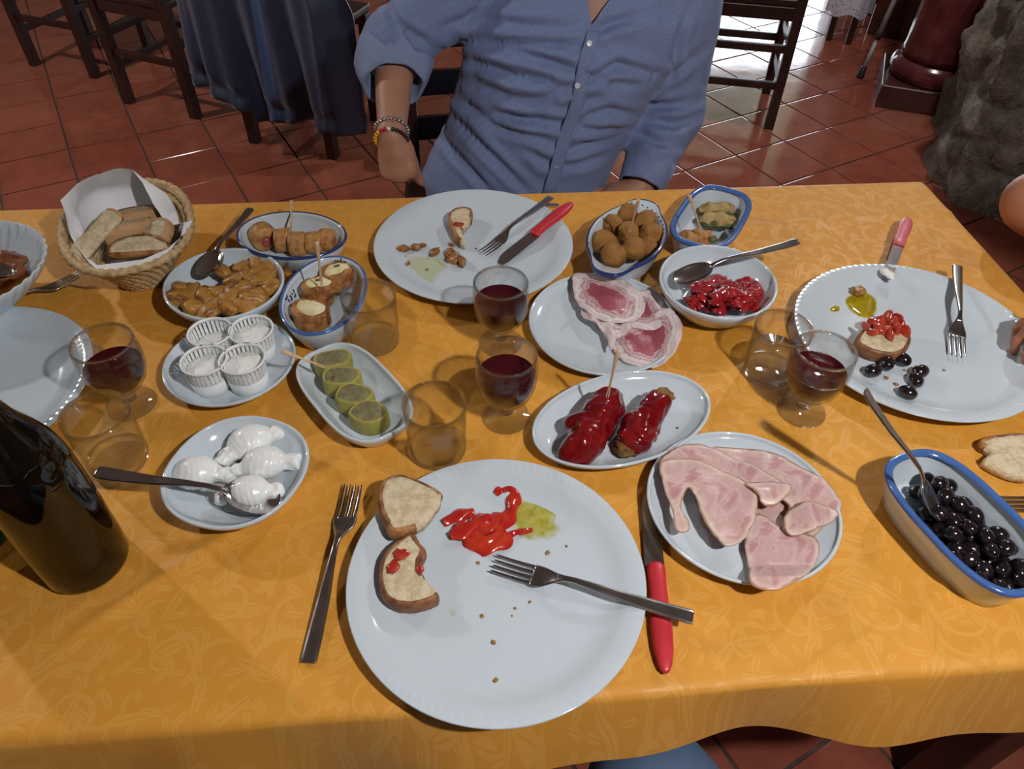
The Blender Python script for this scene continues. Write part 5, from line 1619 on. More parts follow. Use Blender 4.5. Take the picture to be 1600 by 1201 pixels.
PEP = mat('roasted_pepper', (0.42, 0.014, 0.012), 0.16, var=(40, (0.52, 0.04, 0.018), 0.4, 0.65), coat=0.5, sss=0.04, bump=(60, 0.25, 0.002))
PEPC = mat('crimson_roasted_pepper', (0.26, 0.008, 0.012), 0.16, var=(40, (0.36, 0.02, 0.02), 0.4, 0.65), coat=0.5, bump=(60, 0.25, 0.002))
PEPD = mat('dark_roasted_pepper', (0.13, 0.002, 0.005), 0.16, var=(45, (0.21, 0.007, 0.009), 0.4, 0.65), coat=0.5, bump=(60, 0.3, 0.002))
for k, (pts, w, lb) in enumerate((
        ([(772, 772), (786, 762), (801, 770), (800, 796), (788, 818), (765, 834)], .0115, 'hooked red pepper strip curling up on the front plate'),
        ([(692, 817), (718, 806), (741, 800)], .0115, 'short red pepper strip at the left of the pepper heap'),
        ([(703, 837), (733, 826), (770, 808)], .0135, 'red pepper strip crossing the middle of the pepper heap'),
        ([(730, 838), (747, 852), (775, 850), (798, 838)], .016, 'broad red pepper strip at the bottom of the pepper heap'),
        ([(735, 815), (757, 822), (778, 818)], .013, 'red pepper strip on top of the pepper heap'),
        ([(722, 826), (745, 838), (770, 842), (790, 832)], .014, 'red pepper strip folded under the heap on the front plate'),
        ([(745, 806), (765, 812), (788, 806)], .012, 'red pepper strip at the upper edge of the heap'),
        ([(793, 838), (812, 831), (832, 828)], .0055, 'thin browned pepper strip trailing into the oil'))):
    w *= 1.45; z = PLT + 0.001 + (0.004 if k in (2, 4) else 0)
    P = [px(x, y, z) for x, y in pts]; c = P[0]
    v, f = ribbon([p - c for p in P], w, 0.0022, k, 0.25, 0.0035 + 0.001 * (k % 2)); o = mesh_obj('pepper_strip', v, f, PEP); o.location = c; tag(o, lb, 'pepper', 'pepper strips on the front plate')

r = random.Random(21)
for k in range(30):
    cx, cy = 1140 + r.uniform(-56, 52), 460 + r.uniform(-24, 21)
    rr_ = math.hypot((cx - 1140) / 56, (cy - 460) / 24)
    a = r.uniform(-0.5, PI - 0.5); L = r.uniform(13, 24); zb = TZ + 0.016 + 0.026 * max(0, 1 - rr_ * 0.8) + 0.006 * r.random()
    P = []
    for j in range(4):
        s_ = j / 3 - 0.5; P.append(px(min(1200, max(1078, cx + 2 * L * s_ * math.cos(a) + r.uniform(-5, 5))), min(486, cy + 1.2 * L * s_ * math.sin(a) + r.uniform(-4, 4)), zb + 0.004 * math.sin(j * 2 + k)))
    c = P[0]; v, f = ribbon([p - c for p in P], r.uniform(.018, .026), .0028, k, 0.4, .005); o = mesh_obj('pepper_strip', v, f, PEPC); o.location = c
    tag(o, 'glossy red pepper strip heaped in the deep white bowl', 'pepper', 'pepper strips in the bowl')


# ---- stuffed peppers
STUF = mat('bread_stuffing', (0.28, 0.15, 0.04), 0.7, var=(120, (0.16, 0.08, 0.02), 0.4, 0.6), bump=(200, 0.9, 0.004))
for k, (a, b, r1, r2, lb) in enumerate((((948, 636), (907, 697), .0235, .0205, 'larger stuffed red pepper with the wooden pick'), ((1027, 632), (993, 684), .0165, .019, 'smaller stuffed red pepper showing brown filling'))):
    A = px(*a, TZ + 0.026); B = px(*b, TZ + 0.023); c = (A + B) / 2; ax = (B - A).normalized(); sd = ax.cross(Vector((0, 0, 1)))
    t = thing('stuffed_pepper', lb, 'stuffed pepper', (c.x, c.y, TZ + 0.007), 0, 'stuffed peppers')

    def fn(p, A=A, B=B, r1=r1, r2=r2, ax=ax, sd=sd, k=k):
        d = rcone(p, A, B, r1, r2)
        s_ = (p - np.array(A, np.float32)) @ np.array(ax, np.float32); w = (p - np.array(A, np.float32)) @ np.array(sd, np.float32)
        d = d - 0.0030 * fbm(p, 45, 2, k) - 0.0016 * np.sin(s_ * 260 + 8 * vnoise(p, 40, k + 3)) * 0.6 - 0.0016 * np.abs(np.sin(w * 120 + 2.5 * vnoise(p, 30, k)))
        if k == 0:
            C2 = np.array(A + (B - A) * 0.62 + sd * 0.016); d = smin(d, ellip(p, C2, (0.02, 0.016, 0.016)), 0.008)
            C3 = np.array(B + ax * 0.012); d = smin(d, ellip(p, C3 + np.array([0, 0, -0.004]), (0.022, 0.014, 0.012)), 0.01)
        else:
            C2 = np.array(A + (B - A) * 0.75 + sd * 0.010); d = smin(d, ellip(p, C2, (0.016, 0.02, 0.014)), 0.008)
        return np.maximum(d, (TZ + 0.0078) - p[:, 2])
    pts = np.array([A, B]); V, F_ = nets(fn, pts.min(0) - 0.052, pts.max(0) + 0.05, 0.0018); V = relax(V, F_, 1)
    mesh_obj('pepper_skin', V - np.array(t.location), F_, PEPD, t)
    for e_, (q, s_) in enumerate((((A - ax * 0.014 + Vector((0, 0, 0.004))), 0.013), ((B + ax * 0.011 + Vector((-0.004, 0, -0.005))), 0.0165))):
        if k == 0 and e_ == 1: continue
        v, f = blob((s_, s_ * 0.9, s_ * 0.75), k + e_ + 90, 0.3, 2.2, 3); mesh_obj('stuffing', v + np.array(q - t.location), f, STUF, t)
for k, (x, y, s_) in enumerate(((960, 703, .002), (973, 702, .003), (1058, 668, .002), (978, 706, .0018))):
    v, f = blob((s_, s_ * 0.8, s_ * 0.5), k + 130, 0.35, 2.2, 2); o = mesh_obj('crumb', v, f, STUF); put(o, px(x, y, TZ + 0.0075)); tag(o, 'tiny stuffing crumb on the stuffed pepper plate', 'crumb', 'stuffing crumbs')

# ---- croquettes
CROQ = mat('breaded_croquette', (0.34, 0.155, 0.028), 0.65, var=(35, (0.24, 0.09, 0.016), 0.4, 0.65), bump=(330, 0.9, 0.003))
BALLS = [(943, 378, .034, .0205), (960, 399, .036, .021), (957, 352, .036, .018), (978, 334, .038, .0185), (1009, 347, .037, .019), (982, 365, .042, .0175), (1018, 367, .037, .0195), (991, 389, .040, .0185), (1010, 384, .033, .016)]
BL = ['croquette at the left end of its bowl', 'croquette nearest the front handle of its bowl', 'croquette second along the left side of its bowl', 'croquette under the painted far rim', 'croquette right of the wooden pick, far side', 'croquette pierced by the wooden pick', 'croquette at the right side of its bowl', 'squarish croquette in front of the wooden pick', 'croquette tucked low at the right of its bowl']
for k, (x, y, z, s_) in enumerate(BALLS):
    v, f = blob((s_ * 1.08, s_ * 0.95, s_ * 0.9), k + 150, 0.11, 1.3, 4, box=0.15); v = v + 0.0005 * fbm(v, 500, 2, k)[:, None]
    o = mesh_obj('croquette', v, f, CROQ); put(o, px(x, y, TZ + z - 0.002), (0.3 * k, 0.5, k)); tag(o, BL[k], 'croquette', 'fried croquettes')

# ---- fried leaves in the blue rimmed dish
BATT = mat('pale_batter', (0.42, 0.31, 0.12), 0.6, var=(45, (0.34, 0.19, 0.05), 0.4, 0.65), bump=(110, 0.6, 0.004))
BATG = mat('golden_batter', (0.44, 0.21, 0.05), 0.5, var=(40, (0.32, 0.12, 0.03), 0.4, 0.65), bump=(110, 0.5, 0.003))
CHARD = mat('dark_greens', (0.045, 0.055, 0.018), 0.5, var=(60, (0.09, 0.10, 0.03), 0.4, 0.6), bump=(90, 0.6, 0.004))
for k, (x, y, z, s_, e, lb) in enumerate((((1122), 327, .022, (.030, .015, .009), (0.35, 0, 0.05), 'battered leaf at the far end of the blue rimmed dish'), (1120, 344, .024, (.028, .014, .010), (0.3, 0, -0.15), 'battered leaf in the middle of the blue rimmed dish'), (1088, 371, .020, (.027, .019, .010), (0.1, 0, 0.1), 'golden battered piece under the pick in the blue rimmed dish'))):
    p = px(x, y, TZ + z); t = thing('battered_leaf', lb, 'fritter', p, 0, 'battered leaves'); t.rotation_euler = e
    v, f = blob(s_, k + 170, 0.22, 1.7, 4); v[:, 2] += 0.002 * np.sin(v[:, 0] * 300); mesh_obj('batter', v, f, BATG if k == 2 else BATT, t)
    v, f = blob((s_[0] * 0.95, s_[1] * 0.5, s_[2] * 0.75), k + 180, 0.3, 2.2, 3); mesh_obj('greens', v + np.array([0, -s_[1] * 0.72, -0.001] if k < 2 else [s_[0] * 0.75, -s_[1] * 0.6, 0]) * 1.0 * (1 if k < 2 else 1), f, CHARD, t) if k < 2 else mesh_obj('greens', blob((.008, .007, .006), 5, 0.3, 2, 3)[0] + np.array([0.024, -0.010, 0.002]), ICO[3][1], CHARD, t)


# ---- cured meats
def m_ham():
    n = NT('cooked_ham'); e = n.attr('edge'); co = n.coord()
    w = n.noise(60, 5, 0.65, co, 0.6); b = n.noise(16, 3, 0.55, co, 1.8); st = n.noise(34, 3, 0.6, co, 2.5)
    lean = n.mix(n.ramp(b, [(0.38, (0, 0, 0)), (0.62, (1, 1, 1))]), (0.60, 0.37, 0.35), (0.47, 0.20, 0.22))
    lean = n.mix(n.math('MULTIPLY', w, 0.35), lean, (0.62, 0.42, 0.39))
    fat = n.ramp(n.math('ABSOLUTE', n.math('SUBTRACT', b, 0.50)), [(0.0, (1, 1, 1)), (0.045, (0, 0, 0))])
    c = n.mix(n.math('MULTIPLY', fat, 0.55), lean, (0.68, 0.50, 0.46))
    c = n.mix(n.ramp(st, [(0.58, (0, 0, 0)), (0.66, (0.5, 0.5, 0.5))]), c, (0.66, 0.47, 0.44))
    ee = n.math('MULTIPLY', n.math('ADD', e, n.math('MULTIPLY', n.math('SUBTRACT', b, 0.5), 0.012)), 100.0)
    c = n.mix(n.ramp(ee, [(0.30, (0.8, 0.8, 0.8)), (0.75, (0, 0, 0))]), c, (0.68, 0.50, 0.45))
    c = n.mix(n.ramp(ee, [(0.02, (0.8, 0.8, 0.8)), (0.17, (0, 0, 0))]), c, (0.42, 0.22, 0.11))
    n.p(color=c, rough=0.36, sss=0.1, coat=0.1); n.bump(w, 0.35, 0.002); return n.m


def m_pancetta():
    n = NT('rolled_pancetta'); e = n.attr('edge'); co = n.coord()
    w = n.noise(70, 5, 0.65, co, 0.5); b = n.noise(15, 3, 0.55, co, 1.0)
    ee = n.math('ADD', n.math('ADD', e, n.math('MULTIPLY', n.math('SUBTRACT', b, 0.5), 0.034)), n.math('MULTIPLY', n.math('SUBTRACT', w, 0.5), 0.016))
    c = n.ramp(n.math('MULTIPLY', ee, 30.0), [(0.0, (0.62, 0.47, 0.46)), (0.08, (0.70, 0.60, 0.60)), (0.16, (0.60, 0.40, 0.40)), (0.20, (0.73, 0.65, 0.65)), (0.36, (0.70, 0.58, 0.58)), (0.42, (0.44, 0.17, 0.18)), (0.47, (0.62, 0.47, 0.47)), (0.54, (0.60, 0.43, 0.43)), (0.58, (0.42, 0.13, 0.15)), (0.66, (0.60, 0.44, 0.44)), (0.72, (0.36, 0.08, 0.105)), (1.0, (0.32, 0.065, 0.09))])
    n.p(color=c, rough=0.4, sss=0.1, coat=0.08); n.bump(n.math('ADD', w, n.math('MULTIPLY', b, 1.0)), 0.4, 0.003); return n.m


HAM = m_ham(); PANC = m_pancetta()


def slice_px(name, label, pts, z, m, cat, group, k, wav=0.0025, thick=0.0016, fold=None, rough=0.0008):
    c = px(*np.mean(pts, 0), z); P = smooth_poly([((px(x, y, z) - c).x, (px(x, y, z) - c).y) for x, y in pts], 6, rough, k)

    def zf(p, d):
        q = np.c_[p, p[:, 0] * 0]
        r_ = wav * (fbm(q, 26, 2, k) + 0.5) + 0.0014 * fbm(q, 90, 2, k + 9) * np.exp(-d / 0.012)
        if fold: r_ = r_ + fold(p)
        return r_
    v, f, ed = slab(P, 0.0032, zf, thick)
    o = mesh_obj(name, v, f, m, attrs={'edge': ed}); o.location = (c.x, c.y, z); return tag(o, label, cat, group)


ZH = TZ + 0.009
slice_px('ham_slice', 'lowest ham slice mostly covered by the others on the plate', [(1085, 730), (1150, 722), (1225, 745), (1285, 780), (1292, 815), (1262, 845), (1215, 852), (1178, 838), (1150, 800), (1100, 770)], ZH + 0.002, HAM, 'ham', 'ham slices', 8, 0.002)
slice_px('ham_slice', 'ham slice hanging over the near rim of its plate', [(1181, 806), (1222, 824), (1269, 838), (1281, 858), (1270, 887), (1238, 921), (1199, 936), (1166, 923), (1169, 888), (1164, 842)], ZH + 0.007, HAM, 'ham', 'ham slices', 1, 0.0020, fold=lambda p: np.clip((-p[:, 1] - 0.008) * 0.7, 0, 0.017))
slice_px('ham_slice', 'ham slice along the far right rim of its plate', [(1112, 701), (1158, 701), (1205, 707), (1245, 727), (1286, 749), (1313, 783), (1309, 806), (1272, 829), (1230, 833), (1222, 815), (1232, 790), (1205, 770), (1160, 735)], ZH + 0.010, HAM, 'ham', 'ham slices', 2, 0.0030)
slice_px('ham_slice', 'ham slice across the top of the plate under the front slice', [(1027, 726), (1045, 707), (1070, 697), (1104, 699), (1137, 711), (1181, 731), (1224, 757), (1228, 772), (1196, 782), (1155, 765), (1110, 740), (1060, 728)], ZH + 0.015, HAM, 'ham', 'ham slices', 3, 0.0030)
slice_px('ham_slice', 'folded ham curl in the middle of the ham plate', [(1164, 757), (1200, 755), (1232, 762), (1228, 778), (1208, 790), (1190, 788), (1182, 775)], ZH + 0.021, HAM, 'ham', 'ham slices', 5, 0.0035, fold=lambda p: 0.005 * np.cos(p[:, 1] * 110))
slice_px('ham_slice', 'large front ham slice with a tail at the left of the plate', [(1030, 728), (1045, 719), (1080, 718), (1118, 731), (1155, 748), (1182, 769), (1181, 803), (1165, 840), (1137, 854), (1116, 838), (1098, 808), (1087, 780), (1076, 764), (1068, 776), (1064, 797), (1078, 822), (1070, 832), (1055, 828), (1050, 797), (1037, 762)], ZH + 0.019, HAM, 'ham', 'ham slices', 4, 0.0028)
slice_px('ham_slice', 'curled ham edge at the right of the ham plate', [(1228, 800), (1262, 786), (1300, 790), (1309, 806), (1275, 829), (1232, 834)], ZH + 0.0155, HAM, 'ham', 'ham slices', 7, 0.003, fold=lambda p: 0.004 * np.cos(p[:, 0] * 120))
ZP = TZ + 0.009
slice_px('pancetta_slice', 'lowest pancetta slice showing only its pale edge', [(930, 470), (980, 462), (1035, 480), (1050, 520), (1020, 550), (975, 552), (945, 525), (925, 495)], ZP, PANC, 'pancetta', 'pancetta slices', 16, 0.003, rough=0.0015)
slice_px('pancetta_slice', 'pancetta slice at the near end of its plate', [(957, 517), (996, 502), (1034, 494), (1056, 507), (1063, 531), (1053, 561), (1026, 574), (991, 570), (966, 556), (955, 534)], ZP + 0.004, PANC, 'pancetta', 'pancetta slices', 11, 0.0035, rough=0.0015, fold=lambda p: np.clip((p[:, 0] - 0.010) * 0.6, 0, 0.016))
slice_px('pancetta_slice', 'pancetta slice at the right rim between the other two', [(985, 457), (1020, 457), (1040, 476), (1045, 500), (1020, 516), (985, 510), (966, 494), (970, 470)], ZP + 0.010, PANC, 'pancetta', 'pancetta slices', 12, 0.0035, rough=0.0015)
slice_px('pancetta_slice', 'large pancetta slice at the far end of its plate', [(899, 429), (935, 430), (974, 441), (1001, 460), (1009, 480), (994, 498), (966, 504), (936, 500), (913, 486), (900, 466), (895, 446)], ZP + 0.015, PANC, 'pancetta', 'pancetta slices', 13, 0.0040, rough=0.0015)
slice_px('pancetta_slice', 'ruffled strip of pale pancetta fat at the left of its plate', [(908, 482), (925, 490), (950, 500), (980, 508), (985, 520), (965, 530), (955, 548), (948, 530), (940, 515), (915, 498)], ZP + 0.012, PANC, 'pancetta', 'pancetta slices', 14, 0.0050, rough=0.002, fold=lambda p: 0.003 * np.sin(p[:, 0] * 260))

# ---- olives
OLV = mat('black_olive', (0.008, 0.006, 0.008), 0.13, var=(60, (0.03, 0.014, 0.016), 0.45, 0.75), bump=(150, 0.35, 0.0015), coat=0.5)
ov, of = ICO[3]; ov = ov * np.array([1.28, 0.98, 0.96]); ov = ov * (1 + 0.03 * fbm(ICO[3][0], 3.5, 2, 2)[:, None])
olive_me = None
for k, (x, y, lb) in enumerate(((1364, 579, 'olive farthest left of the six on the plate'), (1386, 567, 'olive below the tomato bread'), (1410, 561, 'olive at the right end of the tomato bread'), (1438, 580, 'olive with a thin stalk on the plate'), (1431, 593, 'olive touching the stalked one'), (1418, 613, 'olive nearest the plate rim'))):
    t = thing('olive', lb, 'olive', px(x, y, PLT + 0.0085), k * 1.1 + 0.2, 'olives on the plate')
    mesh_obj('flesh', ov * 0.0098, of, OLV, t)
    if k == 3:
        v, f = tube([(0.010, 0.004, 0.001), (0.013, 0.009, 0.004), (0.013, 0.013, 0.007)], 0.0006, 6); mesh_obj('stalk', v, f, OLV, t)
me = bpy.data.meshes.new('olive'); me.from_pydata([tuple(x) for x in ov * 0.0087], [], of); me.materials.append(OLV); me.polygons.foreach_set('use_smooth', [True] * len(of)); me.update()
r = random.Random(4); ang = math.radians(-68.4); ca, sa = math.cos(ang), math.sin(ang)
pos = []
tries = 0
while len(pos) < 130 and tries < 30000:
    tries += 1
    lay = 0 if tries < 6000 else 1 if tries < 22000 else 2
    em = 0.0005 if lay else -0.0045
    u, w = r.uniform(-0.078, 0.078), r.uniform(-0.040, 0.040)
    if (abs(u) / (0.076 + em)) ** 3 + (abs(w) / (0.0365 + em)) ** 3 > 1: continue
    # the end by the spoon and a strip along the far side stay bare
    X, Y = 0.4895 + u * ca - w * sa, 0.4690 + u * sa + w * ca
    q = project((X, Y, TZ + 0.02))
    if u < -0.062 or (u < -0.034 and w < -0.004): continue
    if lay == 2 and (abs(u) > 0.05 or abs(w) > 0.022): continue
    z = TZ + 0.0155 + 0.0112 * lay + r.uniform(-0.001, 0.002)
    if all((X - a) ** 2 + (Y - b) ** 2 + (z - c) ** 2 > 0.0148 ** 2 for a, b, c in pos): pos.append((X, Y, z))
for X, Y, z in pos:
    o = bpy.data.objects.new('olive', me); COL.objects.link(o); o.location = (X, Y, z); o.rotation_euler = (r.uniform(-.4, .4), r.uniform(-.4, .4), r.uniform(0, 6))
    tag(o, 'glossy black olive heaped in the long blue rimmed dish', 'olive', 'olives in the dish')


# ================================================================== people
def m_skin(name, c1, c2):
    n = NT(name); a = n.noise(14, 4, 0.6); n.p(color=n.mix(a, c1, c2), rough=0.5, sss=0.06, spec=0.35); n.bump(n.noise(240, 3, 0.6), 0.15, 0.001); return n.m


SKIN = m_skin('skin', (0.46, 0.25, 0.17), (0.36, 0.17, 0.11))
SKIN2 = m_skin('tanned_skin', (0.42, 0.18, 0.10), (0.33, 0.125, 0.065))


def m_shirt():
    n = NT('blue_striped_cotton'); co = n.coord()
    sep = n.t.nodes.new('ShaderNodeSeparateXYZ'); n.t.links.new(co, sep.inputs[0])
    s_ = n.math('SINE', n.math('MULTIPLY', n.math('ADD', sep.outputs['X'], n.math('MULTIPLY', sep.outputs['Z'], -0.22)), 1900.0))
    st = n.ramp(n.math('MULTIPLY_ADD', s_, 0.5, 0.5), [(0.35, (0, 0, 0)), (0.65, (1, 1, 1))])
    a = n.noise(4, 3, 0.5)
    c = n.mix(n.math('MULTIPLY', st, 0.55), n.mix(a, (0.12, 0.175, 0.36), (0.105, 0.155, 0.33)), (0.28, 0.34, 0.52))
    n.p(color=c, rough=0.8, sheen=0.15); n.bump(n.noise(35, 4, 0.6), 0.35, 0.005); return n.m


SHIRT = m_shirt()
DENIM = NT('denim'); _a = DENIM.noise(350, 3, 0.7); _b = DENIM.noise(9, 3, 0.5)
DENIM.p(color=DENIM.mix(_a, DENIM.mix(_b, (0.030, 0.062, 0.13), (0.055, 0.10, 0.19)), (0.10, 0.16, 0.26)), rough=0.85); DENIM.bump(_a, 0.3, 0.001); DENIM = DENIM.m
SHOE = mat('dark_shoe_leather', (0.02, 0.016, 0.014), 0.45)
HAIR = mat('dark_brown_hair', (0.03, 0.018, 0.012), 0.55, bump=(180, 0.8, 0.004))
GREYT = mat('grey_jersey', (0.10, 0.10, 0.11), 0.9, bump=(300, 0.3, 0.001))
WHITET = mat('pale_shirt_cotton', (0.45, 0.42, 0.38), 0.9, bump=(60, 0.4, 0.004))


def torso_sdf(p, knots):
    """stack of ellipses: (z, cx, cy, a, b)"""
    K = np.array(knots); z = p[:, 2]
    cx, cy, a, b = (np.interp(z, K[:, 0], K[:, i]) for i in (1, 2, 3, 4))
    q = np.sqrt(((p[:, 0] - cx) / a) ** 2 + ((p[:, 1] - cy) / b) ** 2)
    d = (q - 1) * np.minimum(a, b)
    return np.maximum(d, np.maximum(z - K[-1, 0], K[0, 0] - z))


def hand_sdf(p, wrist, fdir, ndir, curls, s=1.0, left=False, spread=0.06, thumb=None):
    """palm with five bent fingers. fdir: along the hand, ndir: back-of-hand normal. curls: bend per joint for each finger"""
    far = np.linalg.norm(p - np.asarray(wrist, np.float32), axis=1); nearm = far < 0.26
    if not nearm.all():
        out = far - 0.20
        if nearm.any(): out[nearm] = hand_sdf(p[nearm], wrist, fdir, ndir, curls, s, left, spread, thumb)
        return out
    f = np.array(Vector(fdir).normalized()); n = np.array(Vector(ndir).normalized()); n = n - f * (n @ f); n /= np.linalg.norm(n)
    sd = np.cross(f, n) * (1 if left else -1)           # towards the thumb
    w = np.array(wrist)
    pc = w + f * 0.05 * s
    B = np.stack([f, sd, n], 1).astype(np.float32)
    q = (p - pc.astype(np.float32)) @ B
    r = np.array([0.047, 0.041, 0.0145], np.float32) * s
    k0 = np.linalg.norm(q / r, axis=1); k1 = np.linalg.norm(q / r / r, axis=1) + 1e-9
    d = k0 * (k0 - 1) / k1
    d = smin(d, rcone(p, w - f * 0.01 * s, w + f * 0.03 * s, 0.026 * s, 0.024 * s), 0.02 * s)
    L = [0.076, 0.084, 0.078, 0.060]
    for i in range(4):
        o = (1.5 - i) * 0.0195 * s
        b = w + f * (0.083 - 0.004 * abs(i - 1)) * s + sd * o
        dirv = f + sd * spread * (1.5 - i); dirv /= np.linalg.norm(dirv)
        a = 0.0; P = b - dirv * 0.012 * s
        rr = (0.0095 if i < 3 else 0.0083) * s
        d = smin(d, rcone(p, P, b, rr * 1.1, rr * 1.05), 0.008 * s); P = b
        for j, fr in enumerate((0.45, 0.30, 0.25)):
            a += curls[i][j]
            v = dirv * math.cos(a) - n * math.sin(a); Q = P + v * L[i] * fr * s
            d = smin(d, rcone(p, P, Q, rr * (1.04 - 0.1 * j), rr * (0.94 - 0.1 * j)), 0.004 * s); P = Q
    th = thumb or (0.9, 0.35, 0.25)
    P = w + f * 0.022 * s + sd * 0.026 * s - n * 0.006 * s
    v = f * math.cos(th[0]) + sd * math.sin(th[0]) - n * 0.25; v /= np.linalg.norm(v)
    for j, (l, ra, rb) in enumerate(((0.038, 0.0135, 0.0115), (0.030, 0.0112, 0.0100), (0.024, 0.0100, 0.0078))):
        Q = P + v * l * s; d = smin(d, rcone(p, P, Q, ra * s, rb * s), 0.008 * s if j == 0 else 0.004 * s); P = Q
        v = v * math.cos(th[1] * 0.5) + f * math.sin(th[1] * 0.5) - n * th[2] * 0.3; v /= np.linalg.norm(v)
    return d


def head_sdf(p, c, face, s=1.0):
    """skull, jaw, nose, ears, brow; face: direction the head looks"""
    far = np.linalg.norm(p - np.asarray(c, np.float32), axis=1); nearm = far < 0.24
    if not nearm.all():
        out = far - 0.16
        if nearm.any(): out[nearm] = head_sdf(p[nearm], c, face, s)
        return out
    f = np.array(Vector(face).normalized()); u = np.array((0, 0, 1.0)); u = u - f * (u @ f); u /= np.linalg.norm(u); r = np.cross(f, u)
    B = np.stack([r, f, u], 1).astype(np.float32); q = (p - np.array(c, np.float32)) @ B / s
    d = ellip(q, (0, -0.012, 0.025), (0.077, 0.098, 0.095))
    d = smin(d, ellip(q, (0, 0.025, -0.045), (0.060, 0.070, 0.075)), 0.03)
    d = smin(d, rcone(q, (0, 0.088, 0.012), (0, 0.112, -0.028), 0.009, 0.014), 0.012)
    for sx in (-1, 1):
        d = smin(d, ellip(q, (sx * 0.080, -0.005, -0.005), (0.010, 0.020, 0.032)), 0.008)
        d = np.maximum(d, -ellip(q, (sx * 0.032, 0.099, 0.014), (0.019, 0.016, 0.011))) if False else d
        d = smin(d, ellip(q, (sx * 0.032, 0.076, 0.012), (0.012, 0.012, 0.009)), 0.004)
    d = smin(d, ellip(q, (0, 0.086, -0.062), (0.024, 0.010, 0.006)), 0.006)
    d = smin(d, ellip(q, (0, 0.082, -0.073), (0.020, 0.010, 0.006)), 0.006)
    return d * s


def hair_mesh(c, face, s, parent, org):
    def fn(p):
        f = np.array(Vector(face).normalized()); u = np.array((0, 0, 1.0)); u = u - f * (u @ f); u /= np.linalg.norm(u); r = np.cross(f, u)
        q = (p - np.array(c, np.float32)) @ np.stack([r, f, u], 1).astype(np.float32) / s
        d = ellip(q, (0, -0.016, 0.030), (0.085, 0.106, 0.102)) - 0.003 * fbm(p, 90, 2, 3)
        cut = np.maximum(0.045 - q[:, 2] - 0.9 * np.maximum(-q[:, 1] , 0) , 0) if False else (0.055 - 0.9 * (0.06 - q[:, 1])) - q[:, 2]
        return np.maximum(d, cut)
    V, F_ = nets(fn, np.array(c) - 0.14, np.array(c) + 0.15, 0.006); mesh_obj('hair', V - np.array(org), F_, HAIR, parent)


def face_parts(c, face, parent, org):
    f = Vector(face).normalized(); u = Vector((0, 0, 1)); u = (u - f * u.dot(f)).normalized(); r = f.cross(u)
    at = lambda x, y, z: Vector(c) + r * x + f * y + u * z - Vector(org)
    EYE = mat('eye_white', (0.7, 0.68, 0.64), 0.2); IRIS = mat('brown_iris', (0.03, 0.015, 0.008), 0.15); LIP = mat('lip', (0.30, 0.09, 0.075), 0.4)
    B = np.array(Matrix((r, f, u)).transposed())
    for sx in (-1, 1):
        v, fc = ICO[2]; e = mesh_obj('eye', (v * np.array([0.0135, 0.0110, 0.0058])) @ B.T + np.array(at(sx * 0.032, 0.0805, 0.012)), fc, EYE, parent)
        mesh_obj('iris', (v * np.array([0.0052, 0.003, 0.0050])) @ B.T + np.array(at(sx * 0.032, 0.0905, 0.012)), fc, IRIS, e)
        MB().tube([at(sx * 0.014, 0.0925, 0.030), at(sx * 0.032, 0.0915, 0.0355), at(sx * 0.050, 0.080, 0.030)], [0.0025, 0.0035, 0.002], 8).obj('eyebrow', HAIR, parent)
    v, fc = ICO[2]; mesh_obj('lips', (v * np.array([0.0235, 0.010, 0.0085])) @ B.T + np.array(at(0, 0.0885, -0.067)), fc, LIP, parent)


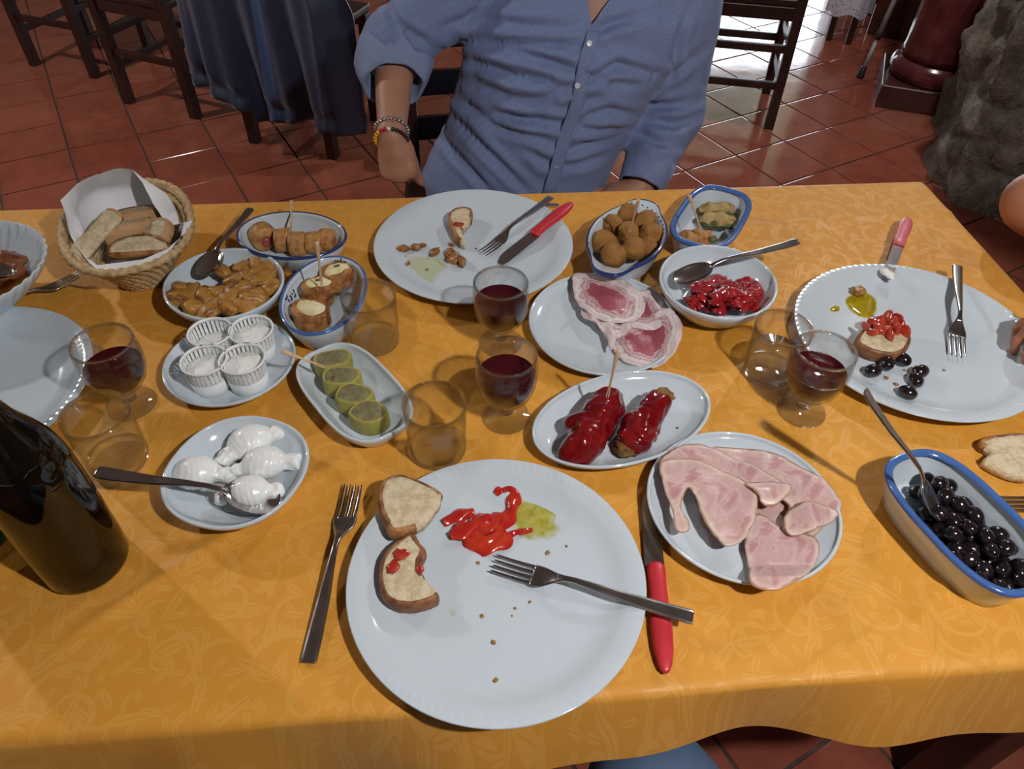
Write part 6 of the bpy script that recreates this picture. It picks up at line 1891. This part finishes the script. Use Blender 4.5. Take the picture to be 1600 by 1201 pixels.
# ---------------------------------------------- the person in the blue shirt
def blue_person():
    org = np.array([0.03, 1.58, 0.0])
    KN = [(0.47, 0.0, 1.56, 0.17, 0.125), (0.60, 0.0, 1.535, 0.180, 0.125), (0.72, 0.045, 1.535, 0.175, 0.118), (0.85, 0.105, 1.545, 0.195, 0.118), (0.95, 0.145, 1.56, 0.200, 0.115), (1.02, 0.165, 1.57, 0.170, 0.095), (1.07, 0.18, 1.575, 0.10, 0.07), (1.13, 0.185, 1.57, 0.056, 0.058)]
    RS, RE, RW = (-0.015, 1.59, 1.045), tuple(pxy(617, 78, 1.53)), tuple(pxy(612, 212, 1.37))
    LS, LE, LW = (0.325, 1.58, 1.0), (0.338, 1.565, 0.735), tuple(pxy(1000, 292, 1.43))
    hips = ((-0.085, 1.60, 0.53), (0.10, 1.60, 0.53)); knees = ((-0.16, 1.14, 0.52), (0.20, 1.15, 0.52)); ank = ((-0.17, 1.10, 0.09), (0.22, 1.12, 0.09))
    headc = (0.20, 1.545, 1.27); face = (-0.12, -1, -0.25)
    hand_d = Vector(pxy(627, 290, 1.33)) - Vector(RW)

    def body(p):
        d = torso_sdf(p, KN)
        d = smin(d, rcone(p, (0.185, 1.575, 1.04), (0.195, 1.56, 1.19), 0.062, 0.056), 0.03)
        d = smin(d, head_sdf(p, headc, face), 0.02)
        d = smin(d, rcone(p, RS, RE, 0.052, 0.043), 0.03); d = smin(d, rcone(p, RE, RW, 0.044, 0.0275), 0.015)
        d = smin(d, rcone(p, LS, LE, 0.052, 0.042), 0.03); d = smin(d, rcone(p, LE, LW, 0.042, 0.027), 0.015)
        d = smin(d, hand_sdf(p, RW, hand_d, (0.05, -1.0, 0.35), [(1.15, 1.3, 0.9), (1.25, 1.3, 0.9), (1.3, 1.3, 0.9), (1.4, 1.3, 0.9)], 0.95, left=False, thumb=(0.16, 0.05, 0.25)), 0.01)
        d = smin(d, hand_sdf(p, LW, (-0.75, -0.45, -0.25), (0.1, -0.35, 0.9), [(0.3, 0.5, 0.4)] * 4, 0.95, left=True, thumb=(0.5, 0.2, 0.3)), 0.01)
        for h, k, a in zip(hips, knees, ank):
            d = smin(d, rcone(p, h, k, 0.085, 0.06), 0.03); d = smin(d, rcone(p, k, a, 0.055, 0.038), 0.02)
            d = smin(d, rcone(p, (a[0], a[1] + 0.03, 0.035), (a[0], a[1] - 0.15, 0.03), 0.034, 0.03), 0.02)
        return d
    V, F_ = nets(body, (-0.42, 0.88, -0.002), (0.52, 1.78, 1.46), 0.0075); V = relax(V, F_, 1)
    b = mesh_obj('person', V - org, F_, SKIN); b.location = org
    tag(b, 'person in a light blue striped shirt seated across the table, one bare forearm with bracelets', 'person')
    hair_mesh(headc, face, 1.0, b, org); face_parts(headc, face, b, org)

    # shirt
    KS = [(z, cx, cy - 0.004, a + (0.032 if z < 0.65 else 0.022), bb + (0.022 if z < 0.65 else 0.014)) for z, cx, cy, a, bb in KN]
    KS[0] = (0.50, 0.0, 1.55, 0.208, 0.148)
    RE_, RW_, LE_, LW_ = map(np.array, (RE, RW, LE, LW))
    cuff_l = LE_ + (LW_ - LE_) * 0.86

    def shirt(p):
        d = torso_sdf(p, KS)
        d = smin(d, rcone(p, np.array(RS), RE_ + [0, 0, 0.010], 0.070, 0.064), 0.022)
        d = smin(d, rcone(p, RE_ + [0, 0, 0.010], RE_ + (RW_ - RE_) * 0.08, 0.060, 0.055), 0.02)
        d = smin(d, rcone(p, LS, LE_, 0.078, 0.063), 0.035)
        d = smin(d, rcone(p, LE_, LE_ + (cuff_l - LE_) * 0.8, 0.062, 0.052), 0.03)
        return d - 0.004 * fbm(p, 16, 2, 8)
    V, F_ = nets(shirt, (-0.42, 1.28, 0.48), (0.50, 1.80, 1.10), 0.0055); V = relax(V, F_, 2)
    # open V at the neck
    tri = BVHTree.FromPolygons([tuple(x) for x in V], [tuple(int(i) for i in f) for f in F_])

    def hit(x, y, off=0.0):
        h, n, _, _ = tri.ray_cast(CAM, pdir(x, y)); return None if h is None else h + n * off
    N = vnormals(V, F_)
    # folds drawn out from the buttons and the elbow bends (image lines laid on the cloth)
    LINES = [([(727, 60), (802, 66), (860, 70), (908, 70)], 6), ([(750, 71), (821, 84), (870, 100), (904, 113)], 8), ([(742, 97), (802, 117), (892, 133)], 8), ([(832, 156), (870, 142), (896, 132)], 5),
             ([(765, 176), (821, 186), (884, 190)], 9), ([(709, 184), (772, 247), (825, 300)], 8), ([(724, 158), (772, 195), (830, 214), (870, 222)], 6), ([(690, 215), (740, 270), (770, 305)], 6),
             ([(902, 131), (964, 101), (1042, 120)], 9), ([(919, 58), (952, 38), (1000, 24)], 7), ([(889, 191), (952, 172), (995, 181)], 8), ([(884, 196), (935, 202), (992, 198)], 6), ([(866, 246), (915, 224), (975, 209)], 6), ([(905, 118), (960, 130), (1030, 128)], 5),
             ([(868, 256), (905, 256), (955, 240)], 5), ([(627, 36), (650, 58), (668, 66)], 7), ([(612, 22), (632, 62), (645, 80)], 6), ([(700, 40), (728, 30), (752, 8)], 6), ([(1042, 122), (1062, 105), (1082, 90)], 8), ([(1018, 165), (1045, 165), (1070, 160)], 7), ([(1003, 210), (1025, 222), (1048, 226)], 7), ([(1030, 190), (1055, 195), (1085, 185)], 6), ([(1046, 120), (1060, 60), (1075, 20)], 6), ([(580, 60), (600, 90), (640, 108)], 5), ([(820, 232), (850, 250), (868, 258)], 5), ([(745, 130), (790, 150), (850, 160)], 5), ([(760, 30), (820, 40), (890, 44)], 5)]
    disp = np.zeros(len(V))
    for pts, amp in LINES:
        H = []
        for i in range(len(pts) - 1):
            for j in range(8):
                t_ = j / 8; h = hit(pts[i][0] * (1 - t_) + pts[i + 1][0] * t_, pts[i][1] * (1 - t_) + pts[i + 1][1] * t_)
                if h is not None: H.append(h)
        if len(H) < 3: continue
        H = np.array([x[:] for x in H]); m = len(H); dm = np.full(len(V), 9.0); wt = np.zeros(len(V)); sgn = np.zeros(len(V))
        for i in range(m):
            dd = np.linalg.norm(V - H[i], axis=1); s_ = dd < dm; dm = np.where(s_, dd, dm); wt = np.where(s_, math.sin(PI * (0.12 + 0.76 * i / (m - 1))), wt)
            tg = H[min(i + 1, m - 1)] - H[max(i - 1, 0)]; up = np.cross(tg, [0, -1.0, 0.5]); up /= np.linalg.norm(up) + 1e-9
            sgn = np.where(s_, (V - H[i]) @ up, sgn)
        a = amp * 0.001 * 1.35
        disp += wt * (-a * np.exp(-(dm / 0.008) ** 2) + 0.8 * a * np.exp(-((np.abs(sgn) - 0.017) / 0.010) ** 2) * (dm < 0.05))
    V2 = V + N * disp[:, None]
    # cut the neck opening
    c = V2[F_].mean(1)
    apex = hit(924, 37)
    ax_ = np.array(apex[:]) if apex is not None else np.array([0.145, 1.43, 0.97])
    inV = (c[:, 1] < 1.53) & (c[:, 2] > ax_[2]) & (np.abs(c[:, 0] - ax_[0] - 0.30 * (c[:, 2] - ax_[2])) < 0.55 * (c[:, 2] - ax_[2])) | (c[:, 2] > 1.075) & (np.hypot(c[:, 0] - 0.185, c[:, 1] - 1.57) < 0.075)
    F2 = F_[~inV]
    bd = np.intersect1d(np.unique(F_[inV]), np.unique(F2)); bd = bd[(V2[bd, 2] > ax_[2]) & (V2[bd, 2] < 1.07) & (V2[bd, 1] < 1.53)]
    dz_ = V2[bd, 2] - ax_[2]; xc_ = ax_[0] + 0.30 * dz_; V2[bd, 0] = xc_ + np.sign(V2[bd, 0] - xc_) * 0.55 * dz_
    so = mesh_obj('shirt', V2 - org, F2, SHIRT, b)
    tri2 = BVHTree.FromPolygons([tuple(x) for x in V2], [tuple(int(i) for i in f) for f in F2])

    def hit2(x, y, off=0.0):
        h, n, _, _ = tri2.ray_cast(CAM, pdir(x, y)); return (None, None) if h is None else (h + n * off, n)
    # placket and buttons
    cl_ = [(921, 48), (917, 62), (912, 78), (906, 98), (902, 118), (899, 140), (895, 160), (888, 182), (879, 200), (872, 222), (866, 246), (860, 268), (853, 292), (849, 306)]
    rings = []
    for (x, y) in cl_:
        row = []
        for k in range(7):
            o_ = (k / 6 - 0.5) * 20; h, n_ = hit2(x + 7 + o_, y + o_ * 0.15, 0.0035 + 0.0018 * math.sin(PI * k / 6) ** 0.5)
            row.append(h)
        if all(h is not None for h in row): rings.append([(np.array(h[:]) - org) for h in row])
    if len(rings) > 3:
        A_ = np.array(rings); A_[1:-1] = (A_[:-2] + 2 * A_[1:-1] + A_[2:]) / 4; rings = A_.tolist()
        n = 7; Vp = [p for r_ in rings for p in r_]; Fp = [(i * n + j, i * n + j + 1, (i + 1) * n + j + 1, (i + 1) * n + j) for i in range(len(rings) - 1) for j in range(n - 1)]
        pl = mesh_obj('placket', Vp, Fp, SHIRT, so); md = pl.modifiers.new('thickness', 'SOLIDIFY'); md.thickness = 0.0015
    BTN = mat('pearl_button', (0.62, 0.66, 0.74), 0.25)
    for x, y in ((920, 68), (902, 131), (886, 190), (868, 257)):
        h, n_ = hit2(x, y, 0.0085)
        if h is None: continue
        v, f = lathe([(0, 0), (0.0052, 0), (0.0056, 0.0008), (0.0052, 0.0016), (0.004, 0.0013), (0, 0.0013)], 20)
        q = n_.to_track_quat('Z', 'Y'); mesh_obj('button', [(q @ Vector(w) + h - Vector(org))[:] for w in v], f, BTN, so)
    # rolled cuff on the bare forearm, buttoned cuff on the other sleeve
    axr = (RW_ - RE_); axr /= np.linalg.norm(axr)
    CUFF = mat('pale_blue_cuff', (0.20, 0.26, 0.43), 0.85, bump=(40, 0.4, 0.004))

    def cuff(C0, ax, prof, name, wob, k, m=None):
        ax = Vector(ax); s1 = ax.cross(Vector((0, -1, 0.2))).normalized(); s2 = ax.cross(s1).normalized(); n = 64
        R_ = []
        for (t_, r_) in prof:
            R_.append([(Vector(C0) + ax * (t_ + wob * 0.012 * math.sin(2 * PI * j / n + k)) + (s1 * math.cos(2 * PI * j / n) + s2 * math.sin(2 * PI * j / n)) * r_ * (1 + 0.05 * math.sin(4 * PI * j / n + k + t_ * 20) + 0.03 * math.sin(14 * PI * j / n + t_ * 60)) - Vector(org))[:] for j in range(n)])
        v, f = loft(R_, False, False); mesh_obj(name, v, f, m or SHIRT, so)
    cuff(RE_ + [0, 0, 0.0], axr, [(0.004, 0.062), (0.0, 0.074), (0.006, 0.078), (0.025, 0.076), (0.05, 0.070), (0.072, 0.062), (0.080, 0.058), (0.082, 0.055), (0.078, 0.052), (0.05, 0.050), (0.02, 0.048)], 'rolled_cuff', 1.3, 0.5, CUFF)
    axl = (LW_ - LE_); axl /= np.linalg.norm(axl)
    cuff(cuff_l - axl * 0.035, axl, [(-0.002, 0.046), (0.0, 0.0535), (0.03, 0.051), (0.060, 0.048), (0.063, 0.046), (0.058, 0.043), (0.02, 0.043)], 'buttoned_cuff', 0.3, 1.2)
    # collar
    Vc = []; m_ = 41
    for i in range(m_):
        a = 0.42 + (2 * PI - 0.84) * i / (m_ - 1); z0 = 1.088 - 0.034 * math.cos(a)
        for r_, dz in ((0.074, -0.012), (0.070, 0.030), (0.074, 0.036), (0.081, 0.034), (0.102 - 0.004 * math.cos(a), -0.008 - 0.012 * max(0, math.cos(a)))):
            Vc.append((0.187 + r_ * math.sin(a) - org[0], 1.566 - r_ * math.cos(a) - org[1], z0 + dz))
    co_ = mesh_obj('collar', Vc, [(i * 5 + j, i * 5 + j + 1, (i + 1) * 5 + j + 1, (i + 1) * 5 + j) for i in range(m_ - 1) for j in range(4)], SHIRT, so); md = co_.modifiers.new('thickness', 'SOLIDIFY'); md.thickness = 0.002
    # jeans and shoes
    def jeans(p):
        d = ellip(p, (0.005, 1.58, 0.52), (0.205, 0.15, 0.095))
        for h, k, a in zip(hips, knees, ank): d = smin(d, rcone(p, h, k, 0.10, 0.076), 0.03); d = smin(d, rcone(p, k, (a[0], a[1], 0.11), 0.074, 0.058), 0.02)
        return np.maximum(d, 0.10 - p[:, 2]) - 0.003 * fbm(p, 22, 2, 3)
    V, F_ = nets(jeans, (-0.3, 1.0, 0.07), (0.36, 1.76, 0.66), 0.010); V = relax(V, F_, 1); mesh_obj('jeans', V - org, F_, DENIM, b)
    for a in ank:
        def shoe(p, a=a):
            d = rcone(p, (a[0], a[1] + 0.04, 0.045), (a[0], a[1] - 0.15, 0.035), 0.05, 0.043); return np.maximum(smin(d, rcone(p, (a[0], a[1], 0.05), (a[0], a[1], 0.11), 0.05, 0.05), 0.02), 0.002 - p[:, 2])
        V, F_ = nets(shoe, (a[0] - 0.08, a[1] - 0.22, -0.01), (a[0] + 0.08, a[1] + 0.12, 0.17), 0.008); mesh_obj('shoe', V - org, F_, SHOE, b)
    # bracelets
    axv = Vector(axr); s1 = axv.cross(Vector((0, -1, 0.2))).normalized(); s2 = axv.cross(s1).normalized()
    SIL = mat('silver_chain', (0.55, 0.55, 0.56), 0.22, metal=1.0)
    w0 = Vector(RW)
    ringp = lambda t_, r_, a: w0 + axv * (t_ + 0.006 * math.sin(a)) + (s1 * math.cos(a) + s2 * math.sin(a)) * r_
    br = MB()
    for j in range(26):
        a = 2 * PI * j / 26; p_ = ringp(-0.012, 0.0315, a) - Vector(org); v, f = ICO[2]; br.add(v * np.array([0.0042, 0.0042, 0.0042]) + np.array(p_), f)
    br.obj('silver_bracelet', SIL, b)
    BC_ = {'red_bead': mat('red_bead', (0.45, 0.01, 0.02), 0.3), 'dark_bead': mat('dark_bead', (0.03, 0.012, 0.014), 0.35), 'yellow_bead': mat('yellow_bead', (0.75, 0.40, 0.02), 0.3), 'white_bead': mat('white_bead', (0.7, 0.7, 0.7), 0.3)}
    v, f = tube([(ringp(0.010, 0.030, 2 * PI * j / 40) - Vector(org))[:] for j in range(41)], 0.0012, 6, False); bb = mesh_obj('beaded_bracelet', v, f, BC_['dark_bead'], b)
    for j in range(24):
        a = 2 * PI * j / 24; p_ = ringp(0.010, 0.0312, a); pr_ = project(p_)
        nm = 'yellow_bead' if pr_[0] < 593 else 'red_bead' if pr_[0] < 607 else 'white_bead' if pr_[0] < 611 else 'dark_bead'
        v, f = ICO[2]; mesh_obj(nm, v * 0.0043 + np.array(p_ - Vector(org)), f, BC_[nm], bb)


blue_person()


# ---------------------------------------------- the person at the right end of the table (hand and elbow in view)
def right_person():
    org = np.array([1.22, 0.86, 0.0])
    KN = [(0.46, 1.24, 0.86, 0.13, 0.17), (0.6, 1.24, 0.86, 0.13, 0.175), (0.75, 1.23, 0.86, 0.12, 0.165), (0.9, 1.215, 0.86, 0.125, 0.185), (1.0, 1.21, 0.86, 0.115, 0.19), (1.06, 1.21, 0.86, 0.085, 0.14), (1.11, 1.205, 0.86, 0.055, 0.06)]
    LS, LE, LW = (1.19, 0.67, 1.02), (1.01, 0.60, 0.80), (0.805, 0.737, 0.838)
    e = pxy(1606, 318, 1.06); RS, RE, RW = (1.19, 1.05, 1.02), (e.x + 0.012, 1.06, e.z + 0.002), (1.07, 0.93, 0.66)
    hips = ((1.24, 0.77, 0.52), (1.24, 0.96, 0.52)); knees = ((0.88, 0.70, 0.52), (0.90, 1.02, 0.50)); ank = ((0.86, 0.70, 0.09), (0.90, 1.03, 0.09))
    headc = (1.18, 0.86, 1.28); face = (-1, -0.05, -0.25)
    fd = Vector((-1, 0.20, -0.16))

    def body(p):
        d = torso_sdf(p, KN); d = smin(d, rcone(p, (1.205, 0.86, 1.05), (1.19, 0.86, 1.19), 0.06, 0.055), 0.03); d = smin(d, head_sdf(p, headc, face), 0.02)
        d = smin(d, rcone(p, LS, LE, 0.052, 0.042), 0.03); d = smin(d, rcone(p, LE, LW, 0.042, 0.027), 0.015)
        d = smin(d, rcone(p, RS, RE, 0.052, 0.047), 0.03); d = smin(d, rcone(p, RE, RW, 0.046, 0.028), 0.015)
        d = smin(d, hand_sdf(p, LW, fd, (-0.12, 0.0, 1), [(0.35, 0.75, 0.5), (0.40, 0.8, 0.5), (0.42, 0.8, 0.5), (0.45, 0.8, 0.5)], 0.98, left=True, spread=0.10, thumb=(0.62, 0.5, 0.2)), 0.01)
        d = smin(d, hand_sdf(p, RW, (-0.2, -0.9, -0.4), (-0.2, -0.2, 1), [(0.4, 0.5, 0.4)] * 4, 0.98, left=False, thumb=(0.4, 0.2, 0.3)), 0.01)
        for h, k, a in zip(hips, knees, ank):
            d = smin(d, rcone(p, h, k, 0.085, 0.06), 0.03); d = smin(d, rcone(p, k, a, 0.055, 0.038), 0.02); d = smin(d, rcone(p, (a[0] + 0.03, a[1], 0.035), (a[0] - 0.15, a[1], 0.03), 0.034, 0.03), 0.02)
        return d
    V, F_ = nets(body, (0.62, 0.5, -0.002), (1.45, 1.20, 1.46), 0.0075); V = relax(V, F_, 1)
    b = mesh_obj('person', V - org, F_, SKIN2); b.location = org
    tag(b, 'person at the table end, only a reaching hand and a bare elbow showing', 'person')
    hair_mesh(headc, face, 1.0, b, org); face_parts(headc, face, b, org)

    def shirt(p):
        d = torso_sdf(p, [(z, cx, cy, a + 0.018, bb + 0.02) for z, cx, cy, a, bb in KN[:-1]])
        d = smin(d, rcone(p, LS, (np.array(LS) + (np.array(LE) - LS) * 0.55), 0.070, 0.066), 0.03)
        d = smin(d, rcone(p, RS, (np.array(RS) + (np.array(RE) - RS) * 0.45), 0.070, 0.066), 0.03); return d - 0.004 * fbm(p, 16, 2, 4)
    V, F_ = nets(shirt, (0.9, 0.5, 0.42), (1.45, 1.25, 1.12), 0.010); V = relax(V, F_, 1); mesh_obj('t_shirt', V - org, F_, WHITET, b)

    def jeans(p):
        d = ellip(p, (1.24, 0.865, 0.52), (0.15, 0.195, 0.095))
        for h, k, a in zip(hips, knees, ank): d = smin(d, rcone(p, h, k, 0.10, 0.076), 0.03); d = smin(d, rcone(p, k, (a[0], a[1], 0.11), 0.074, 0.058), 0.02)
        return np.maximum(d, 0.10 - p[:, 2])
    V, F_ = nets(jeans, (0.74, 0.55, 0.07), (1.45, 1.2, 0.66), 0.012); mesh_obj('trousers', V - org, F_, DENIM, b)
    for a in ank:
        def shoe(p, a=a):
            d = rcone(p, (a[0] + 0.04, a[1], 0.045), (a[0] - 0.15, a[1], 0.035), 0.05, 0.043); return np.maximum(smin(d, rcone(p, (a[0], a[1], 0.05), (a[0], a[1], 0.11), 0.05, 0.05), 0.02), 0.002 - p[:, 2])
        V, F_ = nets(shoe, (a[0] - 0.22, a[1] - 0.08, -0.01), (a[0] + 0.12, a[1] + 0.08, 0.17), 0.008); mesh_obj('shoe', V - org, F_, SHOE, b)


right_person()
chair('dining_chair', 'dark wooden chair under the person at the table end', (1.26, 0.86, 0), PI / 2, w=0.42, group='dark wooden chairs')


# ---------------------------------------------- the person taking the photograph: only the knees show
def near_person():
    org = np.array([0.0, -0.36, 0.0])
    KN = [(0.46, 0.01, -0.40, 0.17, 0.13), (0.6, 0.01, -0.40, 0.175, 0.13), (0.75, 0.0, -0.39, 0.165, 0.12), (0.9, 0.0, -0.38, 0.185, 0.125), (1.0, 0.0, -0.37, 0.19, 0.115), (1.06, 0.0, -0.36, 0.14, 0.085), (1.11, 0.0, -0.35, 0.06, 0.055)]
    hips = ((-0.09, -0.38, 0.53), (0.10, -0.38, 0.53)); knees = ((-0.135, 0.235, 0.525), (0.168, 0.262, 0.535)); ank = ((-0.14, 0.20, 0.09), (0.18, 0.23, 0.09))
    headc = (0.0, -0.275, 1.33); face = (0, 1, 0.1)
    sh = ((-0.19, -0.365, 1.02), (0.19, -0.365, 1.02)); el = ((-0.25, -0.20, 1.10), (0.25, -0.20, 1.10)); wr = ((-0.115, -0.075, 1.375), (0.115, -0.075, 1.375))

    def body(p):
        d = torso_sdf(p, KN); d = smin(d, rcone(p, (0, -0.35, 1.05), (0, -0.305, 1.23), 0.06, 0.055), 0.03); d = smin(d, head_sdf(p, headc, face), 0.02)
        for i in (0, 1):
            d = smin(d, rcone(p, sh[i], el[i], 0.052, 0.042), 0.03); d = smin(d, rcone(p, el[i], wr[i], 0.042, 0.027), 0.015)
            sx = 1 if i == 0 else -1
            d = smin(d, hand_sdf(p, wr[i], (sx * 0.45, 0.30, 0.75), (-sx * 0.75, 0.55, 0.2), [(0.5, 0.9, 0.5)] * 4, 0.92, left=(i == 0), thumb=(0.5, 0.3, 0.4)), 0.01)
            h, k, a = hips[i], knees[i], ank[i]
            d = smin(d, rcone(p, h, k, 0.085, 0.06), 0.03); d = smin(d, rcone(p, k, a, 0.055, 0.038), 0.02); d = smin(d, rcone(p, (a[0], a[1] - 0.03, 0.035), (a[0], a[1] + 0.15, 0.03), 0.034, 0.03), 0.02)
        return np.maximum(d, np.where(p[:, 2] > 1.2, p[:, 1] + 0.022 - (p[:, 2] - 1.455) * 0.0, -1))
    V, F_ = nets(body, (-0.42, -0.58, -0.002), (0.42, 0.46, 1.50), 0.009); V = relax(V, F_, 1)
    b = mesh_obj('person', V - org, F_, SKIN); b.location = org
    tag(b, 'person in blue jeans on the near side, only the knees showing below the cloth', 'person')
    hair_mesh(headc, face, 1.0, b, org); face_parts(headc, face, b, org)

    def top(p):
        d = torso_sdf(p, [(z, cx, cy, a + 0.018, bb + 0.018) for z, cx, cy, a, bb in KN[:-1]])
        for i in (0, 1): d = smin(d, rcone(p, sh[i], el[i], 0.066, 0.056), 0.03); d = smin(d, rcone(p, el[i], np.array(el[i]) + (np.array(wr[i]) - el[i]) * 0.85, 0.055, 0.042), 0.02)
        return d
    V, F_ = nets(top, (-0.42, -0.60, 0.42), (0.42, 0.05, 1.40), 0.012); V = relax(V, F_, 1); mesh_obj('sweater', V - org, F_, GREYT, b)

    def jeans(p):
        d = ellip(p, (0.0, -0.38, 0.52), (0.20, 0.15, 0.095))
        for h, k, a in zip(hips, knees, ank): d = smin(d, rcone(p, h, k, 0.10, 0.076), 0.03); d = smin(d, rcone(p, k, (a[0], a[1], 0.11), 0.074, 0.058), 0.02)
        return np.maximum(d, 0.10 - p[:, 2]) - 0.004 * fbm(p, 24, 2, 3)
    V, F_ = nets(jeans, (-0.3, -0.58, 0.07), (0.34, 0.40, 0.66), 0.009); V = relax(V, F_, 1); mesh_obj('jeans', V - org, F_, DENIM, b)
    for a in ank:
        def shoe(p, a=a):
            d = rcone(p, (a[0], a[1] - 0.04, 0.045), (a[0], a[1] + 0.15, 0.035), 0.05, 0.043); return np.maximum(smin(d, rcone(p, (a[0], a[1], 0.05), (a[0], a[1], 0.11), 0.05, 0.05), 0.02), 0.002 - p[:, 2])
        V, F_ = nets(shoe, (a[0] - 0.08, a[1] - 0.12, -0.01), (a[0] + 0.08, a[1] + 0.22, 0.17), 0.008); mesh_obj('shoe', V - org, F_, SHOE, b)


near_person()
chair('dining_chair', 'dark wooden chair under the person in jeans on the near side', (0.0, -0.40, 0), 0.0, w=0.42, group='dark wooden chairs')


# ================================================================== lamps
BULB = NT('lamp_bulb'); BULB.p(color=(1, 1, 1), emis=(1.0, 0.95, 0.88), emiss=40.0); BULB = BULB.m
SHADE = mat('lamp_shade_metal', (0.30, 0.28, 0.25), 0.5)
for k, (p, w, col, r_) in enumerate(LAMPS):
    t = thing('pendant_lamp', ['pendant lamp over the near right corner of the dining table', 'pendant lamp over the empty floor at the left', 'unseen lamp added to brighten the floor between column and dining table'][k], 'lamp', p, 0, 'pendant lamps')
    v, f = lathe([(0.02, 0.16), (0.05, 0.155), (0.14, 0.09), (0.19, 0.0), (0.187, 0.0), (0.137, 0.086), (0.05, 0.150), (0.02, 0.155)], 48); mesh_obj('shade', v, f, SHADE, t)
    MB().tube([(0, 0, 0.155), (0, 0, 2.8 - p[2])], 0.004, 8).obj('cord', RUB, t)
    v, f = ICO[3]; mesh_obj('bulb', v * 0.034 + np.array([0, 0, 0.075]), f, BULB, t)
    L = bpy.data.lights.new('bulb_light', 'POINT'); L.energy = w; L.color = col; L.shadow_soft_size = r_
    lo = bpy.data.objects.new('bulb_light', L); COL.objects.link(lo); lo.location = (p[0], p[1], p[2] - 0.02)
